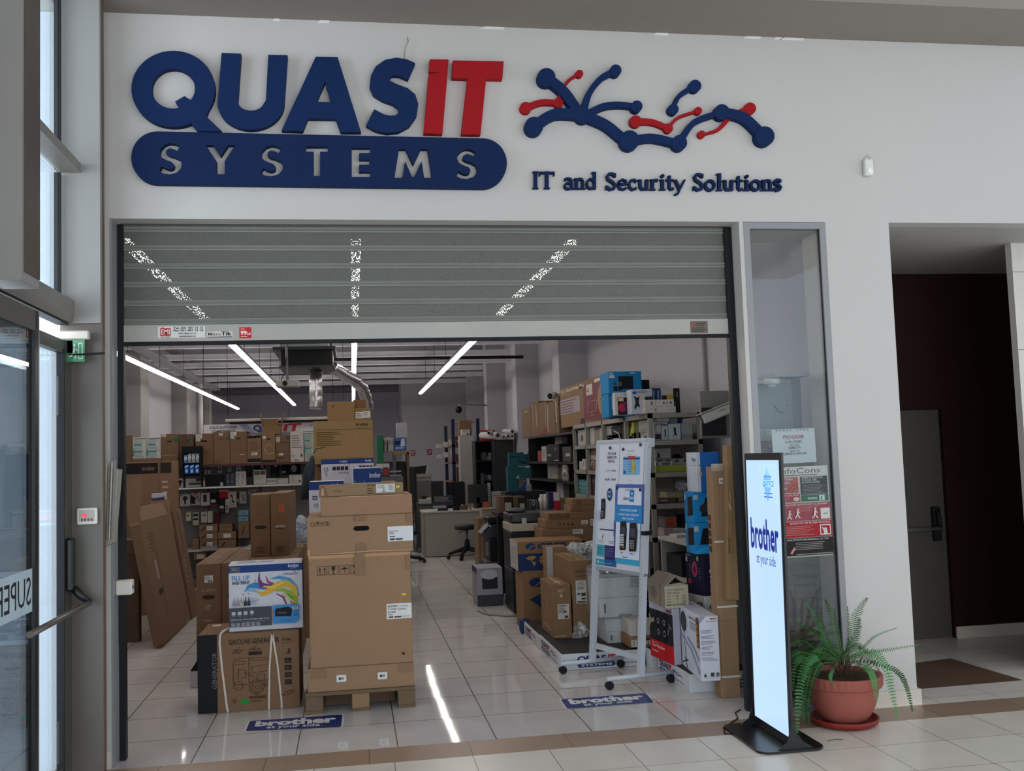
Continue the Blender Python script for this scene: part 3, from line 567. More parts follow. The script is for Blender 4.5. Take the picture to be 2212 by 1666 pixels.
for f in (.02, .9): B().cyl(((x1-x0)*f, .05, .08), ((x1-x0)*f, .05, 4.39-z0), .004, DARK, 5).obj('hanger', t)
b = B(); b.cyl((px_at(715, 777, 12)[0], 12, px_at(715, 777, 12)[1]), (3.2, 12, px_at(1085, 772, 12)[1]), .03, M('#1B1B1F', .5)); T(b.obj('sprinkler_pipe'), 'thin black pipe crossing the store below the white roof beams', 'pipe')
for px, Y, z1, lb in ((1138, 6.4, 3.7, 'grey conduit running up the store wall beside the tall conduit'), (1130, 6.6, 3.1, 'shorter grey conduit ending in a bend on the store wall'), (1527, 1.6, 3.2, 'thin grey conduit on the wall above the surveillance camera'), (433, 20.5, 4.6, 'white vertical pipe in the far corner of the store')):
    x = -3.75 if px == 433 else 3.57; p = PL(px, 900, 'x', x); t = B().cyl((x, p.y, 1.9), (x, p.y, z1), .02 if px != 433 else .06, M('#8E8B8B', .5) if px != 433 else M('#C9C6C8', .5)); T(t.obj('conduit'), lb, 'conduit')
# printed banner over the display wall
x0, z0 = px_at(440, 938, 9.05); x1, z1 = px_at(745, 910, 9.05); w_, h_ = x1-x0, z1-z0
t = empty('banner', 'long white printed banner with blue and red lettering over the display wall', 'banner', (x0, 9.05, z0))
b = B(); b.box(0, 0, 0, w_, .012, h_, M('#CFCCD2', .7)); decals(b, w_, .01, h_, [('F', 'p', [(.24, 1), (.30, 1), (.36, 0), (.30, 0)], '#9AA3BC'), ('F', 'p', [(.44, 1), (.38, 0), (.41, 0), (.47, 1)], '#8FA0C4'), ('F', 't', (.04, .52, .23, .84), '#2F2F36', 'CALCULATOARE', .02), ('F', 't', (.055, .08, .22, .40), '#2F2F36', 'COMPONENTE', .02),
    ('F', 't', (.345, .0, .545, .86), '#27489A', 'QUAS', .045), ('F', 't', (.555, .06, .69, .92), '#C23A45', 'iT', .045, .12), ('F', 'e', (.74, .45, .77, .8), '#A9B3D6')])
b.obj('sheet', t)
for f in (.004, .6, .996): B().box(w_*f-.003, .004, h_, w_*f+.003, .008, 4.395-z0, DARK).obj('cord', t)
# ================================================================== DISPLAY WALL with the PC cartons (left back)
RACKR = M('#4A2A2E', .5); PEG = M('#6E6D6B', .6, var=.12, scale=30)
zA = px_at(500, 1003, 8.6)[1]; zB = px_at(450, 1052, 8.6)[1]; zC = px_at(440, 1187, 8.6)[1]
xL, xR = px_at(368, 1050, 9)[0]-1.0, px_at(690, 1050, 9)[0]+.1
t = empty('display_rack', 'long pegboard display rack with a dark red top shelf under brown cartons', 'display rack', (xL, 9, 0))
wR = xR-xL
B().box(0, 0, 0, wR, .04, zA, PEG).obj('pegboard', t)
B().box(0, -.45, zA-.03, wR, 0, zA, RACKR).obj('top_shelf', t)
B().box(0, -.58, zB-.02, wR, 0, zB, M('#BDB9B4', .5)).obj('shelf', t)
B().box(0, -.4, zC-.03, wR, 0, zC, M('#A9A6A2', .5)).obj('shelf', t)
B().box(0, -.42, 0, wR, 0, .12, M('#55524F', .5)).obj('base_shelf', t)
for f in (.0, .25, .47, .70, .99): B().box(wR*f, -.02, 0, wR*f+.03, 0, zA, M('#5B3036', .5)).obj('upright', t)
def lbl(u0, v0, u1, v1, n=3): return ('shipping_label', 'F', (u0, v0, u1, v1), '#CFCBC4', [('l', (.08, .1, .92, .9), '#4A4744', n)])
DB = '#7D5F45'
GP = 'brown computer case cartons on the display rack'
PCB = [((85, 150, 195, 520), DB, 'plain brown carton peeking out at the wall end of the top shelf', [], []),
       ((645, 130, 920, 600), DB, 'brown carton with a green sticker and dark hand slot beside the white pair', [('F', 'e', (.34, .74, .68, .79), '#2B1C12'), ('F', 'r', (.76, .74, .98, .86), '#1F5A4C'), ('F', 'o', (.3, .42, .65, .65), '#6B513C', .02), ('F', 'l', (.1, .32, .9, .36), '#9A8A75', 1)], [lbl(.05, .91, .3, .99, 2)]),
       ((1195, 125, 1475, 580), DB, 'brown carton with two white labels beside the black ink stand', [('F', 'r', (.32, .73, .66, .79), '#20150D'), ('F', 'l', (.4, .3, .85, .5), '#5B4532', 3)], [lbl(.03, .85, .38, .98, 4), lbl(.03, .76, .28, .84, 2)]),
       ((1480, 95, 1745, 580), DB, 'tall plain brown carton with one small label at its top', [('F', 'e', (.3, .75, .62, .79), '#5A3B2C'), ('F', 'r', (.8, .74, 1.0, .84), '#1F5A4C'), ('F', 'l', (.05, .04, .6, .12), '#5B4532', 2)], [lbl(.35, .88, .58, .96, 2)]),
       ((1750, 90, 2015, 560), DB, 'brown carton with a stepped white label below the banner lettering', [('F', 'e', (.33, .76, .65, .81), '#2B1C12'), ('F', 'l', (.2, .45, .8, .7), '#6B513C', 5), ('F', 'l', (.55, .27, .98, .30), '#D6D0C4', 1)], [lbl(.02, .87, .38, .98, 4), lbl(.02, .78, .24, .86, 2)])]
for r, col, lb, pr, lab in PCB: pbox('cardboard_box', lb, 'carton', C5, r, 8.56, .42, col, pr, zb=zA+.002, parts=lab, group=GP)
PCB2 = [((1515, 1150, 1682, 1465), '#86694A', 'brown carton with dark printed bands at top and bottom', [('F', 'r', (.03, .86, .97, .95), '#1B1612'), ('F', 'r', (.03, .04, .97, .16), '#1B1612'), ('F', 'l', (.2, .45, .8, .75), '#5B4532', 6)], [lbl(.3, .28, .72, .37, 2), lbl(.35, .86, .62, .97, 2)]),
        ((1690, 1150, 1852, 1465), '#86694A', 'brown carton with a faint drawing, under the open box', [('F', 'e', (.32, .8, .68, .86), '#2B1C12'), ('F', 's', [(.2, .2), (.3, .6), (.6, .65), (.8, .5)], '#A5917A', .02), ('F', 's', [(.15, .5), (.5, .3), (.85, .35)], '#A5917A', .02), ('F', 'r', (.02, .02, .98, .1), '#1B1612')], [lbl(.05, .84, .3, .93, 2)]),
        ((1858, 1160, 2026, 1440), '#745A42', 'brown carton with a dark rule across its upper third', [('F', 'r', (0, .72, 1, .74), '#2B2018'), ('F', 'e', (.76, .84, .92, .92), '#3A2A20'), ('F', 'l', (.06, .12, .6, .2), '#2B2018', 2)], [lbl(.02, .72, .28, .92, 3), lbl(.2, .26, .5, .33, 1)]),
        ((2030, 1120, 2190, 1440), '#B7B3AC', 'pale grey carton with lines of small print on the top shelf', [('F', 'l', (.1, .45, .9, .9), '#6E6A66', 6), ('F', 'l', (.1, .15, .4, .24), '#6E6A66', 2), ('F', 'r', (.76, .16, .9, .26), '#4A4744'), ('F', 'l', (.25, .03, .75, .1), '#3A3734', 1)], [])]
for r, col, lb, pr, lab in PCB2: pbox('cardboard_box', lb, 'carton', C1, r, 8.56, .42, col, pr, zb=zA+.002, parts=lab, group=GP)
TEAL = '#2F7F86'
def teal_print(): return [('F', 'r', (.14, .93, .95, .97), '#4A5556'), ('F', 'l', (.12, .74, .9, .92), '#7E8A8A', 4), ('F', 'r', (.1, .68, .65, .735), TEAL), ('F', 'l', (.15, .45, .9, .66), '#7E8A8A', 5), ('F', 'r', (.0, .42, .7, .47), TEAL), ('F', 'p', [(0, .5), (.12, .62), (.12, .3), (0, .26)], TEAL), ('F', 'l', (.12, .1, .9, .4), '#7E8A8A', 6), ('F', 'o', (.04, .04, .97, .97), '#8D9696', .02)]
pbox('cardboard_box', 'white and teal printed carton, the one against the plain brown carton', 'carton', C5, (195, 183, 415, 520), 8.54, .42, '#B9BDB8', teal_print(), zb=zA+.05, group=GP)
pbox('cardboard_box', 'white and teal printed carton, the one toward the green-stickered carton', 'carton', C5, (418, 180, 642, 520), 8.54, .42, '#B9BDB8', teal_print(), zb=zA+.05, group=GP)
pbox('cardboard_box', 'white and green printed carton at the end of the top shelf', 'carton', CB, (240, 600, 372, 950), 8.55, .42, '#A9B0A6', teal_print(), zb=zA+.002, group=GP)
pbox('cardboard_box', 'low brown carton lying under the white and teal pair', 'carton', C5, (188, 520, 650, 565), 8.52, .42, DB, [], zb=zA+.002, group=GP)
pbox('cardboard_box', 'brown carton set back behind the black ink stand', 'carton', C5, (925, 135, 1170, 560), 8.60, .38, '#6B513C', [('F', 'r', (.2, .65, .55, 1), '#57402F'), ('F', 'r', (.55, .74, .75, .85), '#24463A')], zb=zA+.002, group=GP)
# open box with raised flaps
x0, z0, x1, z1 = pw(C1, (1685, 1068, 1905, 1152), 8.5); zt = px_at(*C1(1790, 1150), 8.56)[1]
t = empty('open_box', 'small open cardboard box with raised flaps on top of the PC cartons', 'open carton', (x0, 8.6, zt)); w_, h_ = x1-x0, z1-z0+.02
B().box(0, 0, 0, w_, .3, h_, CARD('#8A6A45'), 0, 1, 'T').obj('body', t)
for xx, dx in ((0, -.035), (w_, .035)): B().prism([(xx, h_), (xx+dx, h_+.19), (xx+dx+.006, h_+.19), (xx+.006, h_)], lambda a, c, q: (a, q, c), 0, .3, CARD('#7D5F45')).obj('flap', t)
B().prism([(0, h_), (-.06, h_+.1), (-.054, h_+.1), (.006, h_)], lambda a, c, q: (q, a, c), .02, w_-.02, CARD('#9A7A55')).obj('flap', t)
# merchandise: name, label, crop, rect, Y, depth, colour, print
PH = lambda c='#23262B': [('F', 'e', (.3, .45, .75, .82), c), ('F', 'r', (.44, .14, .6, .5), c), ('F', 'r', (.06, .88, .3, .96), '#2F5C77')]
G_ = [('product_box', 'white boxed phone holder standing at the end of the white shelf', C5, (862, 838, 1030, 1018), 8.7, .12, '#B9B6B0', PH(), zB+.002),
 ('product_box', 'wide white box with a dark keyboard picture on the white shelf', C5, (1035, 838, 1348, 1005), 8.7, .1, '#B3B0A9', [('F', 'r', (.54, .68, .99, .97), '#22252A'), ('F', 's', [(.17, .36), (.5, .37), (.85, .4)], '#3A3D42', .22), ('F', 'r', (.03, .6, .98, .64), '#7A7872')], zB+.002),
 ('product_box', 'plain black flat box between the keyboard box and the striped box', C5, (1352, 785, 1640, 992), 8.7, .05, '#15171B', [('F', 'r', (.83, .02, .98, .33), '#A8A59E')], zB+.002),
 ('product_box', 'dark blue-grey striped box beside the white printed box', C5, (1678, 738, 1832, 980), 8.68, .1, '#2B2E38', [('F', 'l', (.1, .1, .4, .9), '#6B6E78', 9), ('F', 'l', (.55, .1, .9, .9), '#6B6E78', 9)], zB+.002),
 ('product_box', 'white box printed with columns of grey text on the shelf', C5, (1834, 725, 1998, 975), 8.68, .1, '#A9A6A4', [('F', 'l', (.08, .1, .44, .9), '#6B6866', 10), ('F', 'l', (.56, .1, .92, .9), '#6B6866', 10)], zB+.002),
 ('product_box', 'tall white box with small colour photos in the middle of the shelf', C6, (1385, 110, 1582, 375), 8.7, .1, '#ABA8A0', [('F', 'r', (.06, .64, .5, .92), '#4C5A3E'), ('F', 'r', (.55, .66, .95, .92), '#5A3E38'), ('F', 'l', (.08, .35, .9, .55), '#7C7A74', 3)], zB+.002),
 ('product_box', 'white box with four small icons on the shelf', C6, (1590, 245, 1762, 362), 8.7, .12, '#ABA8A4', [('F', 'r', (.06+.23*k, .35, .2+.23*k, .72), '#76756F') for k in range(4)], zB+.002),
 ('product_box', 'plain white carton between two printed white boxes on the shelf', C6, (1770, 245, 1940, 358), 8.7, .12, '#A5A29E', [], zB+.002),
 ('product_box', 'white router box with a small code print at the end of the shelf', C6, (1955, 190, 2155, 345), 8.68, .12, '#ABA8A4', [('F', 'r', (.72, .15, .9, .38), '#5A4F4E'), ('F', 'l', (.1, .2, .5, .6), '#8A8782', 3), ('F', 'r', (.12, .75, .4, .85), '#8A8782')], zB+.002),
 ('product_box', 'narrow white box partly hidden by the big brown carton', C5, (806, 795, 858, 1018), 8.66, .12, '#9C9995', [], zB+.002),
 ('blister_pack', 'white hanging pack with a phone holder silhouette below the shelf', C5, (945, 1088, 1112, 1280), 8.85, .06, '#B5B2AE', PH()+[('F', 'p', [(.3, 1.0), (.4, 1.2), (.7, 1.2), (.85, 1.0)], '#2F6F80')], None),
 ('blister_pack', 'hanging pack with a black desk arm and red header', C5, (1125, 1060, 1270, 1270), 8.84, .05, '#A39A94', [('F', 'p', [(0, .15), (.45, .1), (.5, .6), (0, .8)], '#16171A'), ('F', 'e', (.25, .9, .8, 1.05), '#7A2A2C'), ('F', 's', [(.55, .5), (.7, .75), (.9, .3)], '#2B2B2E', .08)], None),
 ('blister_pack', 'white hanging box with a dark power bank picture', C5, (1280, 1065, 1425, 1272), 8.84, .06, '#B0ADA9', [('F', 'r', (.28, .28, .66, .84), '#26282C'), ('F', 'e', (.28, .95, .7, 1.08), '#3A3A3A')], None),
 ('blister_pack', 'black hanging pack with a white sticker and red foot', C5, (1435, 1065, 1575, 1275), 8.83, .05, '#141519', [('F', 'r', (.05, .25, .58, .48), '#B9B5B0'), ('F', 'r', (.0, .0, .8, .14), '#6E1E28')], None),
 ('blister_pack', 'bright red topped hanging pack in the middle of the pegboard', C5, (1575, 1025, 1720, 1150), 8.82, .05, '#A32026', [('F', 'r', (.0, .84, 1, 1.0), '#B8938E')], None),
 ('blister_pack', 'white hanging pack with a black bracket picture and yellow top', C5, (1715, 1045, 1848, 1305), 8.8, .05, '#B3AFAA', [('F', 's', [(.3, .76), (.5, .7), (.5, .4), (.75, .35)], '#1B1C1F', .14), ('F', 'l', (.1, .05, .9, .3), '#6A6763', 4), ('F', 'r', (.1, .94, .7, 1.02), '#A08A2A')], None),
 ('blister_pack', 'slim white hanging pack below the red topped one', C5, (1672, 1165, 1725, 1385), 8.79, .04, '#B0ADA8', [('F', 'r', (.3, .1, .7, .55), '#3A3B3E')], None),
 ('blister_pack', 'dark hanging pack with a price tag and red corner', C5, (1580, 1155, 1668, 1385), 8.83, .05, '#1B1E24', [('F', 'r', (.05, .3, .75, .48), '#AAA6A0'), ('F', 'r', (.2, .06, .8, .22), '#5A1E2A')], None),
 ('blister_pack', 'white hanging pack showing tweezers-like cables', C5, (1895, 1045, 2005, 1240), 8.84, .05, '#A9A8A6', [('F', 's', [(.3, .7), (.45, .4), (.35, .15)], '#2B3038', .1), ('F', 's', [(.6, .75), (.62, .45), (.8, .2)], '#2B3038', .1)], None),
 ('blister_pack', 'clear pack of coiled cables hanging near the stacked tall cartons', C5, (2030, 1012, 2160, 1095), 8.84, .05, '#8D9094', [('F', 's', [(.1, .5), (.3, .8), (.6, .3), (.9, .7)], '#1F2227', .12)], None),
 ('blister_pack', 'dull red hanging pack beside the tweezers pack', C5, (1850, 1055, 1892, 1210), 8.85, .04, '#5A2328', [('F', 'r', (.1, .0, .9, .3), '#9A9590')], None),
 ('blister_pack', 'yellow topped white cable box on the lower hooks', C5, (1045, 1370, 1128, 1515), 8.84, .05, '#AFAB9E', [('F', 'r', (0, .82, 1.0, 1.0), '#A8923A'), ('F', 'r', (.2, .5, .6, .65), '#2B2B2B')], None),
 ('blister_pack', 'white and lime cable box with two dark windows', C5, (1152, 1380, 1248, 1585), 8.83, .06, '#A7AA98', [('F', 'r', (.1, .68, .9, .9), '#1F2520'), ('F', 'r', (.1, .38, .9, .55), '#1F2520'), ('F', 'r', (.05, .1, .95, .22), '#8A9A3A')], None),
 ('blister_pack', 'white charger box on the lower hooks beside its narrow twin', C5, (1285, 1370, 1385, 1545), 8.84, .06, '#ABA7A1', [('F', 'r', (.3, .6, .7, .75), '#6E2A2C')], None),
 ('blister_pack', 'narrow white charger box on the lower hooks', C5, (1392, 1362, 1468, 1545), 8.83, .06, '#B2AEA8', [('F', 'r', (.4, .2, .6, .75), '#8C8984')], None),
 ('blister_pack', 'dark red case hanging beside the pegboard upright', C5, (1500, 1370, 1590, 1560), 8.86, .04, '#4A1C26', [], None),
 ('storage_bin', 'upper pale blue plastic bin clipped to the pegboard', C5, (1875, 1345, 2040, 1430), 8.75, .2, '#6E8FA3', [('F', 'r', (.35, .45, .7, .53), '#33454F')], None),
 ('storage_bin', 'lower pale blue plastic bin clipped to the pegboard', C5, (1875, 1440, 2035, 1525), 8.74, .2, '#6E8FA3', [('F', 'r', (.35, .45, .7, .53), '#33454F')], None),
 ('blister_pack', 'small white boxed camera hanging under the dark red shelf', C5, (1340, 705, 1438, 772), 8.86, .06, '#A8A6A3', [('F', 'e', (.35, .2, .6, .8), '#1C1D20')], None),
 ('blister_pack', 'white hanging pack with a dark webcam, first of three in that row', C5, (1552, 650, 1622, 760), 8.87, .05, '#9F9B99', [('F', 'r', (.2, .45, .7, .75), '#1C1D20')], None),
 ('blister_pack', 'white hanging pack with a grey hook shape, second of three in that row', C5, (1700, 655, 1770, 735), 8.87, .05, '#A09C99', [('F', 's', [(.3, .2), (.3, .7), (.8, .7)], '#55565A', .2)], None),
 ('blister_pack', 'white hanging pack with a small dark lens, third of three in that row', C5, (1838, 625, 1925, 728), 8.87, .05, '#A39F9C', [('F', 'e', (.3, .05, .7, .3), '#1C1D20')], None),
 ('blister_pack', 'black computer mouse pack with a rounded window', C5, (1995, 640, 2080, 810), 8.86, .06, '#121317', [('F', 'e', (.2, .2, .8, .9), '#2E2528')], None),
 ('blister_pack', 'black mouse pack with a small sticker under the shelf edge', C6, (1390, 15, 1560, 105), 8.86, .06, '#101114', [('F', 'r', (.62, .2, .9, .65), '#8B8886')], None),
 ('blister_pack', 'black mouse pack with a pale label beside the hanging white device', C6, (1660, 15, 1790, 215), 8.86, .06, '#131418', [('F', 'r', (.35, .75, .8, .92), '#8E8B89'), ('F', 'l', (.2, .05, .8, .2), '#55565A', 2)], None),
 ('blister_pack', 'black pack showing a white sensor shape under the shelf edge', C6, (1830, 10, 2130, 185), 8.87, .06, '#0F1013', [('F', 'e', (.5, .2, .8, .85), '#8F8E8C'), ('F', 'r', (.02, .15, .22, .35), '#9C9996')], None)]
DK = empty
for nm, lb, c, r, Y, d, col, pr, zb in G_:
    o = pbox(nm, lb, nm.replace('_', ' '), c, r, Y, d, col, pr, zb=zb, group='packaged goods on the display rack')
    if zb is None:
        w_ = o.dimensions
        me = o.data; xs = [v.co.x for v in me.vertices]; zz = max(v.co.z for v in me.vertices)
        B().cyl((max(xs)/2, 9.0-Y, zz-.012), (max(xs)/2, -.02, zz-.012), .004, M('#A5A5A5', .3, .8), 6).obj('peg_hook', o)
# boxes on the bottom shelf of the display rack
GB = 'small brown boxes at the bottom of the display rack'
X_ = lambda u: [('F', 'p', [(u, .2), (u+.18, .75), (u+.3, .75), (u+.12, .2)], '#33261C')]
for r, lb, pr, zb in (((525, 1235, 808, 1362), 'lowest of the three stacked brown boxes with white labels', X_(.08), zC+.002), ((522, 1115, 810, 1232), 'middle one of the three stacked brown boxes with white labels', X_(.08), None), ((518, 988, 812, 1112), 'topmost of the three stacked brown boxes with white labels', X_(.08), None),
                  ((822, 1225, 1100, 1345), 'brown box at the foot of the mixed stack beside the three equal boxes', X_(.15), zC+.002), ((815, 1098, 1108, 1215), 'wide brown box with a large white label in the mixed stack', [('F', 'r', (.3, .2, .72, .75), '#B9B4AA')], None), ((832, 975, 1045, 1095), 'small brown box with a folded lid on top of the mixed stack', [('F', 'r', (0, .55, 1, .6), '#4A3828')], None),
                  ((1140, 940, 1310, 1200), 'tall brown box with a dark cross-hatched mark below the blue bins', X_(.3), None), ((410, 1210, 510, 1350), 'plain small brown box beside the three stacked boxes', [], zC+.002)):
    pbox('cardboard_box', lb, 'carton', C6, r, 8.62, .3, '#7A6048', pr, zb=zb, group=GB, parts=[lbl(.42, .3, .72, .8, 3)] if 'three' in lb and 'beside' not in lb else ())
pbox('cardboard_box', 'brown box with a torn white label under the bottom shelf', 'carton', C6, (432, 1425, 632, 1540), 8.62, .3, '#7A6048', [('F', 'r', (.25, .1, .85, .7), '#A9A59E')], group=GB)
b = pw(C6, (535, 1290, 805, 1352), 8.5); o = T(B().box(0, 0, 0, b[2]-b[0], .1, .02, M('#8D9095', .4)).box(.01, 0, .025, b[2]-b[0], .1, .045, M('#73767B', .4)).obj('laptop', loc=(b[0], 8.5, zC)), 'two flat grey devices lying in front of the labelled brown boxes', 'devices')
# black ink stand
x0, z0, x1, z1 = pw(C5, (975, 325, 1285, 800), 8.33)
t = empty('ink_stand', 'black display stand holding blue and white ink packs', 'display stand', (x0, 8.33, z0)); w_, h_ = x1-x0, z1-z0
b = B().box(0, 0, 0, .02, .2, h_, BLK).box(w_-.02, 0, 0, w_, .2, h_, BLK).box(0, .19, 0, w_, .2, h_, BLK); b.obj('frame', t)
B().box(0, -.005, h_*.78, w_, .02, h_, BLK).obj('header_panel', t)
for f in (.08, .44): B().box(.02, .0, h_*f-.012, w_-.02, .19, h_*f, BLK).obj('shelf', t)
for fx in (.0, w_-.02): B().box(fx, .12, zB+.002-z0, fx+.02, .2, 0, BLK).obj('leg', t)
for k in range(3): carton('ink_pack', 'blue and white ink pack on the lower tier, %s of the row' % ('first', 'second', 'third')[k], 'ink pack', (x0+.035+k*(w_-.05)/3, 8.34, z0+h_*.08), (w_-.05)/3-.012, .1, h_*.30, '#1E5AA8', [('F', 'p', [(.1, .62), (.9, .85), (.9, .98), (.1, .75)], '#D5D9DE'), ('F', 'e', (.25, .08, .75, .5), '#A9C4DE')], group='ink packs on the black stand')
for k in range(4): carton('ink_pack', 'pale ink pack on the upper tier, %s of the row' % ('first', 'second', 'third', 'fourth')[k], 'ink pack', (x0+.03+k*(w_-.05)/4, 8.345, z0+h_*.44), (w_-.05)/4-.008, .1, h_*(.31 if k else .27), '#3D7FB8' if k == 0 else '#8E9298', [('F', 'p', [(.1, .3), (.9, .45), (.9, .7), (.1, .9)], '#C9CCD0'), ('F', 's', [(.2, .8), (.8, .2)], '#5B6068', .1)], group='ink packs on the black stand')
# ================================================================== FRONT LEFT: pallet stack
WOOD = M('#6F5C47', .8, var=.25, scale=14)
t = empty('wooden_pallet', 'weathered wooden pallet under the tall printer carton', 'pallet', (-.354, .9, 0)); pwid, pdep = .752, .75
for x in (0, .315, .632): B().box(x, 0, .02, x+.12, pdep, .118, M('#8D7053', .75, var=.1) if x == .315 else WOOD, .004).obj('stringer_block', t)
for y in (0, .31, .63): B().box(0, y, .118, pwid, y+.12, .142, WOOD, .003).obj('deck_board', t)
for x in (0, .315, .632): B().box(x, 0, 0, x+.12, pdep, .02, WOOD, .003).obj('base_board', t)
CB1 = '#A57F5C'
ARROWS = lambda u, v, s, sv: [('F', 'o', (u, v, u+s, v+sv), '#2C1E15', s*.05, sv/s)]
def icon(u, v, s, sv, k, c='#2C1E15'):
    X = lambda x, y: (u+s*x, v+sv*y); o = [('F', 'o', (u, v, u+s, v+sv), c, s*.04, sv/s)]; P_ = lambda *q: ('F', 'p', [X(*p) for p in q], c)
    if k == 0: o += [P_((.22, .2), (.30, .2), (.30, .6), (.22, .6)), P_((.14, .6), (.26, .85), (.38, .6)), P_((.70, .2), (.78, .2), (.78, .6), (.70, .6)), P_((.62, .6), (.74, .85), (.86, .6)), P_((.12, .1), (.88, .1), (.88, .14), (.12, .14))]
    if k == 1: o += [P_((.3, .92), (.7, .92), (.68, .6), (.58, .45), (.42, .45), (.32, .6)), P_((.47, .45), (.53, .45), (.53, .15), (.47, .15)), P_((.35, .1), (.65, .1), (.65, .16), (.35, .16))]
    if k == 2: o += [P_((.12, .5), (.3, .7), (.5, .76), (.7, .7), (.88, .5), (.5, .56)), P_((.48, .56), (.52, .56), (.52, .15), (.48, .15))]+[P_((.2+.14*j, .88), (.23+.14*j, .88), (.21+.14*j, .8)) for j in range(5)]
    if k == 3: o += [P_((.2, .9), (.8, .9), (.8, .84), (.2, .84)), P_((.25, .8), (.75, .8), (.72, .72), (.28, .72)), P_((.4, .66), (.6, .66), (.58, .46), (.66, .34), (.34, .34), (.5, .46)), P_((.3, .28), (.72, .28), (.72, .16), (.3, .16))]
    return o
tray = carton('cardboard_box', 'shallow brown base carton strapped to the wooden pallet', 'carton', (-.338, .915, .1425), .731, .72, .16, CB1, [('F', 'r', (.02, .58, .18, .98), '#86694E'), ('F', 'r', (.85, .6, .99, .98), '#86694E')])
for u in (.315, .70):
    b = B().box(-.035, -.012, -.025, .035, 0, .025, M('#D9D8D4', .4), .008, 2).box(-.018, -.014, -.008, .018, -.011, .010, M('#8B8B88', .4)).box(-.016, -.015, -.006, -.004, -.0135, .008, DARK); b.obj('plastic_clip', tray, (u*.731-.0+.0, .0, .085), label='white plastic carton clip')
pr = [s for k in range(4) for s in icon(.085+.108*k, .822, .095, .082, k)]
pr += [('F', 'e', (.895, .075, .922, .097), '#1A1210'), ('F', 'r', (.45, .81, .54, 1.0), '#86694E'), ('F', 'r', (.955, .84, 1.0, .97), '#86694E')]
pr += [('F', 's', [(.012, .1+.082*k), (.028, .112+.082*k)], '#6E5138', .004) for k in range(11)]
main = carton('cardboard_box', 'tall brown printer carton standing on the pallet with handling symbols', 'carton', (-.317, .925, .3028), .706, .70, .772, CB1, pr, parts=[
    ('shipping_label', 'F', (.752, .398, 1.0, .535), '#DAD8D4', [('t', (.05, .76, .43, .9), '#222222', 'RICOH', .02), ('t', (.48, .76, .84, .88), '#555555', 'Technologie', 0), ('t', (.05, .58, .40, .70), '#2A2A2A', 'W Tre-Ridney', .02), ('t', (.45, .58, .8, .72), '#3A3A3A', 'Grainloser', 0, .2), ('t', (.05, .40, .36, .51), '#333333', 'M C2000', .02), ('t', (.06, .24, .25, .34), '#444444', '418523'), ('r', (.08, .08, .26, .17), '#333333'), ('r', (.3, .08, .58, .17), '#3F3F3F'), ('l', (.6, .1, .97, .2), '#777777', 2)], 'white shipping label with black print'),
    ('sticker', 'F', (.908, .606, .946, .624), '#C9C81E', [], 'small yellow sticker'), ('packing_tape', 'F', (.0, .97, 1.0, 1.0), '#B08A63', [])])
pr = [s for k in range(4) for s in icon(.035+.045*k, .76, .042, .115, k)]
c2 = carton('cardboard_box', 'wide brown carton with an oval hand hole, resting on the tall printer carton', 'carton', (-.323, .92, 1.0758), .736, .71, .266, CB1, pr+[('F', 'r', (.46, .0, .54, .26), '#86694E'), ('F', 'r', (.45, .86, .55, 1.0), '#86694E'), ('F', 'r', (0, 0, .03, .16), '#B08A63'), ('F', 's', [(.2, .03), (.6, .06), (.98, .04)], '#BFA078', .02), ('F', 'r', (.94, .78, 1.0, 1.0), '#86694E')],
    parts=[('shipping_label', 'F', (.757, .28, 1.0, .67), '#D6D8D9', [('t', (.06, .62, .42, .74), '#4A4A4A', 'Paper Feed Unit'), ('t', (.06, .5, .25, .6), '#4A4A4A', 'PB2020'), ('r', (.08, .28, .28, .35), '#4A4A4A'), ('r', (.08, .08, .27, .2), '#3A3A3A'), ('r', (.3, .08, .58, .2), '#4A4A4A')], 'white shipping label')])
b = B(); b.prism([(x, z) for x, z in arc(.34, .175, .02, .016, 90, 270, 8)+arc(.41, .175, .02, .016, -90, 90, 8)], lambda a, c, q: (a, q, c), -.003, -.001, M('#0C0908', .9)); b.obj('hand_hole', c2)
carton('cardboard_box', 'plain brown carton under the long toner box, on the carton with the hand hole', 'carton', (-.227, .93, 1.3425), .64, .62, .135, '#A87F5E', [('F', 'r', (.2, .96, .9, 1), '#B79472')])
carton('toner_box', 'long narrow brown toner box with a white label on top of the pallet stack', 'toner box', (-.236, .94, 1.4785), .59, .16, .082, '#9A7C58', [('F', 'p', [(0, 0), (.11, 0), (.07, 1), (0, 1)], '#7A5C42'), ('F', 'p', [(.02, .08), (.06, .12), (.055, .75), (.03, .7)], '#A58C74'), ('F', 't', (.17, .36, .27, .56), '#6E5840', 'CHINE'), ('F', 't', (.57, .78, .66, .92), '#3A2C1E', 'RICOH', .02), ('F', 'l', (.57, .1, .66, .7), '#4A3A28', 3)],
    rz=math.radians(2), parts=[('shipping_label', 'F', (.675, .2, .90, .93), '#CFCDC8', [('l', (.05, .5, .5, .9), '#6A6A6A', 4), ('l', (.66, .2, .95, .9), '#555555', 6)]+[('e', (x, y, x+.05, y+.12), '#2B3A66') for x, y in ((.38, .4), (.34, .22), (.42, .22), (.30, .05), (.38, .05), (.46, .05))], 'white product label'), ('sticker', 'F', (.915, .55, .955, .75), '#C9C81E', [], 'small yellow sticker')])
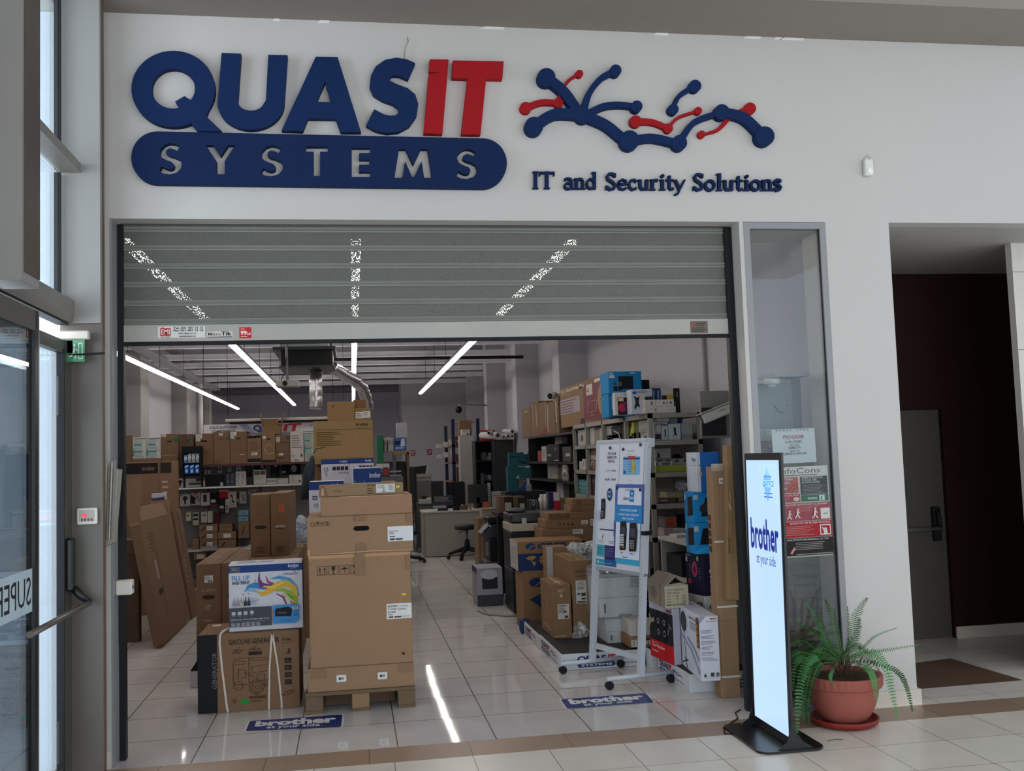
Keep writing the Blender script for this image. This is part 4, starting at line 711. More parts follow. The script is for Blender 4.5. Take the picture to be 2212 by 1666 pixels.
# brochure stands of clear plastic on the stack
for k, (px, lb) in enumerate(((775, 'clear plastic phone stand behind the toner box, the one toward the white cartons'), (795, 'clear plastic phone stand behind the toner box, the one toward the photo box'))):
    x, z = px_at(px, 1046, 1.35); t = empty('display_stand', lb, 'display stand', (x, 1.35, 1.478)); pc = M('#B9B7BC', .2, trans=.35)
    B().prism([(0, 0), (.004, 0), (-.03, .10), (-.034, .10)], lambda a, c, q: (a, q, c), 0, .06, pc).obj('back_plate', t); B().box(-.05, 0, .0, .03, .06, .004, pc).obj('foot_plate', t)
# stack of printer cartons behind the pallet
BW = '#B9BAC6'; BBL = '#1D3570'
def brother_print(fr=.8): return [('F', 'r', (0, fr, 1, 1), BBL), ('F', 't', (.66, fr+.3*(1-fr), .93, fr+.75*(1-fr)), '#AEB6CC', 'brother', .03), ('F', 'r', (.72, fr+.16*(1-fr), .9, fr+.2*(1-fr)), '#8A94B4')]
ic4 = [('F', 'r', (.4+.145*k, .55, .52+.145*k, .7), '#20222C') for k in range(4)]+[('F', 'o', (.1, .52, .24, .66), '#4A4C58', .02), ('F', 'r', (.12, .44, .22, .47), '#555866'), ('F', 't', (.14, .32, .22, .4), '#555866', 'CE')]+[('F', 'e', (.6+.1*k, .42, .66+.1*k, .48), '#777A88') for k in range(4)]
Yb = 6.0
zt = px_at(750, 1046, Yb)[1]
x0, z0, x1, z1 = pw(CX, (694, 992, 755, 1046), Yb)
carton('printer_box', 'white and blue printer carton, the one standing farther from the green post', 'printer carton', (x0, Yb, z0), x1-x0, .4, z1-z0, BW, brother_print()+ic4, group='white and blue printer cartons behind the pallet stack')
x0b, z0b, x1b, z1b = pw(CX, (755.5, 990, 807, 1046), Yb)
carton('printer_box', 'white and blue printer carton, the one standing toward the green post', 'printer carton', (x0b, Yb, z0), x1b-x0b, .4, z1b-z0, BW, brother_print()+ic4, group='white and blue printer cartons behind the pallet stack')
_p = pw(CX, (760, 1016, 812, 1046), 5.2); carton('cardboard_box', 'brown carton under the low white and blue printer carton', 'carton', (_p[0], 5.2, 0), .36, .36, _p[1]-.252, BR2)
carton('printer_box', 'low white and blue printer carton in front of the pair, behind the phone stands', 'printer carton', (pw(CX, (760, 1016, 812, 1046), 5.2)[0], 5.2, pw(CX, (760, 1016, 812, 1046), 5.2)[1]-.25), .33, .35, .25+.19, BW, [('F', 'r', (.05, .60, 1, .97), BBL), ('F', 't', (.6, .72, .98, .86), '#AEB6CC', 'brother', .03)], rz=.1)
x0c, z0c, x1c, z1c = pw(CX, (668, 1040, 744, 1180), 4.4)
carton('printer_box', 'tall white and blue printer carton peeking out beside the toner box', 'printer carton', (x0c, 4.4, z0c), x1c-x0c, .5, z1c-z0c, BW, brother_print(.87)+[('F', 'o', (.1, .72, .24, .78), '#4A4C58', .02), ('F', 't', (.14, .60, .26, .66), '#555866', 'CE'), ('F', 'l', (.08, .4, .5, .5), '#8A8C98', 2)])
carton('cardboard_box', 'brown carton under the tall white and blue printer carton', 'carton', (x0c-.05, 4.4, 0), x1c-x0c+.5, .6, z0c, BR2)
carton('cardboard_box', 'large brown carton supporting the white and blue printer cartons', 'carton', (x0-.1, 5.9, 0), 1.0, .9, z0, BR2)
xb0, zb0, xb1, zb1 = pw(CX, (677, 909, 806, 1002), 6.42)
carton('cardboard_box', 'big brown printer carton lettered in black, high above the pallet stack', 'carton', (xb0, 6.42, zb0), xb1-xb0, .45, zb1-zb0, '#97784A', [('F', 't', (.72, .875, .93, .94), '#1B1510', 'brother', .03), ('F', 't', (.76, .835, .9, .855), '#3A2C18', 'at your side'), ('F', 'r', (.03, .795, .965, .803), '#33271A'), ('F', 'l', (.05, .42, .48, .76), '#55431F', 8)])
carton('cardboard_box', 'brown carton under the big lettered printer carton', 'carton', (xb0-.0, 6.42+.38, 0), xb1-xb0, .4, zb0, BR2)
zq = zb1+.001
x0, z0, x1, z1 = pw(CX, (707, 868, 766, 908), 6.45)
carton('cardboard_box', 'brown carton with faint handling symbols on top of the lettered carton', 'carton', (x0, 6.46, zq), x1-x0, .3, z1-zq, '#8F7145', [('F', 'o', (.14, .68, .2, .84), '#5E4A2A', .01), ('F', 'r', (.21, .72, .25, .84), '#33271A'), ('F', 'o', (.42, .7, .54, .84), '#7A6138', .01), ('F', 'r', (.42, .1, .56, .34), '#84683E')], rz=-.03)
x0, z0, x1, z1 = pw(CX, (767, 882, 801, 906), 6.45)
o = carton('cardboard_box', 'small brown carton with two white labels on top of the lettered carton', 'carton', (x0, 6.45, zq), x1-x0, .3, z1-zq, '#8A6B42', parts=[('shipping_label', 'F', (.03, .15, .48, .7), '#BDBAB4', [('l', (.1, .1, .9, .9), '#6A6A6A', 3)]), ('shipping_label', 'F', (.5, .2, .97, .75), '#BDBAB4', [('l', (.1, .3, .9, .9), '#6A6A6A', 2)])])
x0, z0_, x1, z1_ = pw(CX, (763, 864, 790, 882), 6.5)
carton('cardboard_box', 'smallest reddish-brown carton topping the small labelled carton', 'carton', (x0, 6.5, z1+.001), x1-x0, .22, z1_-z1, '#7E5536', rz=.05)
# ================================================================== generator carton, ink printer carton, TV cartons
GEN = '#8B6849'
gp = [('F', 'r', (0, 0, .19, 1), '#14161A'), ('L', 'r', (0, 0, 1, 1), '#1A1A1C')]
def gen_print():
    o = [('F', 't', (.305, .855, .80, .925), '#1C1410', 'GASOLINE GENERATOR', .012)]
    G = '#4A3628'; W_ = .006
    S = lambda pts, w=W_: o.append(('F', 's', pts, G, w, .77))
    S([(.345, .62), (.36, .67), (.50, .68), (.52, .65)]); S([(.345, .62), (.345, .38), (.36, .34), (.5, .34)]); S([(.5, .68), (.5, .36)]); S([(.52, .67), (.69, .67), (.71, .63), (.71, .40), (.69, .36)])
    S([(.355, .60), (.45, .60), (.47, .63), (.36, .65)]); S([(.53, .64), (.70, .64)]); S([(.53, .56), (.70, .58), (.70, .50), (.53, .48), (.53, .56)]); S([(.40, .54), (.47, .52), (.46, .42), (.39, .42), (.40, .54)]); S([(.58, .46), (.65, .46), (.65, .38), (.58, .38), (.58, .46)]); S([(.45, .5), (.56, .42)]); S([(.5, .36), (.7, .38)])
    for r in (.075, .05, .02): S([(.575+r*math.cos(a*.35)*.95, .30+r*math.sin(a*.35)*1.22) for a in range(19)])
    S([(.395+.045*math.cos(a*.35), .33+.055*math.sin(a*.35)) for a in range(19)]); S([(.655, .36), (.655, .29), (.675, .29), (.675, .36)])
    for k in range(4): o.append(('F', 'r', (.855, .585-.092*k, .92, .645-.092*k), '#1B1511')); o.append(('F', 'l', (.865, .595-.092*k, .91, .635-.092*k), '#6B5138', 3))
    o += [('F', 't', (.885, .71, .915, .765), '#231914', '5', .03), ('F', 'r', (.85, .70, .93, .705), '#231914'), ('F', 'r', (.50, .715, .63, .75), '#231914'), ('F', 't', (.505, .78, .62, .80), '#2B1D18', '3.000 VA'), ('F', 't', (.35, .775, .45, .795), '#3A2A1E', '1.800 VA'), ('F', 'p', [(.545, .81), (.58, .81), (.56, .835)], '#8A2F22'), ('F', 'o', (.40, .81, .42, .83), '#6B4A38', .004), ('F', 'l', (.34, .74, .46, .77), '#4A3628', 2), ('F', 'l', (.5, .755, .63, .775), '#6A2F22', 1),
          ('F', 't', (.495, .155, .665, .19), '#20150F', 'TECNOWARE', .02), ('F', 's', [(.56, .2), (.585, .22), (.56, .235)], '#20150F', .006), ('F', 'l', (.52, .11, .67, .14), '#4A3628', 1), ('F', 't', (.835, .88, .92, .91), '#33261C', 'kg'), ('F', 'o', (.83, .84, .925, .875), '#33261C', .003), ('F', 'l', (.34, .11, .38, .17), '#4A3628', 3), ('F', 's', [(.81, .19), (.84, .17), (.95, .21), (.94, .235), (.85, .21)], '#33261C', .008)]
    vs = lambda u, v: None
    return o
gen = carton('generator_box', 'brown and black gasoline generator carton strapped in white on the floor', 'generator carton', (-1.098, 1.14, .0), .696, .50, .540, GEN, gp+gen_print(), parts=[('sticker', 'F', (.415, .085, .495, .15), '#1F8A35', [], 'bright green sticker')])
b = B(); fnv = lambda u, v: (.10+.03*(1-v)-.0, -.002, .17+u*.22)
put_text(b, 'GENERATOR', lambda u, v: (.098+.03*(1-v), -.0022, .165+u*.25), (0, 0, 1, 1), ink('#6A6663')); b.obj('printed_lettering', gen)
STRAP = M('#C9C2B6', .4, var=.06)
def strap(pts, w, nm='strap'):
    b = B()
    for q in stroke_quads([(x, z) for x, z in pts], w): b.prism([(a, c) for a, c in (q[0], q[1], q[2], q[3])], lambda a, c, t: (a, t, c), -.006, -.0035, STRAP)
    return b.obj(nm, gen)
strap([(.155, .54), (.15, .48), (.165, .3), (.195, .03), (.202, .002)], .014); strap([(.51, .54), (.49, .3), (.48, .002)], .012); strap([(.51, .54), (.545, .3), (.568, .05), (.568, .002)], .012)
b = B(); b.tube([(.155, -.004, .54), (.17, .02, .556), (.22, .2, .56), (.25, .45, .553)], .008, STRAP, 6); b.obj('strap', gen)
B().box(.05, .36, .5412, .11, .44, .542, ink('#BDB7AC')).obj('sticker', gen)
# ink tank printer carton
PW_ = '#C9CBD4'
def swirl():
    o = []
    def st(pts, w, c): o.append(('F', 's', [((x-360)/600, 1-(y-210)/555) for x, y in pts], c, w, 1.05))
    st([(490, 440), (520, 400), (570, 390), (640, 410), (700, 400)], [.01, .05, .09, .08, .03], '#3F83B5'); st([(500, 430), (560, 430), (610, 455)], [.02, .05, .02], '#79AFD1')
    st([(610, 290), (605, 340), (620, 390), (680, 410), (740, 400)], [.01, .03, .08, .08, .03], '#6B3A78'); st([(660, 320), (680, 370), (720, 390)], [.01, .03, .04], '#8E3E6E')
    st([(700, 345), (770, 335), (850, 365), (900, 420), (925, 500)], [.01, .05, .07, .06, .03], '#4A8FBE'); st([(800, 350), (860, 390), (915, 470)], [.02, .04, .03], '#6FB2C4')
    st([(590, 440), (630, 470), (690, 440), (760, 400), (830, 390), (890, 430), (905, 520), (890, 565)], [.02, .06, .09, .10, .09, .08, .06, .03], '#D2A83A'); st([(640, 405), (720, 415), (800, 380)], [.02, .04, .02], '#E2C25A')
    st([(740, 445), (800, 440), (860, 470), (905, 530), (900, 565)], [.02, .05, .07, .07, .05], '#8DA83C'); st([(790, 470), (850, 510), (870, 550)], [.02, .03, .02], '#B5C24A'); st([(830, 470), (880, 520)], [.02, .03], '#5E8A34')
    st([(745, 470), (800, 500), (825, 560)], [.01, .03, .02], '#7E3A72'); st([(860, 540), (885, 565)], [.02, .04], '#C26A2E')
    for x, y, r, c in ((478, 462, 5, '#3F83B5'), (578, 350, 5, '#6B3A78'), (697, 320, 4, '#3F83B5'), (600, 512, 4, '#3F83B5'), (520, 455, 5, '#3F83B5')): o.append(('F', 'e', ((x-r-360)/600, 1-(y+r-210)/555, (x+r-360)/600, 1-(y-r-210)/555), c))
    return o
ip = [('F', 'r', (0, .868, 1, .975), '#1B3C78'), ('F', 't', (.805, .915, .955, .965), '#C3CCDF', 'brother', .03), ('F', 'l', (.83, .893, .93, .91), '#8E9CC0', 1), ('F', 't', (.045, .755, .285, .825), '#2F7FB5', 'FILL UP', .015), ('F', 't', (.045, .695, .285, .745), '#243A5E', 'AND PRINT', .03), ('F', 't', (.735, .80, .94, .845), '#5A5E6C', 'inkbenefit', 0)]
ip += [('F', 'e', (.87+.022*k, .85, .885+.022*k, .865), '#3A3E4C') for k in range(2)]+[('F', 'e', (.935, .852, .95, .868), '#3A3E4C')]
ip += swirl()
for k, c in enumerate(('#6A8FA8', '#B07A86', '#C2B48A', '#2A2A30', '#302A30')):
    u = .055+.047*k+(.008 if k > 2 else 0); hh = .0 if k < 3 else .012
    ip += [('F', 'p', [(u, .38), (u+.04, .38), (u+.04, .44), (u+.03, .455), (u+.01, .455), (u, .44)], '#9A9CA6' if k < 3 else '#3A3A40'), ('F', 'r', (u+.004, .385, u+.036, .425), c), ('F', 'p', [(u+.013, .455), (u+.028, .455), (u+.024, .50+hh), (u+.017, .50+hh)], '#8A8C98' if k < 3 else '#3A2A2E')]
ip += [('F', 'o', (.29, .39, .385, .49), '#7FA0BC', .003), ('F', 't', (.30, .43, .375, .455), '#3F7FB0', '15000'), ('F', 'l', (.3, .40, .375, .425), '#8FA8C0', 1), ('F', 'l', (.3, .46, .375, .48), '#8FA8C0', 1),
       ('F', 'r', (.005, .075, .575, .355), '#45484F'), ('F', 't', (.03, .165, .55, .195), '#B9BBC4', 'Multifunction Colour Wireless Inkjet Printer'), ('F', 'r', (.03, .15, .55, .153), '#8E9098')]
ip += [('F', 'r', (.04+.08*k, .25, .09+.08*k, .30), '#B5B7C0') for k in range(3)]+[('F', 'e', (.285, .25, .335, .31), '#B5B7C0')]+[('F', 'l', (.04+.08*k, .225, .09+.08*k, .24), '#8E9098', 1) for k in range(4)]
ip += [('F', 'o', (.035+.067*k, .085, .083+.067*k, .135), '#B5B7C0', .006, 1.05) for k in range(6)]+[('F', 'l', (.045+.067*k, .095, .075+.067*k, .125), '#C9CAD2', 2) for k in range(6)]
ip += [('F', 'p', [(.595, .09), (.90, .09), (.935, .115), (.95, .15), (.95, .365), (.595, .365)], '#3F87BE'), ('F', 'p', [(.62, .20), (.84, .19), (.855, .30), (.80, .335), (.64, .32), (.62, .29)], '#16181C'), ('F', 'p', [(.66, .24), (.78, .235), (.78, .26), (.66, .265)], '#4A4E55'), ('F', 't', (.68, .115, .86, .15), '#2C6C9E', 'DCP-T500W'), ('F', 'r', (.87, .2, .94, .215), '#1F4F77')]
ip += [('F', 'p', [(.875+.035*k, .235), (.895+.035*k, .235), (.888+.035*k, .275), (.882+.035*k, .275)], c) for k, c in enumerate(('#1F5E8E', '#1F5E8E'))]+[('F', 'p', [(.855+.03*k, .29), (.875+.03*k, .29), (.868+.03*k, .345), (.862+.03*k, .345)], c) for k, c in enumerate(('#C9CED8', '#C98A96', '#C9C28A'))]
zg = .5425
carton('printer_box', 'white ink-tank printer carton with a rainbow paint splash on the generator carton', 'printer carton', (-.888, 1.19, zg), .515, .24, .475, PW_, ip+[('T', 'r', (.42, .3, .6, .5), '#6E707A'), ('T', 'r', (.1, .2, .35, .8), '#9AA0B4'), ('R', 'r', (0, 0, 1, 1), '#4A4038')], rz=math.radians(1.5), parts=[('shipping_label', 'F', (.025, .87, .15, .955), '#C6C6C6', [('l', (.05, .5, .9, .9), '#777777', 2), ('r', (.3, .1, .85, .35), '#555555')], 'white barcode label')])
# TV cartons standing upright, narrow ends to the door
TVC = '#7C5B40'; GT = 'upright television cartons behind the generator carton'
for k, (xa, lb) in enumerate(((-1.264, 'television carton with a white label and a 55 inch print on its narrow end'), (-1.066, 'television carton partly behind the ink-tank printer carton'), (-.868, 'television carton mostly hidden behind the ink-tank printer carton'), (-.67, 'television carton beside the pallet stack'))):
    o = carton('television_box', lb, 'television carton', (xa, 2.2, 0), .194, 1.5, .935, TVC, [('F', 't', (.22, .92, .78, .945), '#5C4330', 'HORIZON'), ('F', 'e', (.24, .695, .76, .735), '#2A1A10'), ('F', 't', (.4, .765, .78, .785), '#9A8066', 'SERIES'), ('F', 's', [(.3, .79), (.26, .76), (.32, .77)], '#9A8066', .012), ('F', 't', (.36, .61, .62, .65), '#9A8066', '55"', .02), ('F', 'l', (.28, .50, .72, .54), '#8A6E54', 1), ('F', 'l', (.3, .2, .7, .44), '#8A6E54', 5), ('T', 'e', (.25, .35, .75, .45), '#6E5038'), ('T', 'r', (.49, 0, .51, 1), '#9A7A58')],
        group=GT, parts=[('shipping_label', 'F', (.34, .84, .68, .90), '#C5C2BC', [('l', (.05, .4, .9, .9), '#777777', 2), ('r', (.4, .1, .9, .3), '#555555')])] if k < 2 else ())
carton('monitor_box', 'tall brown monitor carton with a dark hand slot on the television cartons', 'monitor carton', (-.873, 2.62, .936), .165, .6, .527, '#7A5A3A', [('F', 'e', (.2, .44, .83, .5), '#1E1510'), ('F', 'o', (.28, .54, .68, .6), '#66492E', .02), ('F', 'o', (.25, .05, .8, .16), '#5C4028', .02), ('F', 'l', (.3, .07, .75, .14), '#3A281A', 3), ('F', 'l', (.3, .65, .75, .9), '#6B4C30', 3)], rz=.02)
carton('monitor_box', 'tall brown monitor carton with an orange round sticker on the television cartons', 'monitor carton', (-.702, 2.60, .936), .148, .85, .535, '#7A5A3A', [('F', 'e', (.25, .44, .82, .49), '#97897A'), ('F', 'e', (.22, .43, .84, .45), '#3A2818'), ('F', 'o', (.28, .54, .68, .6), '#66492E', .02), ('F', 'o', (.25, .05, .8, .16), '#5C4028', .02), ('F', 'l', (.3, .07, .75, .14), '#3A281A', 3)], rz=-.02, parts=[('sticker', 'F', (.46, .70, .76, .80), '#B04A22', [('s', [(.5, .3), (.4, .6), (.6, .7)], '#3A2418', .12)], 'orange round sticker')])
# crumpled things on and around the TV cartons
def blob(name, label, cat, loc, size, m, seed=1, amp=.25, n=24, pinch=0):
    r_ = random.Random(seed); b = B(); bm = b.bm; b.mi(m)
    bmesh.ops.create_icosphere(bm, subdivisions=4, radius=1)
    ph = [(r_.uniform(2, 7), r_.uniform(2, 7), r_.uniform(2, 7), r_.uniform(0, 6)) for _ in range(7)]
    for v in bm.verts:
        p = v.co.copy(); f = sum(math.sin(a*p.x+c*p.y+e*p.z+g) for a, c, e, g in ph)/7
        k = 1+amp*f*1.6; q = Vector((p.x*k, p.y*k, max(p.z, -.75)*k)); v.co = Vector((q.x*size[0], q.y*size[1], (q.z+.75)*size[2]))
    for f in bm.faces: f.smooth = True
    return T(b.obj(name, loc=loc), label, cat)
x, z = px_at(515, 1186, 3.0)
t = empty('plastic_bag', 'clear crinkled plastic bag lying on the television cartons', 'plastic bag', (-1.0, 3.35, .937))
b = B(); b.prism([(0, 0), (.34, 0), (.36, .30), (.30, .27), (.2, .14)], lambda a, c, q: (a-.02, q, c), 0, .25, film('bag_film', .45)); b.obj('wrap', t); B().box(.12, .03, .002, .3, .2, .07, M('#1F2226', .6), .02).obj('contents', t)
p = px_at(668, 1080, 4.3)
blob('jacket', 'dark blue-grey jacket hanging beside the white and blue printer cartons', 'jacket', (px_at(662, 1080, 4.9)[0]-.03, 4.95, px_at(662, 1078, 4.9)[1]), (.06, .08, .27), M('#222831', .6, var=.35, scale=12), 3, .1)
bpy.data.objects['jacket'].rotation_euler = (0, .22, 0)
B().tube([(0, 0, .5), (0.02, .05, .56), (.1, .3, .6)], .006, DARK, 6).obj('hanger', bpy.data.objects['jacket'])
x, z = px_at(653, 1170, 4.2)
blob('plastic_bag', 'crumpled grey-blue plastic bag squeezed behind the monitor cartons', 'plastic bag', (x-.02, 4.1, z-.0), (.12, .12, .14), film('bag_film2', .7, '#A9B3C0'), 5, .3)
carton('cardboard_box', 'brown carton under the grey-blue plastic bag', 'carton', (x-.25, 3.95, 0), .45, .4, z-.001, BR2)
# ================================================================== LEFT SIDE: leaning cartons and a big carton behind
LC = '#7A5C44'
th = math.radians(10.3)
o = carton('flat_box', 'long flat brown carton leaning beside the doorway with one scribbled black word', 'flat carton', (-1.91, 3.84, .02), .095, 1.6, 1.19, LC, [('R', 't', (.16, .36, .32, .42), '#17110D', 'apus', .03, .3), ('F', 'r', (0, .98, 1, 1), '#8A6B50'), ('R', 'r', (.2, .5, .26, .66), '#8E8378'), ('R', 's', [(.3, .2), (.32, .9)], '#6B4F39', .01)]+[('R', 's', [(.16, .74+.03*k), (.26, .74+.03*k)], '#4A3424', .006) for k in range(6)], rot=(0, -th, 0))
B().prism([(0, 1.19), (.095, 1.19), (.19, 1.62), (-.02, 1.63)], lambda a, c, q: (a, q, c), .0, .03, CARD('#866850')).obj('flap', o)
B().prism([(.095, 1.19), (.085, 1.195), (.05, 1.33), (.058, 1.335)], lambda a, c, q: (a, q, c), .12, 1.5, CARD('#8A6B52')).obj('flap', o)
B().prism([(0, 1.19), (.095, 1.19), (.09, 1.3), (.0, 1.28)], lambda a, c, q: (a, q, c), 1.57, 1.6, CARD('#866850')).obj('flap', o)
th2 = math.radians(9.5)
x, y = PL(404, 1342, 'z', 0).x, PL(404, 1342, 'z', 0).y
carton('flat_box', 'second flat brown carton leaning behind the scribbled one, its edge toward the aisle', 'flat carton', (-1.888, 5.56, .015), .075, .5, 1.22, '#745740', [('R', 'l', (.2, .25, .4, .55), '#8A7058', 6), ('R', 'o', (.25, .45, .4, .49), '#8A7058', .01), ('F', 'r', (.4, .8, .6, .98), '#9A8E82'), ('R', 'r', (.45, .6, .5, .98), '#5C4330')], rot=(0, -th2, 0))
xa, za = px_at(272, 1130, 6.15); xb, zb_ = px_at(370, 996, 6.15)
carton('cardboard_box', 'big brown carton with a black lettered band behind the leaning flat cartons', 'carton', (xb-.9, 6.15, .75), .9, .5, zb_-.75, '#846449', [('F', 'r', (.1, .865, .83, .985), '#16120F'), ('F', 't', (.63, .9, .79, .95), '#7A6450', 'brother', .02), ('F', 'r', (.86, .865, 1.0, .985), '#2A2018'), ('F', 'r', (.2, .68, .32, .75), '#33261C'), ('F', 'r', (.36, .68, .47, .75), '#33261C'), ('F', 'r', (.848, 0, .852, 1), '#5C4330'), ('F', 'l', (.88, .5, .96, .8), '#A5937F', 5)])
carton('cardboard_box', 'brown carton carrying the big carton with the black band', 'carton', (xb-.95, 6.15, 0), .95, .5, .749, BR2)
x0, z0, x1, z1 = pw(C7, (222, 242, 330, 295), 5.3)
carton('product_box', 'small white and purple box tucked behind the leaning flat cartons', 'product box', (x0, 5.455, z0), x1-x0, .095, z1-z0, '#A9A5B4', [('F', 'p', [(0, 0), (.95, 0), (.95, .5), (.3, .3), (0, .3)], '#3B3560')])
carton('cardboard_box', 'brown carton under the small white and purple box', 'carton', (x0-.02, 5.46, 0), .2, .08, z0-.001, BR2)
for k, (r, lb, col) in enumerate((((45, 715, 145, 1400), 'brown flat carton with plastic tape upright at the guide rail', '#5E4636'), ((40, 605, 115, 715), 'short brown carton wedged above the taped flat carton', '#66503E'))):
    x0, z0, x1, z1 = pw(C7, r, 4.3); carton('flat_box', lb, 'flat carton', (x0-.15, 4.3, 0 if k == 0 else z0), x1-x0+.15, .12 if k == 0 else .3, z1-(0 if k == 0 else z0), col, [('F', 'r', (.2, .5, .26, .9), '#8E8A88'), ('F', 's', [(.5, .1), (.52, .9)], '#4A3629', .03)])
b = B(); x0, z0, x1, z1 = pw(CX, (411, 1448, 430, 1512), 2.0)
t = empty('product_box', 'small white box with a black lid peeking out behind the generator carton', 'product box', (x0, 2.0, 0)); B().box(0, 0, 0, .25, .16, .13, M('#A5A3A2', .5), .004).obj('body', t); B().prism([(0, .13), (.25, .13), (.25, .2), (.06, .22)], lambda a, c, q: (a, q, c), 0, .16, BLK).obj('lid', t)
# ================================================================== SALES DESK AND BACK AREA
DKW = M('#8F8A82', .5, var=.03)
x0, z0, x1, z1 = pw(CD, (330, 1018, 975, 1580), 11.3); zt = z1
t = empty('sales_desk', 'long pale grey sales desk with a panelled front at the end of the aisle', 'desk', (x0, 11.3, 0)); wv = x1-x0+.35
B().box(0, .0, .012, wv, .03, zt-.03, DKW).obj('front_panel', t); B().box(-.03, .0, .012, 0, .75, zt-.03, M('#7A756E', .5)).obj('side_panel', t); B().box(-.04, -.02, zt-.03, wv, .8, zt, M('#A8A39A', .45)).obj('worktop', t); B().box(0, .01, 0, wv, .03, .012, DARK).obj('plinth', t)
def tower(nm, lb, cat, r, Y, d, col, pr=(), c=CD, zb=None, **k): return pbox(nm, lb, cat, c, r, Y, d, col, pr, zb=zb, **k)
BK = '#17181B'
# stool
s = empty('stool', 'black swivel stool on castors in front of the sales desk', 'stool', (1.90, 10.75, 0)); z_s = px_at(*CD(830, 1205), 10.8)[1]
B().lathe([(.05, z_s-.06), (.19, z_s-.05), (.21, z_s-.02), (.2, z_s+.02), (.12, z_s+.035), (0.001, z_s+.035)], M(BK, .5), 28).obj('seat', s)
B().lathe([(.022, z_s-.25), (.022, z_s-.05)], M('#6A6A6C', .3, .6), 12).lathe([(.05, .16), (.045, z_s-.25), (.03, z_s-.22)], M(BK, .5), 14).obj('column', s)
B().tube([(0, -.02, z_s-.07), (-.1, -.03, z_s-.08), (-.14, -.03, z_s-.11)], .008, M(BK), 6).obj('lever', s)
for k in range(5):
    a = k*2*math.pi/5+.5; c_, s2 = math.cos(a), math.sin(a); B().tube([(.03*c_, .03*s2, .17), (.2*c_, .2*s2, .13), (.32*c_, .32*s2, .085)], [.04, .03, .022], M(BK, .5), 8).obj('leg', s)
    for e in (-.018, .018): pass
    B().cyl((.32*c_-s2*.025, .32*s2+c_*.025, .035), (.32*c_+s2*.025, .32*s2-c_*.025, .035), .034, M('#101012', .5), 12).obj('caster', s)
def on_desk(nm, lb, cat, r, Y, d, col, pr=(), zb=None, **k): return tower(nm, lb, cat, r, Y, d, col, pr, CD, zb=zt+.0005 if zb is None else zb, **k)
x0, z0, x1, z1 = pw(CD, (840, 700, 1080, 1005), 11.75)
t = empty('computer_monitor', 'black computer monitor seen from behind on the sales desk', 'monitor', (x0, 11.75, zt+.001)); w_ = x1-x0
B().box(0, 0, .09, w_, .04, z1-zt, M('#0E0F11', .4), .006).obj('screen_case', t); B().box(w_*.42, .0, 0, w_*.58, .05, .2, M(BK)).obj('stand', t); B().box(w_*.3, -.05, 0, w_*.7, .14, .012, M(BK)).obj('foot', t)
on_desk('desk_phone', 'dark telephone lump at the desk edge below the monitor', 'telephone', (665, 975, 745, 1018), 11.35, .12, '#14161C')
on_desk('wooden_tray', 'small wooden tray with bits beside the monitor foot', 'tray', (755, 955, 840, 1005), 11.4, .1, '#6E4F30')
on_desk('tape_roll', 'small yellow tape roll on the desk beside the wooden tray', 'tape roll', (855, 965, 885, 1000), 11.35, .06, '#A08A3A')
on_desk('carton_box', 'bright orange box on the desk beside the monitor', 'box', (1030, 918, 1092, 1000), 11.5, .1, '#C2501E')
on_desk('desk_tray', 'dark glass dish and scissors on the desk front edge', 'desk tray', (480, 990, 600, 1015), 11.4, .12, '#1C1E26')
on_desk('label_printer', 'white label printer at the end of the sales desk', 'label printer', (1132, 790, 1240, 985), 11.8, .2, '#8F8A84', [('F', 'r', (.0, .72, 1, .76), '#4A4744')])
on_desk('document_pile', 'tilted pile of white papers beside the monitor on the desk', 'papers', (1080, 690, 1112, 920), 11.9, .1, '#A5A3A6', [('F', 'l', (0, 0, 1, 1), '#55565A', 10)])
on_desk('card_box', 'low beige carton on the aisle end of the desk with a taped note', 'carton', (1012, 1000, 1205, 1110), 10.9, .3, '#7E7264', [('F', 'r', (.02, .9, .98, .94), '#5A5048'), ('F', 'r', (.1, .0, .7, .5), '#8E8A86')], zb=None) if False else None
pbox('cardboard_box', 'beige carton with a taped paper note at the aisle end of the desk', 'carton', CD, (1008, 995, 1208, 1120), 10.2, .35, '#82766A', [('F', 'r', (.02, .88, .98, .93), '#5A5048'), ('F', 'r', (.06, .05, .72, .55), '#8E8A86'), ('F', 'l', (.1, .12, .66, .48), '#5A5856', 3)], zb=None)
_x = pw(CD, (1008, 995, 1208, 1120), 10.2); carton('cardboard_box', 'tall brown carton carrying the beige carton with the note', 'carton', (_x[0]+.05, 10.22, 0), _x[2]-_x[0]-.05, .32, _x[1]-.001, '#6E5A48')
# flat brown boards leaning at the desk end
for k, (r, lb, c_) in enumerate((((965, 1110, 1020, 1655), 'thin brown board standing upright beside the stool', '#7E6247'), ((1022, 1200, 1060, 1600), 'second thin brown board tucked behind the small black copier', '#6E543E'))):
    a = pw(CD, r, 8.6-.3*k); carton('flat_box', lb, 'flat carton', (a[0], 8.6-.3*k, 0), a[2]-a[0], .5, a[3], c_)
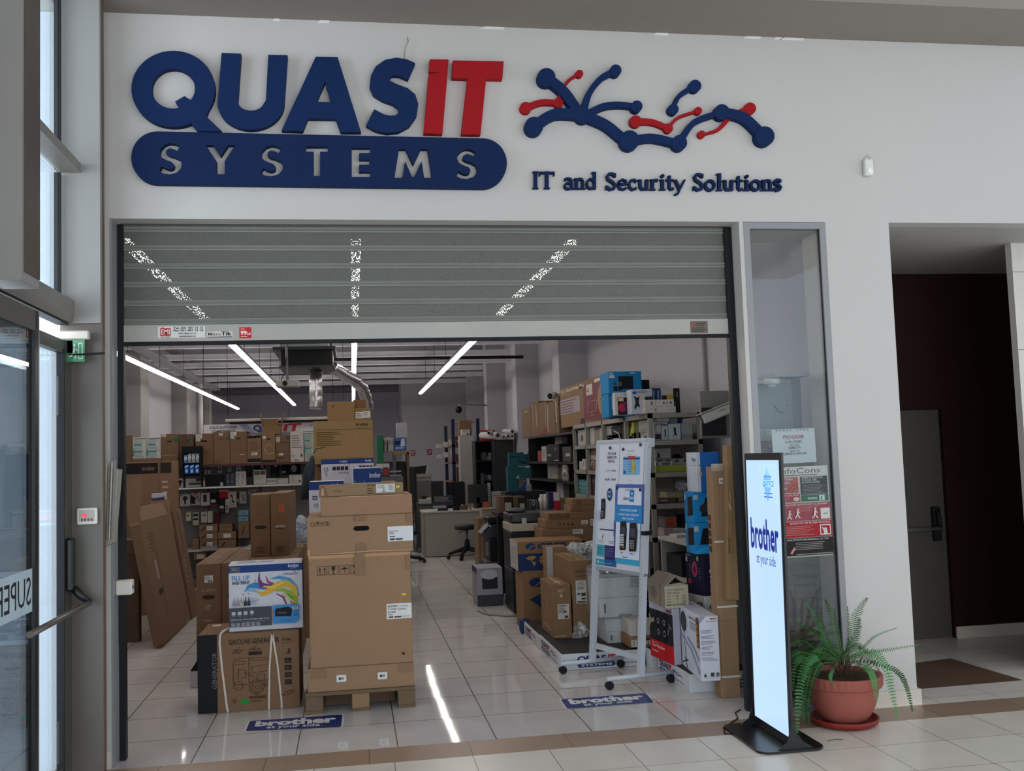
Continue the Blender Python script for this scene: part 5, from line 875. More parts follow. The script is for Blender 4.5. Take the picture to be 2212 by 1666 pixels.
# second desk with chrome leg and clutter, between the pallet stack and the sales desk
x0, z0, x1, z1 = pw(CD, (165, 935, 668, 965), 12.3)
t = empty('work_table', 'dark work table with a chrome leg left of the sales desk', 'table', (x0-.6, 12.3, 0)); t['label'] = 'dark work table with a chrome leg between the pallet stack and the sales desk'
B().box(0, 0, z1-.04, x1-x0+.6, .62, z1, M('#33353A', .5)).obj('table_top', t)
for fx in (.66, 1.55): B().cyl((fx, .06, .02), (fx, .06, z1-.04), .03, M('#8D9094', .25, .8), 14).obj('leg', t); B().lathe([(.16, 0), (.16, .012), (.04, .03)], M('#8D9094', .25, .8), 20, c=(fx, .06)).obj('foot_disc', t)
zT = z1
for nm, lb, cat, r, Y, d, col, pr in (('paper_tray', 'stack of dark paper trays with white sheets on the work table', 'paper tray', (435, 848, 660, 935), 12.35, .3, '#2A2A30', [('F', 'l', (0, .2, 1, .95), '#8E8C8C', 4), ('F', 'r', (.05, .1, .95, .4), '#4A4660')]),
   ('white_box', 'white open box with crumpled paper on the work table', 'box', (258, 885, 400, 945), 12.32, .25, '#8E8A84', []), ('camera', 'small black camera standing on the work table', 'camera', (285, 842, 345, 895), 12.5, .1, BK, [('F', 'e', (.2, .1, .8, .8), '#2E2F33')]),
   ('computer_monitor', 'dark flat monitor back behind the paper trays', 'monitor', (400, 665, 545, 880), 12.8, .06, '#24262A', []), ('office_printer', 'beige printer body below the black box on legs', 'printer', (175, 578, 400, 665), 13.3, .45, '#7E7870', [('F', 'r', (.02, .4, .98, .5), '#4A4640'), ('F', 'r', (.1, .6, .9, .95), '#8E8880')]),
   ('photo_box', 'small white box beside the camera on the work table', 'box', (345, 865, 400, 905), 12.4, .1, '#A5A09A', [])):
    a = pw(CD, r, Y); zb = zT+.0005 if nm not in ('office_printer',) else a[1]; carton(nm, lb, cat, (a[0], Y, zb), a[2]-a[0], d, max(.04, a[3]-zb), col, pr)
a = pw(CD, (170, 578, 405, 665), 13.3); carton('cabinet', 'low grey cabinet under the beige printer', 'cabinet', (a[0], 13.25, 0), a[2]-a[0], .5, a[1]-.001, '#5A5856')
a = pw(CD, (190, 480, 345, 575), 13.3); t = empty('file_tray', 'black box on thin legs above the beige printer', 'tray', (a[0], 13.35, a[1])); w_ = a[2]-a[0]; zp = pw(CD, (175, 578, 400, 665), 13.3)[3]
B().prism([(0, 0), (w_, 0), (w_*1.0, a[3]-a[1]), (w_*.0, a[3]-a[1]-.02)], lambda q, c, s_: (q, s_, c), 0, .3, M(BK)).obj('body', t)
for fx in (.3, .9): B().cyl((w_*fx, .1, zp-a[1]), (w_*fx, .1, 0), .008, M('#2A2A2C')).obj('leg', t)
B().prism([(w_*.85, -.05), (w_*1.05, .0), (w_*1.2, .22), (w_*1.02, .16)], lambda q, c, s_: (q, s_, c), -.01, .0, M('#9A9896')).obj('paper_sheet', t)
# office chairs
def chair(lb, Y, r, rz=0):
    a = pw(CD, r, Y); t = empty('office_chair', lb, 'office chair', ((a[0]+a[2])/2, Y, 0), rz); w_ = (a[2]-a[0])/2; h = a[3]; g = M('#1B1C1F', .6)
    B().box(-w_, .2, h-.62, w_, .27, h, g, .03, 2).obj('backrest', t); B().box(-w_, -.25, .44, w_, .25, .52, g, .03, 2).obj('seat', t); B().lathe([(.03, .08), (.03, .45)], M('#55565A', .3, .6), 12).obj('column', t); B().tube([(0, .26, h-.4), (0, .3, .5), (0, .1, .46)], .02, g).obj('back_stem', t)
    for k in range(5): q = k*1.2566; B().tube([(0, 0, .1), (.28*math.cos(q), .28*math.sin(q), .06)], [.03, .02], g, 8).obj('leg', t); B().cyl((.28*math.cos(q)-.02, .28*math.sin(q), .03), (.28*math.cos(q)+.02, .28*math.sin(q), .03), .029, g, 10).obj('caster', t)
    for s_ in (-1, 1): B().tube([(s_*w_, -.1, .48), (s_*(w_+.03), -.1, .68), (s_*(w_+.02), .15, .69)], .018, g, 8).obj('armrest', t)
chair('black office chair with a square back beside the beige printer', 14.3, (195, 660, 400, 870)); chair('black office chair behind the sales desk monitor', 13.0, (650, 670, 850, 900), .2)
chair('grey mesh office chair near the photo box, tilted back', 10.6, (60, 490, 150, 680), -.5)
# tall white cabinet, black cabinets, rolls
a = pw(CD, (752, 118, 925, 690), 14.2); t = empty('tall_cabinet', 'tall white metal cabinet beside the blue rack', 'cabinet', (a[0], 14.2, 0)); w_, h_ = a[2]-a[0], a[3]
B().box(0, .02, 0, w_, .45, h_, M('#8F8B88', .5)).obj('body', t); B().box(w_*.12, 0, .06, w_-.01, .02, h_-.03, M('#97938F', .5)).obj('door', t); B().box(w_*.18, -.02, h_*.5, w_*.2, 0, h_*.56, M('#55555A', .3, .6)).obj('handle', t)
zc = a[3]; a = pw(CD, (762, 45, 862, 118), 14.25); carton('product_box', 'small white box with print on top of the tall white cabinet', 'product box', (a[0], 14.25, zc+.001), a[2]-a[0], .2, a[3]-zc, '#A9A5A2', [('F', 'l', (.1, .7, .7, .9), '#6A5050', 1), ('F', 'r', (.6, .1, .9, .4), '#55565A')])
a = pw(CD, (750, 0, 895, 40), 14.4); carton('cardboard_box', 'brown carton behind the small white box on the tall cabinet', 'carton', (a[0]-.02, 14.47, zc+.001), a[2]-a[0], .18, a[3]+.12-zc, '#7A5C3C', [('F', 'l', (.2, .8, .8, .9), '#4A3520', 1)])
BLS = M('#131518', .5)
def open_unit(lb, Y, r, nsh, X=CD, bays=1, d=.45, side=None):
    a = pw(X, r, Y); t = empty('shelf_unit', lb, 'shelf unit', (a[0], Y, 0)); w_, h_ = a[2]-a[0], a[3]
    B().box(0, 0, 0, .03, d, h_, BLS).obj('side_panel', t); B().box(w_-.03, 0, 0, w_, d, h_, BLS).obj('side_panel', t); B().box(.03, d-.02, 0, w_-.03, d, h_, M('#0C0D0F', .7)).obj('back_panel', t)
    zs_ = [.06+(h_-.09)*k/nsh for k in range(nsh+1)]
    for z in zs_: B().box(.03, 0, z, w_-.03, d-.02, z+.03, BLS).obj('shelf', t)
    return a, [z+.03 for z in zs_]
a, zz = open_unit('black open bookcase with papers beside the tall white cabinet', 13.4, (925, 178, 1160, 720), 5)
for k, z in enumerate(zz[:-1]):
    for j in range(3):
        hh = random.uniform(.06, .16); carton('paper_bundle', 'loose paper bundle on the bookcase, %s shelf from the floor, %s in it' % (ORD[k], ORD[j]), 'papers', (a[0]+(a[2]-a[0])*(.34+.2*j), 13.42+.03*j, z+.001), .1, .2, hh, random.choice(['#7E7C7A', '#5A5A5E', '#8E8A86', '#3A3C44']), [('F', 'l', (0, .1, 1, .9), '#3A3A3C', 4)], group='paper bundles in the black bookcase')
B().box(0, 0, 0, .06, .02, 1.3, M('#3A3E4C', .4)).obj('light_panel', None, (a[0]+.1, 13.37, .1)); T(bpy.data.objects['light_panel'], 'narrow blue-grey glass strip standing against the black bookcase', 'panel')
a2 = pw(CD, (1160, 165, 1397, 720), 12.8); t = empty('tall_cabinet', 'closed black cabinet with paper rolls lying on top', 'cabinet', (a2[0], 12.8, 0)); w2, h2 = a2[2]-a2[0], a2[3]
B().box(0, .02, 0, w2, .5, h2, BLS).obj('body', t); B().box(.01, 0, .05, w2-.01, .02, h2-.01, M('#0F1013', .4)).obj('door', t); B().box(w2*.1, -.02, h2*.45, w2*.13, 0, h2*.55, M('#3A3A3E', .3)).obj('handle', t)
PAP = M('#A9A4A4', .7, var=.05)
def roll(lb, cx, cy, rad, dy, Y=12.55):
    (px, py) = CD(cx, cy); p = PL(px, py, 'y', Y); r = rad*.18*(Y+6.16)/2135*1.12
    b = B(); q0 = Vector((0, 0, 0)); q1 = Vector((-dy*.25, .7, .03)); b.tube([q0, q1], r, PAP, 20, False); b.tube([q0+Vector((0, .005, 0)), q1], r*.62, PAP, 16, False)
    b.tube([Vector((0, 0, 0)), Vector((0, .002, 0))], [r*.62, r], PAP, 20, False); T(b.obj('paper_roll', loc=(p.x, Y, h2+r+.004 if cy > 120 else h2+r*3)), lb, 'paper roll', 'white paper rolls on the black cabinet')
roll('thick white paper roll lying lowest on the black cabinet, flattened', 1205, 205, 38, .9); roll('thin white paper roll between the two thick ones', 1272, 205, 22, .6); roll('white paper roll with a wide dark opening', 1328, 185, 28, .6); roll('lower white roll of the pair at the cabinet end', 1368, 178, 26, .2)
roll('upper white roll of the pair at the cabinet end', 1375, 115, 27, .2); roll('white roll pointing out over the bookcase', 1090, 118, 24, -.6)
a = pw(CD, (990, 40, 1167, 165), 13.45); carton('red_box', 'bright red flat box standing on the black bookcase behind the rolls', 'box', (a[0], 13.5, pw(CD, (925, 178, 1160, 720), 13.4)[3]+.001), a[2]-a[0], .06, a[3]-a[1], '#A31A20')
# blue rack with spare parts
RB = M('#0F1936', .5); xs_ = [px_at(*CD(u, 200), y)[0] for u, y in ((532, 17.4), (645, 15.6), (912, 16.2))]
zt1 = px_at(*CD(640, -80), 15.6)[1]
t = empty('storage_rack', 'tall blue storage rack full of spare parts beside the far wall pier', 'storage rack', (xs_[1], 15.6, 0)); wr = xs_[2]-xs_[1]
for (x, y) in ((0, 0), (0, 1.7), (wr, .1), (wr, 1.7)): B().box(x, y, 0, x+.07, y+.07, zt1 if y < 1 else zt1-.1, RB).obj('upright', t)
zsh = [.3, .75, 1.2, 1.62, 2.0]
for z in zsh: B().box(0, 0, z-.04, wr, 1.75, z, M('#6A4436', .6)).obj('shelf', t)
B().tube([(0, .03, zt1-.08), (wr, .13, zt1-.08)], .015, M('#8E8E92')).obj('tie_bar', t); B().tube([(wr, .1, zt1-.05), (wr*.6, .1, zt1-.4)], .012, M('#8E8E92')).obj('tie_bar', t)
cols_ = ['#7E6045', '#5A6A82', '#7A4A40', '#8E8A88', '#6A4A38', '#3F4450', '#9A7A56']
for k, z in enumerate(zsh):
    x = .09
    for j in range(5):
        w_ = random.uniform(.12, .2)
        if x+w_ > wr-.02: break
        carton('parts_box', 'small spare-parts box on the blue rack, %s shelf from the floor, %s along it' % (ORD[k], ORD[j]), 'parts box', (xs_[1]+x, 15.64+random.uniform(0, .1), z+.001), w_, .3, random.uniform(.15, .33)*(.6 if k == 4 else 1), random.choice(cols_), [('F', 'r', (.2, .3, .7, .6), random.choice(['#A9A5A0', '#4A4A50', '#7A2A2C']))], group='spare parts on the blue rack'); x += w_+.015
for k, (r, lb) in enumerate((((455, 190, 525, 265), 'upper cluster of white sockets on a wire shelf beside the blue rack'), ((460, 280, 530, 390), 'lower cluster of white sockets on a wire shelf beside the blue rack'))):
    a = pw(CD, r, 16.0); t = empty('wall_bracket', lb, 'wall shelf', (a[0], 16.0, a[1])); B().box(0, 0, 0, a[2]-a[0]+.02, .25, .015, M('#A5A3A6')).obj('shelf', t)
    for j in range(3): B().box(.03+j*.14, .05, .015, .13+j*.14, .2, .08+.05*j, M('#A9A29A')).obj('socket', t)
# fire signs on the pier
for (r, lb, sub) in (((155, 295, 205, 362), 'red fire extinguisher sign on the far white pier', [('p', [(.2, .15), (.4, .15), (.4, .85), (.3, .95), (.2, .85)], '#C9B5B2'), ('o', (.55, .5, .85, .85), '#C9B5B2', .06), ('l', (.5, .1, .9, .4), '#C9B5B2', 2)]), ((350, 282, 402, 350), 'red evacuation sign on the far white pier, the one beside the blue rack', [('s', [(.3, .2), (.45, .55), (.4, .85)], '#C9B5B2', .14), ('s', [(.45, .55), (.75, .2)], '#C9B5B2', .12), ('o', (.6, .55, .88, .88), '#C9B5B2', .06)])):
    a = pw(CD, r, 21.99); b = B(); b.box(0, -.004, 0, a[2]-a[0], .0, a[3]-a[1], M('#8E2430', .5)); fn = lambda u, v: ((a[2]-a[0])*u, -.0055, (a[3]-a[1])*v)
    for sp in sub: decal(b, fn, sp)
    T(b.obj('fire_sign', loc=(a[0], 21.998, a[1])), lb, 'fire sign')
# back shelving seen beside the big lettered carton: green post, files, blue printer box
a = pw(C2, (1190, 1170, 1218, 1660), 13); t = empty('storage_rack', 'grey rack with a green post full of folders far behind the pallet stack', 'storage rack', (a[0], 13, 0))
B().box(0, 0, 0, .12, .1, a[3], M('#0E5A3C', .5)).obj('upright', t); zf = px_at(*C2(1300, 1360), 13.3)[1]; zr = px_at(*C2(1470, 1345), 13.3)[1]; xw = px_at(*C2(1560, 1300), 13.3)[0]-a[0]
B().box(0, .1, zf-.03, xw*.52, .6, zf, M('#6A6866')).obj('shelf', t); B().box(xw*.5, .1, zr-.08, xw, .6, zr, M('#7A6248')).obj('shelf', t); B().box(0, .55, 0, xw, .6, zf-.2, M('#4A4A4C')).obj('back_panel', t); B().box(xw-.05, .1, 0, xw, .6, zr-.05, M('#5A4A3C')).obj('upright', t); B().box(xw*.5, .1, 0, xw*.5+.05, .6, zr-.08, M('#4A4A4C')).obj('upright', t)
for k, u in enumerate((1230, 1272, 1318, 1352)): q = pw(C2, (u, 1190+8*(k % 2), u+38, 1355), 13.15); carton('ring_binder', 'pale ring binder on the green-post rack, %s of the four' % ORD[k], 'ring binder', (q[0], 13.15, zf+.001), q[2]-q[0]-.01, .3, q[3]-zf, '#97928C', [('F', 'r', (.2, .5, .8, .8), '#6E6A66')], rz=.05, group='ring binders on the green-post rack')
q = pw(C2, (1392, 1195, 1535, 1340), 13.12); carton('printer_box', 'blue printed box with a white machine picture on the green-post rack', 'product box', (q[0], 13.12, zr+.001), q[2]-q[0], .35, q[3]-zr, '#2F4C86', [('F', 'p', [(.5, .3), (.9, .35), (.85, .95), (.6, .9)], '#A9ABB4'), ('F', 'r', (.05, .45, .5, .75), '#16161C'), ('F', 'r', (.05, .1, .8, .25), '#6E8FB8')])
zq2 = q[3]; q = pw(C2, (1420, 1015, 1545, 1190), 13.2); carton('product_box', 'plain white carton on top of the blue printed box', 'product box', (q[0], 13.2, zq2+.002), q[2]-q[0], .25, q[3]-zq2, '#8F8C92', [('F', 'l', (.4, .4, .7, .45), '#55555A', 1)])
q = pw(C2, (1180, 1505, 1335, 1665), 9.0); carton('product_box', 'white topped photo print box beside the green post, above the toner box', 'product box', (q[0], 9.0, q[1]), q[2]-q[0], .2, q[3]-q[1], '#A9A8A6', [('F', 'r', (0, 0, 1, .62), '#3A3836'), ('F', 'r', (.55, .2, .95, .6), '#8E2A2C'), ('F', 'r', (.5, .6, .9, .72), '#2A2624'), ('F', 'e', (.0, .3, .5, .6), '#5A554F')])
carton('cabinet', 'grey low cabinet carrying the photo print box', 'cabinet', (q[0]-.1, 8.98, 0), .5, .4, q[1]-.001, '#55565A')
q = pw(C2, (1340, 1600, 1480, 1700), 9.0)
for k in range(3): carton('paper_tray', 'clear grey letter tray beside the photo box, %s from the bottom' % ORD[k], 'paper tray', (q[0], 9.0, q[1]+k*.06), q[2]-q[0], .3, .02, '#7C7F84', group='letter trays beside the photo box')
# ================================================================== RIGHT SIDE OF THE AISLE
# small copier with bin, big copier with cream band
a = pw(CF, (135, 360, 320, 1080), 6.3); t = empty('copier', 'small black copier with an open feeder beyond the cream-banded copier', 'copier', (a[0], 6.3, 0)); w_, h_ = a[2]-a[0]+.1, a[3]
B().box(.06, 0, .02, w_, .55, h_*.72, M('#101114', .45), .01).obj('body', t); B().box(0, -.02, .02, .2, .5, h_*.42, M('#131519', .4), .01).obj('paper_drawer', t); B().prism([(0, h_*.72), (w_, h_*.76), (w_, h_*.92), (.3*w_, h_*.9), (.0, h_*.80)], lambda q, c, s_: (q, s_, c), .02, .5, M('#15161A', .4)).obj('feeder', t)
B().box(.05, .05, h_*.92, w_, .5, h_, M('#0F1013', .5), .012).obj('lid', t)
B().prism([(-.04, h_*.78), (.06, h_*.88), (.06, h_*.895), (-.04, h_*.795)], lambda q, c, s_: (q, s_, c), .08, .4, M('#7A7A7E')).obj('output_tray', t); B().box(.0, -.03, h_*.5, .03, .0, h_*.68, M('#6E6A66')).obj('paper_tray', t)
a = pw(CF, (403, 300, 760, 1420), 4.6); xc, zc_ = a[0], a[3]; zz = lambda y: px_at(*CF(440, y), 4.6)[1]
t = empty('copier', 'tall dark office copier with a cream band below its scanner lid', 'copier', (xc, 4.6, 0)); w_ = .62
B().box(0, 0, .02, w_, .6, zz(890), M('#1E2126', .45), .006).obj('paper_cabinet', t); B().box(0, 0, zz(888), w_, .6, zz(505), M('#1A1C20', .45), .006).obj('body', t); B().box(-.005, -.01, zz(503), w_+.01, .6, zz(425), M('#A39A8A', .5), .006).obj('cream_band', t, label='cream band')
B().box(0, 0, zz(423), w_, .58, zz(325), M('#1B1E24', .4), .02, 2).obj('scanner_lid', t); B().box(.12, -.012, zz(430), .17, .0, zz(370), M('#A9A7A2')).obj('key_tag', t)
B().box(.30, -.015, zz(470), .52, -.009, zz(436), M('#8E8676', .5)).obj('control_flap', t)
for z in (zz(650), zz(1080)): B().box(0, -.004, z-.006, w_, .002, z, M('#0A0B0D')).obj('drawer_gap', t)
B().tube([(.4, -.02, zz(380)), (.37, -.04, zz(470)), (.5, -.05, zz(510)), (.58, -.03, zz(480))], .006, M('#A9A59C'), 6).obj('cable', t)
for k in range(2): B().cyl((.05+.5*k, .05, .02), (.08+.5*k, .05, .02), .02, BLK, 10).obj('caster', t)
x, z = px_at(*CF(360, 310), 4.75); o = blob('paper_bundle', 'black cloth and grey papers lying on the copier lid', 'papers', (xc+.1, 4.85, zz(325)+.001), (.12, .1, .03), M('#4A4C52', .6, var=.3), 9, .2)
a = pw(CF, (262, 850, 335, 1335), 5.4); carton('printer_box', 'white and navy printer carton on the floor against the dark copier', 'printer carton', (xc-.31, 5.3, 0), .30, .45, px_at(*CF(270, 850), 5.4)[1], '#8E8E98', [('F', 'r', (0, .0, 1, .3), '#3A3C44'), ('F', 'r', (.2, .45, .8, .75), '#23262E'), ('F', 'e', (.15, .7, .8, .95), '#A9ABB5'), ('L', 'r', (0, .85, 1, 1), '#2A2F55')])
t = B().tube([(xc-.35, 4.95, .012), (xc-.3, 4.7, .012), (xc-.12, 4.5, .012), (xc-.0, 4.45, .012)], .011, M('#8E8C8A'), 6).obj('cable'); T(t, 'grey cable trailing over the floor at the foot of the copier', 'cable')
# air conditioner cartons with globe prints
GRC = '#8E6B48'; GB_ = '#142A55'
def worldmap(u0, v0, u1, v1, c):
    P_ = lambda q: [(u0+(u1-u0)*x, v0+(v1-v0)*y) for x, y in q]
    return [('F', 'p', P_(q), c) for q in ([(.0, .75), (.08, .9), (.25, .95), (.38, .85), (.30, .7), (.22, .55), (.2, .5), (.12, .6), (.05, .66)], [(.22, .48), (.32, .42), (.36, .3), (.30, .12), (.27, .02), (.24, .2), (.2, .38)], [(.46, .68), (.5, .85), (.6, .95), (.78, .92), (.95, .85), (1, .75), (.9, .6), (.8, .5), (.72, .45), (.66, .6), (.56, .62)], [(.47, .6), (.58, .56), (.62, .42), (.56, .22), (.52, .15), (.5, .36), (.45, .48)], [(.84, .28), (.93, .3), (.95, .18), (.86, .14)])]
a = pw(CF, (490, 890, 705, 1420), 3.55); g0x = a[0]
x0, y0 = pw(CF, (456, 598, 880, 890), 3.55)[0], 3.55; a2 = pw(CF, (456, 598, 790, 890), 3.55); zsp = a2[1]
carton('air_conditioner_box', 'brown and navy air conditioner carton with a map, standing under its twin', 'air conditioner carton', (a2[0]+.04, 3.55, .0), .62, .45, zsp-.001, GRC, [('F', 'e', (.10, .72, .38, .88), GB_), ('F', 's', [(.2, .73), (.27, .8), (.38, .82)], GRC, .016, 1.1), ('F', 't', (.48, .74, .98, .86), '#1B2440', 'GREE', .03), ('F', 'p', [(.1, .52), (.3, .62), (.45, .58), (.42, .42), (.36, .3), (.42, .15), (.38, .1), (.32, .28), (.24, .42)], GB_), ('F', 'r', (.42, 0, .5, 1), '#9A7A58'), ('L', 'l', (.2, .55, .5, .62), '#2A2F4A', 1)])
carton('air_conditioner_box', 'navy based air conditioner carton with map print, stacked on its twin', 'air conditioner carton', (a2[0], 3.55, zsp), .66, .47, a2[3]-zsp, GRC, [('F', 'r', (0, 0, 1, .58), GB_), ('F', 'e', (.12, .7, .28, .94), '#1B3566'), ('F', 's', [(.17, .72), (.21, .82), (.28, .84)], GRC, .04, 2), ('F', 't', (.30, .72, .75, .92), '#1B2D58', 'GREE', .035)]+worldmap(.12, .12, .56, .52, '#9A7448')+[('L', 'r', (0, 0, 1, 1), '#A5A3A2'), ('L', 'l', (.1, .2, .9, .8), '#8A8786', 6)])
x, z = px_at(*CF(460, 1480), 3.4); t = B().box(0, 0, 0, .10, .12, .14, M('#1D3358', .6), .03, 2).obj('foam_corner', loc=(a2[0]-.02, 3.4, 0)); T(t, 'dark blue foam corner at the foot of the map-printed cartons', 'foam corner')
# stack of brown cartons
GS = 'brown cartons stacked behind the whiteboard'
def sc(lb, r, Y, pr=(), zb=None, parts=(), d=.45, col='#866446', h=None, **k): return pbox('cardboard_box', lb, 'carton', CF, r, Y, d, col, pr, zb=zb, parts=parts, group=GS, **k)
zb = pw(CF, (700, 470, 1210, 605), 4.05)[1]; xx = pw(CF, (700, 470, 1210, 605), 4.05)
carton('cardboard_box', 'dark brown carton with a wide paper label at the base of the carton stack', 'carton', (xx[0]+.22, 4.1, 0), xx[2]-xx[0]-.15, .45, zb-.001, '#4E3A2C', [('F', 'r', (.0, .93, .38, .985), '#8E8A84'), ('F', 'l', (.02, .94, .36, .98), '#5A5856', 3)], group=GS)
o1 = sc('wide brown carton with one white label, just above the dark base carton', (700, 470, 1210, 605), 4.05, zb=zb, parts=[lbl(.6, .55, .8, .9, 3)]); z1 = xx[3]
o2 = sc('brown carton with approval marks and two labels, second of the wide stack', (733, 378, 1230, 478), 4.05, [('F', 't', (.24, .3, .32, .65), '#4A3526', 'CE'), ('F', 'e', (.35, .3, .39, .6), '#4A3526'), ('F', 'e', (.43, .3, .47, .6), '#4A3526'), ('F', 's', [(.52, .3), (.54, .6), (.56, .3)], '#4A3526', .04)], zb=z1+.0005, parts=[lbl(.72, .35, .85, .8, 2), lbl(.9, .2, .98, .9, 3)]); z2 = pw(CF, (733, 378, 1230, 478), 4.05)[3]
hx = lambda u0, u1, n: [q for k in range(n) for q in (('F', 's', [(u0+(u1-u0)*k/n, .15), (u0+(u1-u0)*(k+1)/n, .85)], '#2E2118', .05, 4), ('F', 's', [(u0+(u1-u0)*k/n, .85), (u0+(u1-u0)*(k+1)/n, .15)], '#2E2118', .05, 4))]
o3 = sc('brown carton with a dark lattice print along its edge, third of the wide stack', (757, 310, 1235, 385), 4.05, hx(.02, .45, 6), zb=z2+.0005); z3 = pw(CF, (757, 310, 1235, 385), 4.05)[3]
o4 = sc('small brown carton with lattice print, lower of the two on top of the wide stack', (985, 240, 1222, 312), 4.1, hx(.14, .44, 2), zb=z3+.0005, d=.35); z4 = pw(CF, (985, 240, 1222, 312), 4.1)[3]
o5 = sc('small brown carton with lattice print, topmost of the wide stack', (1000, 175, 1216, 240), 4.1, hx(.2, .44, 2), zb=z4+.0005, d=.35)
for r, lb, col, pr in (((270, 150, 405, 345), 'brown game box with a black front and white label on the table behind the copier', '#6A4A38', [('F', 'r', (.38, 0, 1, .95), '#1A1612'), ('F', 'r', (.42, .12, .9, .62), '#8E8A80')]), ((412, 150, 525, 310), 'second brown and black game box beside the first one', '#5E4434', [('F', 'r', (.4, 0, 1, .9), '#1A1612'), ('F', 'r', (.55, .05, .98, .55), '#8E8A80')]),
                      ((575, 185, 648, 300), 'dark box with a camera lens print behind the copier', '#2A2B30', [('F', 'e', (.3, .5, .75, .9), '#8E8E92'), ('F', 'e', (.4, .58, .65, .82), '#111214'), ('F', 'o', (0, 0, 1, 1), '#7A7A7E', .06)]), ((765, 110, 812, 218), 'navy bottle-shaped pack behind the white bottles', '#24264A', []), ((812, 110, 880, 218), 'white and red pack behind the carton stack', '#A31F2E', [('F', 'r', (0, .55, .9, 1), '#B5B2B5')]),
                      ((885, 168, 942, 290), 'tan cardboard tube box beside the white spray carton', '#7E6A4C', []), ((945, 208, 997, 308), 'plain white slim carton against the lattice cartons', '#A9A39A', [])):
    pbox('product_box', lb, 'product box', CF, r, 5.5, .2, col, pr, zb=px_at(*CF(660, 303), 5.5)[1])
zt5 = px_at(*CF(660, 303), 5.5)[1]-.001; x5, x6 = px_at(*CF(255, 300), 5.5)[0], px_at(*CF(1010, 300), 5.5)[0]
t = empty('work_table', 'dark table carrying game boxes behind the copier and the carton stack', 'table', (x5, 5.52, 0)); B().box(0, 0, zt5-.04, x6-x5, .5, zt5, M('#1F2226', .5)).obj('table_top', t)
for fx in (.05, x6-x5-.1): B().box(fx, .38, 0, fx+.05, .44, zt5-.04, M('#1A1B1E')).obj('leg', t)
for k, u in enumerate((692, 712, 732, 748)):
    x, z = px_at(*CF(u, 290), 5.55); T(B().lathe([(.028, 0), (.03, .15), (.012, .17), (.012, .2), (.001, .2)], M('#B5B0A8', .4), 14).obj('bottle', loc=(x, 5.56+.02*(k % 2), zt5+.0015)), 'small white spray bottle behind the copier, %s of four' % ORD[k], 'bottle', 'white spray bottles behind the copier')
# teal router cartons hanging on a dark shelf edge, blue triangle box
TL_ = '#1A4A52'; TG = 'teal router cartons piled beside the black cabinet'
def tc_(lb, r, Y, pr=(), c=CD, rz=0, zb=None, col=TL_): return pbox('router_box', lb, 'router carton', c, r, Y, .14, col, pr, rz=rz, zb=zb, group=TG)
zt7 = pw(CD, (1320, 635, 1430, 790), 8.2)[1]
tc_('teal router carton at the foot of the teal pile', (1318, 640, 1432, 790), 8.2, [('F', 'p', [(.5, .0), (1, .6), (1, 0)], '#1A4A70')], zb=zt7); zq = pw(CD, (1318, 640, 1432, 790), 8.2)[3]+.001
tc_('teal router carton in the middle of the pile with a white corner sticker', (1312, 488, 1450, 640), 8.2, [('F', 'r', (.15, .6, .6, .7), '#1A4A52'), ('F', 'p', [(.7, .1), (1, .3), (1, .0)], '#7FA6A9')], zb=zq)
tc_('blue-green taped carton beside the middle teal router carton', (1452, 488, 1600, 640), 8.2, [('F', 'r', (.42, 0, .46, 1), '#1A5056'), ('F', 'r', (0, .5, 1, .54), '#1A5056'), ('F', 'r', (.5, .9, .9, 1), '#8AA5A5')], zb=zq); zq = pw(CD, (1312, 488, 1450, 640), 8.2)[3]+.001
tc_('teal router carton with an antenna picture on top of the pile, slightly turned', (1328, 318, 1565, 487), 8.22, [('F', 'r', (.05, .6, .5, .74), '#12303A'), ('F', 'p', [(.42, .32), (.6, .40), (.98, .22), (.8, .12)], '#0F2226')]+[('F', 's', [(.55+.12*k, .36-.04*k), (.58+.12*k, .86)], '#123038', .05) for k in range(4)]+[('F', 'r', (.75, .86, .95, 1), '#A9B0AE')], zb=zq, rz=-.05)
pbox('cardboard_box', 'beige carton with lettering next to the lowest teal carton', 'carton', CD, (1436, 640, 1545, 760), 8.25, .2, '#7E7464', [('F', 'l', (.2, .5, .9, .8), '#4A453C', 2), ('F', 'p', [(0, 0), (1, .95), (1, 0)], '#1A3E7A')], zb=zt7)
carton('cabinet', 'low dark cabinet under the teal router cartons', 'cabinet', (px_at(*CD(1290, 790), 8.1)[0], 8.15, 0), .62, .45, zt7-.001, '#1E2024')
pbox('product_box', 'slim white carton standing at the end of the teal cartons', 'product box', CD, (1540, 700, 1600, 810), 8.2, .1, '#8E8B88', [('F', 'l', (.1, .2, .9, .8), '#5A5A5E', 4)], zb=zt7)
# ------------------------------------------------------------------ black and grey shelving along the store wall
XS = 2.83
def yx(px, py, X=XS): p = PL(px, py, 'x', X); return p.y, p.z
yA, yB = 3.0, yx(1240, 920)[0]; ZT = 2.085; STL = M('#84837C', .45, .25, var=.08)
t = empty('steel_rack', 'long grey steel rack of boxed accessories along the store wall', 'steel rack', (XS, yA, 0)); LR = yB-yA; DR = .49
zl_ = [px_at(*C4(1300, y), yA)[1] for y in (905, 1270, 1630)]; ZL = [ZT]+zl_+[px_at(*C8(380, 1306), 3.05)[1], .12]
posts = [0]+[yx(*C4(u, 760))[0]-yA for u in (910, 650, 460)]+[LR]
for y in posts:
    for x in (0, DR): B().box(x-.02, y-.02, 0, x+.02, y+.02, ZT, STL).obj('post', t)
for z in ZL: B().box(-.02, -.02, z-.045, DR+.02, LR+.02, z, STL).obj('shelf', t)
B().box(DR-.005, .0, .12, DR+.005, LR, ZL[1], M('#77746F', .6)).obj('back_panel', t)
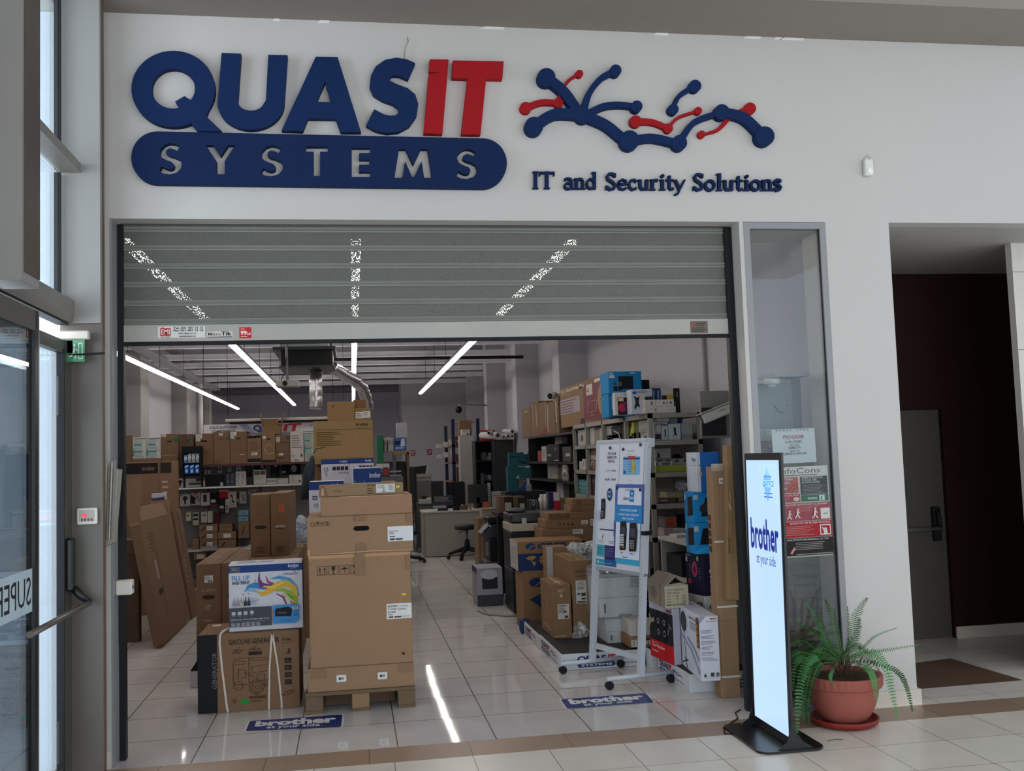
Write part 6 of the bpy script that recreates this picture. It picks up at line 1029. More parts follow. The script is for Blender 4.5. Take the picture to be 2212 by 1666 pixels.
def rb(lb, c, r, y, d, col, pr=(), lev=None, **k):   # on the short end of the rack
    zb, k['cap'] = (ZL[lev]+.001, ZL[lev-1]-.05) if lev is not None else (None, 99)
    return pbox('product_box', lb, 'product box', c, r, y, d, col, pr, zb=zb, group='boxed goods on the steel rack', **k)
def rl(lb, c, r, d, col, pr=(), lev=None, X=XS+.03, **k):  # along its long side
    zb, k['cap'] = (ZL[lev]+.001, ZL[lev-1]-.05) if lev is not None else (None, 99)
    return pboxx('product_box', lb, 'product box', c, r, X, d, col, pr, zb=zb, group='boxed goods on the steel rack', **k)
MT = [('F', 'p', [(.35, .2), (.45, .4), (.4, .75), (.6, .75), (.62, .4), (.7, .2), (.52, .32)], '#1F2326')]
rb('dark framed phone mount box at the corner post of the rack, second shelf', C4, (1228, 725, 1310, 885), 3.06, .2, '#8C8F8E', [('F', 'r', (.1, .1, .9, .4), '#23282A'), ('F', 'r', (.35, .55, .9, .95), '#A9A9A6')], 1)
rb('pale blue monitor mount box with a dark arm picture, second shelf', C4, (1314, 735, 1388, 885), 3.06, .2, '#9AA8AB', MT, 1)
rb('larger pale blue monitor mount box with a black bracket picture, second shelf', C4, (1392, 710, 1530, 885), 3.06, .22, '#A2AFB5', MT+[('F', 'r', (.1, .72, .35, .8), '#B59A9A')], 1)
for k in range(4): rb('slim pale mount box standing on edge, second shelf, %s from the larger mount box' % ORD[k], C4, (1535+32*k, 712, 1564+32*k, 885), 3.08, .22, '#97999A', [('F', 'r', (.2, .1, .8, .35), '#6A7478')], 1)
zb1 = px_at(*C4(1290, 724), 3.1)[1]
rb('flat grey box lying on the framed mount boxes', C4, (1232, 695, 1378, 722), 3.07, .2, '#9A9A98', [('F', 'l', (.1, .3, .9, .7), '#6A6A6A', 1)]); rb('flat white box topmost on the mount boxes', C4, (1255, 650, 1402, 692), 3.09, .2, '#A6A6A6', [('F', 'l', (.3, .3, .9, .7), '#7A7A7A', 1)])
rb('flat striped box lying beyond the topmost flat white box', C4, (1408, 650, 1495, 706), 3.12, .2, '#8E9294', [('F', 'l', (.1, .2, .9, .9), '#4A5056', 3)]); rb('small navy box end lying above the slim mount boxes', C4, (1497, 655, 1550, 706), 3.14, .2, '#1E2F55')
rb('white speaker box with a dark chair picture, third shelf of the rack end', C4, (1238, 995, 1418, 1112), 3.08, .2, '#8E8C8A', [('F', 'p', [(.1, .1), (.2, .7), (.3, .4), (.28, .1)], '#1F2023'), ('F', 'l', (.3, .8, .8, .92), '#3A3A3C', 1)])
rb('long white box with a row of small pictures, third shelf of the rack end', C4, (1245, 1112, 1655, 1250), 3.1, .2, '#8A8886', [('F', 'r', (.05+.24*k, .75, .17+.24*k, .92), '#3A3A3E') for k in range(4)], 2)
rb('small white box printed with black blocks leaning on the long white box', C4, (1248, 1145, 1438, 1192), 3.05, .04, '#9A9892', [('F', 'r', (.02+.12*k, .2, .1+.12*k, .8), '#1F2023') for k in (0, 3, 4, 5, 6)])
rb('long lime green box on the third shelf edge', C4, (1250, 1190, 1600, 1250), 3.03, .05, '#7E8A2A', [('F', 'p', [(.96, 0), (1, .5), (1, 0)], '#3A3F1E')], 2)
blob('device_heap', 'dark tangle of black headsets at the back of the third shelf', 'headsets', (3.18, 3.3, ZL[2]+.001), (.07, .10, .09), M('#15141A', .6, var=.4), 12, .3)
# clutter on the fourth shelf
for k, (r, lb, col) in enumerate((((1270, 1560, 1480, 1628), 'flat reddish carton lid on the fourth shelf', '#5A3A34'), ((1370, 1490, 1555, 1560), 'pale yellow edged box on top of the reddish lid', '#8E8A6A'), ((1490, 1540, 1640, 1628), 'grey tangled adapter box at the wall end of the fourth shelf', '#5A5A5C'))): rb(lb, C4, r, 3.06+.02*k, .22, col, [('F', 'r', (.1, .4, .5, .7), '#8A8884')], 3 if k != 1 else None)
blob('plastic_bag', 'crumpled clear bag above the grey adapter box on the fourth shelf', 'plastic bag', (3.2, 3.2, ZL[3]+.12), (.08, .09, .05), film('bagf3', .6), 21, .3)
rb('grey carton with an orange print inside a plastic bag, fifth shelf', C8, (245, 1120, 360, 1230), 3.06, .2, '#5E5E60', [('F', 'r', (.1, .15, .9, .85), '#B04A2A'), ('F', 'l', (.15, .2, .85, .8), '#6A2A1E', 3)], None); rb('black upright toner unit on the fifth shelf', C8, (410, 1112, 512, 1228), 3.08, .2, BK)
zt8 = px_at(*C8(380, 1305), 2.7)[1]
for k, (u0, u1, c_) in enumerate(((240, 320, '#9A8084'), (322, 400, '#A3A1A2'), (401, 482, '#A3A1A2'), (483, 530, '#A3A1A2'))): pbox('product_box', ('faded pink carton' if k == 0 else 'white shoe-sized carton') + ' on the fifth rack shelf, %s from the whiteboard' % ORD[k], 'product box', C8, (u0, 1232, u1, 1303), 3.05, .2, c_, [('F', 'l', (.1, .15, .8, .6), '#7A7878', 2)], zb=ZL[4]+.001, group='cartons in a row on the fifth rack shelf')
# long side of the rack, toward the aisle
for lb, r, d, col, pr, lev in (('blue book-like boxes standing at the far end, second shelf', (300, 830, 355, 960), .2, '#2A3A62', [('F', 'r', (.45, 0, .5, 1), '#8E929A')], 1), ('white mouse box with a dark picture beside the blue boxes, second shelf', (360, 788, 445, 960), .2, '#9C9894', [('F', 'e', (.4, .25, .75, .7), '#4A4038')], 1), ('tall white box with vertical print, second shelf, past the second post', (472, 755, 545, 955), .2, '#A3A09C', [('F', 'r', (.2, .2, .4, .8), '#8A8884')], 1), ('beige carton beside the tall white box, second shelf', (550, 780, 602, 945), .2, '#8A8270', [], 1),
     ('narrow white box before the third post, second shelf', (604, 765, 636, 940), .18, '#9A9792', [], 1), ('white cable box at the third post, second shelf', (682, 740, 738, 930), .2, '#9A9A98', [('F', 'l', (.2, .3, .8, .8), '#6A6A6A', 4)], 1), ('black and white camera box with a curved picture, second shelf', (745, 750, 855, 920), .22, '#1E2024', [('F', 's', [(.2, .8), (.7, .6), (.9, .2)], '#8E9092', .1), ('F', 'r', (.3, .1, .8, .3), '#9A9A98')], 1),
     ('black headset box with white label at the shelf edge, second shelf', (692, 835, 858, 925), .04, '#121316', [('F', 'r', (.42, .1, .8, .5), '#9A9894')], None), ('brown carton behind the multi-coloured packs, second shelf', (862, 710, 922, 905), .2, '#4A3A2E', [], 1), ('green and yellow router box, second shelf near the corner post', (925, 690, 1045, 895), .2, '#5A6238', [('F', 'p', [(.2, .3), (.5, 1), (.65, 1), (.6, .3)], '#A3B02A'), ('F', 'r', (.1, .7, .4, .9), '#2B2E20')], 1),
     ('brown and white checked pack row at the edge, second shelf', (862, 815, 1075, 900), .04, '#8A8078', [('F', 'r', (.05+.24*k, .1, .2+.24*k, .9), '#3E2C22' if k % 2 else '#1E1A18') for k in range(4)], None), ('white cable pack box against the corner post, second shelf', (1050, 670, 1168, 880), .2, '#9A9C96', [('F', 'l', (.1, .3, .9, .6), '#5A5C58', 4), ('F', 'r', (.9, 0, 1, .6), '#5A8A3A'), ('F', 'e', (.5, .05, .8, .25), '#23262A')], 1),
     ('brown carton with a white label and marks, third shelf', (467, 990, 588, 1250), .25, '#6E5638', [('F', 'r', (.15, .5, .85, .7), '#8E8480'), ('F', 's', [(.35, .2), (.4, .4), (.6, .4), (.6, .2)], '#B5B2AC', .06)], 2), ('small white carton at the edge, third shelf', (375, 1140, 408, 1245), .1, '#A09C98', [], 2), ('small white carton with a dark line beside its twin, third shelf', (410, 1115, 444, 1245), .1, '#A5A19C', [('F', 'r', (.4, .3, .5, .8), '#4A4846')], 2),
     ('dark brown carton in the shade, fourth shelf past the second post', (505, 1280, 580, 1510), .2, '#2E2624', [('F', 'r', (.2, .6, .8, .8), '#4A3A44')], 3)):
    rl(lb, C4, r, d, col, pr, lev)
for k in range(4): rl('teal slim router box standing on edge, fourth shelf, %s of four' % ORD[k], C4, (326+36*k, 1345+6*k, 360+36*k, 1492), .2, '#3E7276', [('F', 'l', (.2, .3, .8, .9), '#6A9A9A', 2)], 3)
# things on top of the rack
lg = pboxx('monitor_box', 'big brown and maroon wide monitor carton lying across the top of the steel rack', 'monitor carton', C4, (160, 222, 712, 700), 2.92, .14, '#8A6A48', [('F', 'p', [(.53, .08), (.53, .90), (1.0, .86), (1.0, .04)], '#6A2A36'), ('F', 'e', (.80, .05, 1.18, .92), '#8E6E48'), ('F', 't', (.03, .86, .55, .95), '#C5B8A5', 'LG UltraWide Mo', .02), ('F', 'l', (.03, .79, .22, .83), '#A58E72', 1), ('F', 'r', (.0, .33, .46, .70), '#8E8488'), ('F', 'l', (.02, .35, .44, .68), '#6A3A44', 5), ('F', 'r', (.45, .84, .52, .9), '#14100E'), ('F', 'r', (.46, .03, .54, .15), '#14100E'), ('F', 'r', (.60, .64, .72, .88), '#B5B2AC'), ('F', 'p', [(.61, .8), (.66, .8), (.64, .76), (.61, .76)], '#B58A2A'), ('F', 'p', [(.61, .75), (.67, .75), (.65, .72), (.61, .72)], '#A5482A'),
    ('F', 'o', (.62, .25, .80, .5), '#9A6A72', .012), ('F', 'r', (.70, .18, .71, .25), '#9A6A72'), ('F', 'r', (.65, .17, .77, .18), '#9A6A72'), ('F', 'p', [(.88, .5), (.92, .66), (.96, .5)], '#2A1E18'), ('F', 'r', (.86, .48, 1.0, .5), '#2A1E18'), ('F', 't', (.88, .38, .98, .43), '#4A2A28', 'Time')], zb=ZT+.001, parts=[('sticker', 'F', (.76, .88, .86, .95), '#C9C4BA', [('r', (.3, .2, .9, .4), '#A58A7A')])])
del lg
for r, lb, z0 in (((5, 470, 40, 830), 'tall brown monitor carton, first of four beyond the maroon one', 0), ((44, 475, 100, 830), 'tall brown monitor carton, second of four beyond the maroon one', 0), ((102, 405, 145, 830), 'thin brown carton with torn tape beside the maroon monitor carton', 0)): pass
BX_ = [((1035, 845, 1145, 1170), 'plain dark brown monitor carton at the far end of the row on the black shelving', [('F', 'l', (.3, .85, .7, .95), '#9A8A7A', 1)]), ((1148, 765, 1240, 1190), 'brown monitor carton with torn white tape, second in the row on the black shelving', [('F', 's', [(.2, .2), (.25, .95)], '#9A8E80', .03), ('F', 's', [(.7, .3), (.66, .9)], '#A59A8C', .06)]), ((1242, 765, 1330, 1185), 'brown monitor carton with a maroon corner, third in the row on the black shelving', [('F', 'p', [(.1, .05), (.95, .3), (.95, .0), (.1, 0)], '#6A1A22'), ('F', 's', [(.9, .2), (.92, .95)], '#9A8E80', .05)]), ((1332, 765, 1432, 1180), 'brown monitor carton with a strip of tape, fourth in the row on the black shelving', [('F', 's', [(.15, .1), (.14, .95)], '#A59A8C', .08)]), ((1434, 705, 1475, 1150), 'thin taller brown carton beside the maroon monitor carton', [('F', 's', [(.3, .3), (.3, .9)], '#B5ADA0', .2)])]
# black shelving unit
yb0, yb1 = yB+.06, yx(*C3(1110, 1250), 2.86)[0]; zk = px_at(*C3(1300, 1178), yB+1)[1]
t = empty('black_shelving', 'black open shelving under the brown monitor cartons beyond the steel rack', 'shelf unit', (2.86, yb0, 0)); LB = yb1-yb0
ZB = [PL(*C3(1250, y), 'x', 2.86).z for y in (1170, 1480)]; ZB = ZB+[PL(*C4(150, 1362), 'x', 2.86).z, .55, .1]
for z in ZB: B().box(0, 0, z-.03, .4, LB, z, BLS).obj('shelf', t)
for f in (0, 1): B().box(0, max(0, LB*f-.03), 0, .4, max(.03, LB*f), ZB[0], BLS).obj('side_panel', t)
B().box(.38, 0, .1, .4, LB, ZB[0], M('#08090A', .8)).obj('back_panel', t)
for r, lb, pr in BX_: pboxx('monitor_box', lb, 'monitor carton', C3, r, 2.90, .24, '#74573F', pr, zb=ZB[0]+.001, group='brown monitor cartons on the black shelving')
for r, lb, col, lev, pr in (((1225, 1350, 1268, 1480), 'red bound box on the black shelving', '#7A2A30', 1, []), ((1272, 1295, 1325, 1480), 'white box standing beside the red one on the black shelving', '#8E8A8A', 1, [('F', 'l', (.2, .2, .8, .8), '#5A5856', 4)]), ((1335, 1270, 1480, 1450), 'black projector box with two stickers on the black shelving', '#111216', 1, [('F', 'r', (.05, .3, .35, .45), '#77777A'), ('F', 'r', (.6, .05, .95, .1), '#9A9A98'), ('F', 'e', (.6, .6, .85, .8), '#3A3C40')]), ((1520, 1300, 1620, 1480), 'dark box with a white label at the steel rack end of the black shelving', '#3A3430', 1, [('F', 'r', (.4, .35, .9, .55), '#9A9894')])):
    pboxx('product_box', lb, 'product box', C3, r, 2.90, .25, col, pr, zb=ZB[1]+.001, cap=ZB[0]-.035, group='boxes on the black shelving')
for r, lb, col, pr in (((15, 1152, 128, 1360), 'large white carton low on the black shelving', '#7E7C7C', [('F', 'r', (.3, .2, .4, .3), '#3A3A3A')]), ((130, 1210, 262, 1360), 'brown carton stack end with pale edges low on the black shelving', '#5A4634', [('F', 'r', (0, .65, 1, .68), '#33261C'), ('F', 'r', (0, .33, 1, .36), '#33261C')])): pboxx('cardboard_box', lb, 'carton', C4, r, 2.98, .25, col, pr, zb=ZB[2]+.001, cap=ZB[1]-.035)
blob('plastic_bag', 'crumpled white plastic bag in front of the brown carton on the black shelving', 'plastic bag', (2.92, yx(*C4(225, 1400), 2.92)[0], ZB[2]+.001), (.045, .12, .12), M('#8E8A86', .4, var=.35, scale=14), 31, .35)
# speaker carton and small boxes on top of the steel rack, corner end
def rt(lb, c, r, y, d, col, pr=(), zb=None, X=None, **k):
    f = pboxx if X else pbox
    return f('product_box', lb, 'product box', c, r, X or y, d, col, pr, zb=ZT+.001 if zb is None else zb, group='boxes on top of the steel rack', **k)
BLU = '#1776AE'
x0, z0, x1, z1 = pw(C4, (708, 118, 1085, 365), 3.75)
carton('product_box', 'blue carton under the speaker carton, mostly behind the picture frame boxes', 'product box', (x0, 3.78, ZT+.001), .40, .3, z0-ZT-.003, BLU, [('F', 'r', (.1, .0, .4, .8), '#20203A'), ('F', 'r', (.08, .3, .14, .9), '#7FB0D0')])
carton('speaker_box', 'bright blue speaker carton with a black subwoofer picture, highest on the rack', 'speaker carton', (x0, 3.75, z0), x1-x0, .33, z1-z0, BLU, [('F', 'r', (.3, .18, .74, .78), '#101216'), ('F', 'p', [(.14, .12), (.15, .5), (.2, .56), (.25, .5), (.26, .1)], '#0E1014'), ('F', 'p', [(.27, .14), (.29, .5), (.33, .56), (.39, .5), (.4, .12)], '#0E1014'), ('F', 'e', (.16, .33, .26, .52), '#7E8890'), ('F', 'e', (.29, .33, .39, .52), '#7E8890'), ('F', 'e', (.18, .37, .24, .48), '#101216'), ('F', 'e', (.31, .37, .37, .48), '#101216'), ('F', 'r', (.02, .7, .18, .84), '#B9BDBE'), ('F', 't', (.66, .88, .82, .96), '#9AC4DE', '30W', .03), ('F', 'r', (.02, .87, .15, .95), '#9AB8C9'), ('F', 'p', [(0, .08), (.6, .06), (.85, .14), (1, .1), (1, 0), (0, 0)], '#1E88C0'), ('R', 'e', (.2, .2, .8, .8), '#12324A')])
carton('product_box', 'black rounded device box behind the blue speaker carton', 'product box', (x1+.01, 3.9, ZT+.001), .12, .2, px_at(*C4(1100, 215), 3.9)[1]-ZT, BK)
rt('white framed picture box with a red and navy screen print', C4, (778, 358, 975, 620), 3.3, .08, '#B5B3B0', [('F', 'r', (.18, .02, 1, .78), '#14121E'), ('F', 'e', (.2, .15, .62, .5), '#B01E3C'), ('F', 'e', (.55, .25, 1, .6), '#2A2450'), ('F', 't', (.36, .45, .95, .57), '#B02A4A', 'LCD Mo'), ('F', 'r', (.22, .62, .52, .76), '#C9A98A'), ('F', 'r', (.5, .9, .75, .95), '#B58A70'), ('F', 'l', (.35, .1, .95, .35), '#5A3A6A', 5)])
rt('white mount box with a black bracket picture and blue oval', C4, (968, 322, 1210, 595), 3.12, .16, '#A9ADB9', [('F', 'e', (.06, .80, .26, .93), '#2A4A86'), ('F', 'p', [(.12, .25), (.2, .5), (.12, .74), (.3, .66), (.4, .74), (.34, .5), (.4, .25), (.26, .34), (.2, .2)], '#17191E'), ('F', 'l', (.28, .84, .85, .95), '#4A5068', 3), ('F', 'r', (.4, .62, .64, .78), '#B5A890'), ('F', 'r', (.64, .55, .98, .7), '#23262E'), ('F', 'r', (.52, .0, 1, .18), '#24365E'), ('F', 'e', (.58, .03, .68, .15), '#B5BAC8'), ('F', 'e', (.78, .03, .88, .15), '#7F8AA8')])
za = px_at(*C4(1300, 520), 3.06)[1]
rt('lower flat white box with a crossed mark at the rack corner', C4, (1120, 518, 1475, 568), 3.03, .1, '#B0ACA6', [('F', 's', [(.31, .2), (.38, .8)], '#2A2A2A', .08, 7), ('F', 's', [(.31, .8), (.38, .2)], '#2A2A2A', .08, 7), ('F', 'l', (.82, .4, .95, .6), '#8A8884', 1)])
rt('upper flat white box with small pictograms at the rack corner', C4, (1122, 440, 1455, 515), 3.04, .1, '#B3AEA7', [('F', 'r', (.2, .2, .27, .75), '#6A6660'), ('F', 'r', (.62, .35, .67, .7), '#3A3A3A'), ('F', 'r', (.74, .35, .78, .7), '#7A4A3A'), ('F', 'r', (.86, .35, .91, .75), '#3A3A3A'), ('F', 'r', (.35, .15, .37, .9), '#8A8680')], zb=za+.001)
for k, (u0, u1, lb, col, pr) in enumerate(((1212, 1262, 'first navy slim box standing behind the flat white boxes', '#22345E', [('F', 'r', (.1, .2, .4, .9), '#8E98B5')]), (1264, 1306, 'second navy slim box standing behind the flat white boxes', '#22345E', [('F', 'r', (.1, .2, .4, .9), '#8E98B5')]), (1308, 1450, 'white box with a yellow tape measure print behind the flat white boxes', '#A9A59C', [('F', 'r', (.05, .3, .45, .72), '#1A1A1A'), ('F', 'r', (.48, .35, .95, .75), '#A3902A')]), (1452, 1522, 'black tall box with a white brand mark at the wall end of the rack top', '#17181B', [('F', 's', [(.5, .65), (.6, .85)], '#9A9A98', .1), ('F', 'r', (.2, .1, .3, .5), '#4A4A4A')]))):
    rt(lb, C4, (u0, 308, u1, 565), 3.24, .14, col, pr)
# wall cameras
p = PL(*C4(60, 395), 'y', 8.5); t = empty('dome_camera', 'white bullet camera with a black face on the wall above the brown monitor cartons', 'camera', (p.x, 8.47, p.z)); B().tube([(.06, .06, 0), (0, 0, 0), (-.04, -.05, -.01)], [.055, .058, .055], M('#B9B6B2', .4), 16).obj('housing', t); B().tube([(-.041, -.051, -.01), (-.047, -.058, -.011)], [.045, .04], BLK, 16).obj('lens', t); B().box(.06, .03, -.03, .2, .13, .03, M('#A9A6A2')).obj('bracket', t)
p = PL(*C2(2160, 855), 'y', 16); t = empty('dome_camera', 'small dark camera on an arm above the blue rack', 'camera', (p.x, 16.0, p.z)); B().lathe([(.001, -.09), (.06, -.07), (.08, 0), (.06, .06), (.001, .08)], BLK, 14).obj('housing', t); B().tube([(0, 0, .05), (.05, .2, .12), (3.17-p.x, .85, .12)], .02, M('#9A9A9E')).obj('arm', t)
WC = M('#AFABA2', .45)
pc = px_at(*C4(1910, 600), 1.75); t = empty('bullet_camera', 'large cream bullet surveillance camera with a sunshield beside the doorway', 'camera', (pc[0]+.02, 1.75, pc[1]), rot=(0, -.36, -.2)); t.scale = (.85, .85, .85)
B().box(-.155, -.055, -.05, .17, .055, .05, WC, .018, 2).obj('housing', t); B().prism([(-.185, .062), (.17, .062), (.17, .054), (-.185, .054)], lambda q, c, s_: (q, s_, c), -.066, .066, WC).obj('sunshield', t); B().tube([(-.15, 0, 0), (-.162, 0, 0)], [.046, .044], M('#1E2024', .2), 18).obj('lens_face', t); B().box(.02, -.058, .01, .1, -.055, .014, M('#4A4844')).obj('printed_lettering', t)
B().tube([(.12, .03, 0), (.18, .1, 0), (.2, .29, .02)], .018, WC).obj('bracket', t)
x0, z0, x1, z1 = pw(C4, (1750, 340, 2070, 620), 1.95); t = empty('wall_cabinet', 'flat grey wall panel behind the cream surveillance camera', 'wall cabinet', (x0, 1.95, pw(C4, (1750, 340, 2070, 875), 1.95)[1])); B().box(0, 0, 0, x1-x0+.01, .03, z1-pw(C4, (1750, 340, 2070, 875), 1.95)[1], M('#77746F', .6), .004).obj('body', t)
B().box(.0, -.02, .02, .22, .001, .26, M('#15161A', .4), .004).obj('small_screen', t)
# white table in front of the rack with printers
zt9 = .98; pA = PL(*C8(175, 1308), 'z', zt9); pB = PL(*C8(530, 1392), 'z', zt9); x9 = (pA.x+pB.x)/2
t = empty('side_table', 'white laminate table with shelves between the steel rack and the tall cartons', 'table', (x9, 1.35, 0)); Lt = pA.y-1.35; wt = min(.62, 3.3-x9)
LAM = M('#A8A59F', .5); B().box(0, 0, zt9-.025, wt, Lt, zt9, LAM).obj('table_top', t); B().box(.02, Lt-.03, 0, wt, Lt-.005, zt9-.025, M('#8E8B86', .5)).obj('end_panel', t); B().box(wt-.03, 0, 0, wt, Lt-.03, zt9-.025, M('#77746F', .5)).obj('back_panel', t); B().box(.02, 0, zt9-.33, wt-.03, Lt-.03, zt9-.31, LAM).obj('shelf', t); B().box(.02, 0, 0, wt, .025, zt9-.025, LAM).obj('end_panel', t)
y1, z1_ = yx(*C8(258, 1430), x9+.06); carton('office_printer', 'low black printer on the shelf under the white table', 'printer', (x9+.05, Lt+1.35-.06, zt9-.309), .4, .35, .17, BK, [('F', 'r', (.05, .3, .95, .36), '#2A2B2E')], rz=-math.pi/2)
pbox('paper_sheet', 'loose white papers at the near edge of the white table', 'papers', C8, (360, 1300, 520, 1312), 2.0, .2, '#A9A7A4', zb=zt9+.001)
# blue item boxes under the table, by the whiteboard leg
for r, lb, col, pr in (((95, 1350, 140, 1480), 'white box with a picture low behind the whiteboard post', '#77767A', [('F', 'r', (.1, .2, .9, .6), '#1E2024')]), ((135, 1355, 185, 1560), 'narrow blue box standing low behind the whiteboard post', '#1E4A80', [('F', 'r', (.1, .7, .9, .9), '#A3A8B0'), ('F', 'r', (.3, .4, .7, .55), '#A3A8B0')])): a = pw(C8, r, 3.6); carton('product_box', lb, 'product box', (a[0], 3.6, .1215), a[2]-a[0], .2, min(a[3], ZL[4]-.05)-.1215, col, pr)
# ------------------------------------------------------------------ display platforms with the shop's print
PWH = M('#BDBFC3', .45, var=.04); NV = '#22325E'
def shop_print(u0, v0, w_, h_, tag=True):
    X = lambda a, c: (u0+w_*a, v0+h_*c); R = lambda a, c, e, f: (*X(a, c), *X(e, f))
    o = [('F', 't', R(0, .42, .38, 1), NV, 'QUAS', .05), ('F', 't', R(.385, .44, .50, 1), '#A8242E', 'IT', .06, .15), ('F', 'p', [X(a, c) for a, c in arc(.03, .2, .025, .19, 90, 270, 8)+arc(.47, .2, .025, .19, -90, 90, 8)], NV), ('F', 't', R(.05, .1, .45, .3), '#BDBFC3', 'SYSTEMS', .03)]
    if tag:
        o += [('F', 's', [X(*p) for p in q], NV, h_*.06, 3) for q in ([(.56, .6), (.63, .72), (.72, .58), (.78, .6), (.85, .72), (.92, .6)], [(.58, .9), (.64, .72)], [(.68, .92), (.64, .72), (.72, .8)])]
        o += [('F', 's', [X(.74, .74), X(.8, .82)], '#A8242E', h_*.05, 3), ('F', 't', R(.56, .1, .98, .28), NV, 'IT and Security Solutions')]
    return o
def platform(lb, x0, y0, x1, y1, h, pf, pl, zt=None):
    t = carton('display_platform', lb, 'display platform', (x0, y0, 0), x1-x0, y1-y0, h, '#BDBFC3', [('F', *s[1:]) for s in pf]+[('L', *s[1:]) for s in pl], bev=.003, m=PWH)
    B().box(.012, .012, h, x1-x0-.012, y1-y0-.012, h+.003, M('#2A2B2E', .6, var=.15)).obj('rubber_mat', t); return t
HP = .128
platform('low white display platform with the shop print in front of the two brown monitor cartons', 1.606, 1.70, 2.30, 2.62, HP, shop_print(.19, .12, .92, .72), shop_print(.1, .15, .8, .7))
platform('second white display platform behind the first, toward the map-printed cartons', 1.60, 2.622, 2.32, 3.38, HP-.005, [], shop_print(.1, .15, .8, .7))
platform('white display platform carrying the fan carton at the doorway end', 2.331, .714, 2.82, 1.45, HP, shop_print(.62, .1, 1.0, .75, False), shop_print(.05, .15, .8, .7))
platform('plain white platform box between the two printed platforms', 2.31, 1.55, 2.62, 2.0, .14, [], [])
zp = HP+.0035
MB = '#8A6846'
carton('monitor_box', 'shorter brown monitor carton on the platform with a white label on its end', 'monitor carton', (1.685, 2.36, zp), .165, .55, .46, MB, [('F', 't', (.3, .86, .7, .92), '#B59C80', 'BEST'), ('F', 'e', (.4, .76, .56, .83), '#B59C80'), ('F', 'l', (.1, .02, .95, .08), '#A58C70', 1), ('L', 'l', (.2, .1, .9, .2), '#A58C70', 2), ('L', 's', [(.5, .4), (.52, .8)], '#B59C80', .015), ('T', 'r', (.4, .0, .6, 1), '#A08060'), ('T', 'r', (.35, .3, .7, .42), '#C5BBAE')], parts=[('shipping_label', 'F', (.26, .36, .88, .64), '#B9B5AD', [('l', (.08, .4, .8, .95), '#4A4844', 6), ('r', (.6, .05, .9, .22), '#3A3836'), ('e', (.55, .4, .75, .55), '#3A3836')], 'white product label')])
carton('monitor_box', 'taller brown monitor carton on the platform with a long white label', 'monitor carton', (1.862, 2.36, zp), .17, .8, .66, MB, [('F', 't', (.18, .84, .82, .88), '#4A3626', 'ViewSonic'), ('F', 'r', (.28, .79, .75, .805), '#5A4430'), ('F', 'o', (.25, .06, .8, .13), '#6A4E36', .02), ('L', 'r', (.9, .3, 1, .5), '#2A1C12'), ('T', 'r', (.45, 0, .55, 1), '#A08060'), ('T', 'e', (.4, .3, .6, .4), '#3A281C')], parts=[('shipping_label', 'F', (.2, .44, .76, .74), '#BDBAB4', [('l', (.1, .78, .9, .97), '#7A7874', 3), ('l', (.1, .6, .9, .75), '#3A3836', 2), ('r', (.1, .38, .4, .46), '#4A4844'), ('r', (.5, .32, .9, .46), '#3A3836'), ('r', (.5, .16, .9, .24), '#4A4844'), ('r', (.1, .03, .9, .1), '#4A4844')], 'long white specification label')])
carton('monitor_box', 'pale edged brown carton behind the two monitor cartons on the platform', 'monitor carton', (1.80, 3.15, zp-.005), .2, .2, .72, '#8E7050', [('F', 'r', (0, 0, .3, 1), '#A9A6A2')])
# printer box with blue front, bagged printer
a = pw(CF, (1010, 890, 1200, 1120), 3.25); zq = a[1]
carton('printer_box', 'white printer carton with a blue front and a black printer picture', 'printer carton', (a[0], 3.25, zq), a[2]-a[0]+.22, .12, a[3]-zq, '#A9ABB2', [('F', 'r', (.06, .03, .64, .86), '#2A5E8C'), ('F', 'p', [(.28, .3), (.46, .28), (.46, .72), (.36, .82), (.28, .76)], '#121418'), ('F', 'r', (.36, .4, .42, .7), '#4A5058')]+[('F', 'e', (.1, .35+.11*k, .14, .42+.11*k), '#8FB0C9') for k in range(4)]+[('F', 'r', (.3, .1, .4, .16), '#122A44')])
carton('cardboard_box', 'grey wrapped carton under the blue fronted printer carton', 'carton', (a[0]-.0, 3.25, 0), a[2]-a[0]+.2, .12, zq-.001, '#55565A')
zq2 = a[3]; p = pw(CF, (985, 630, 1215, 888), 3.25)
t = empty('bagged_printer', 'black printer in a tied clear plastic bag on the blue fronted printer carton', 'printer', (p[0], 3.24, zq2+.001)); w_, h_ = p[2]-p[0]+.12, p[3]-zq2
B().prism([(.03, 0), (w_, 0), (w_, h_*.86), (.5*w_, h_*.9), (.2*w_, h_*.66), (.03, h_*.5)], lambda q, c, s_: (q, s_, c), .02, .13, M('#17181B', .35)).obj('printer_body', t)
B().box(.10, .012, .07, .19, .02, .105, M('#B5A9A4')).obj('sticker', t)
fb = film('bag_film4', .55); b = B(); bm = b.bm; b.mi(fb); bmesh.ops.create_icosphere(bm, subdivisions=4, radius=1); r_ = random.Random(4)
for v in bm.verts:
    c = v.co; k = 1+.08*math.sin(9*c.x+7*c.z)+.05*math.sin(13*c.y+5*c.x); sx = max(-1, min(1, c.x*1.4)); sz = max(-1, min(1, c.z*1.35)); v.co = Vector((w_*.5+sx*w_*.54*k, .075+c.y*.09*k, max(0, h_*.5+sz*h_*.52*k)))
for f in bm.faces: f.smooth = True
b.obj('clear_bag', t)
b = B()
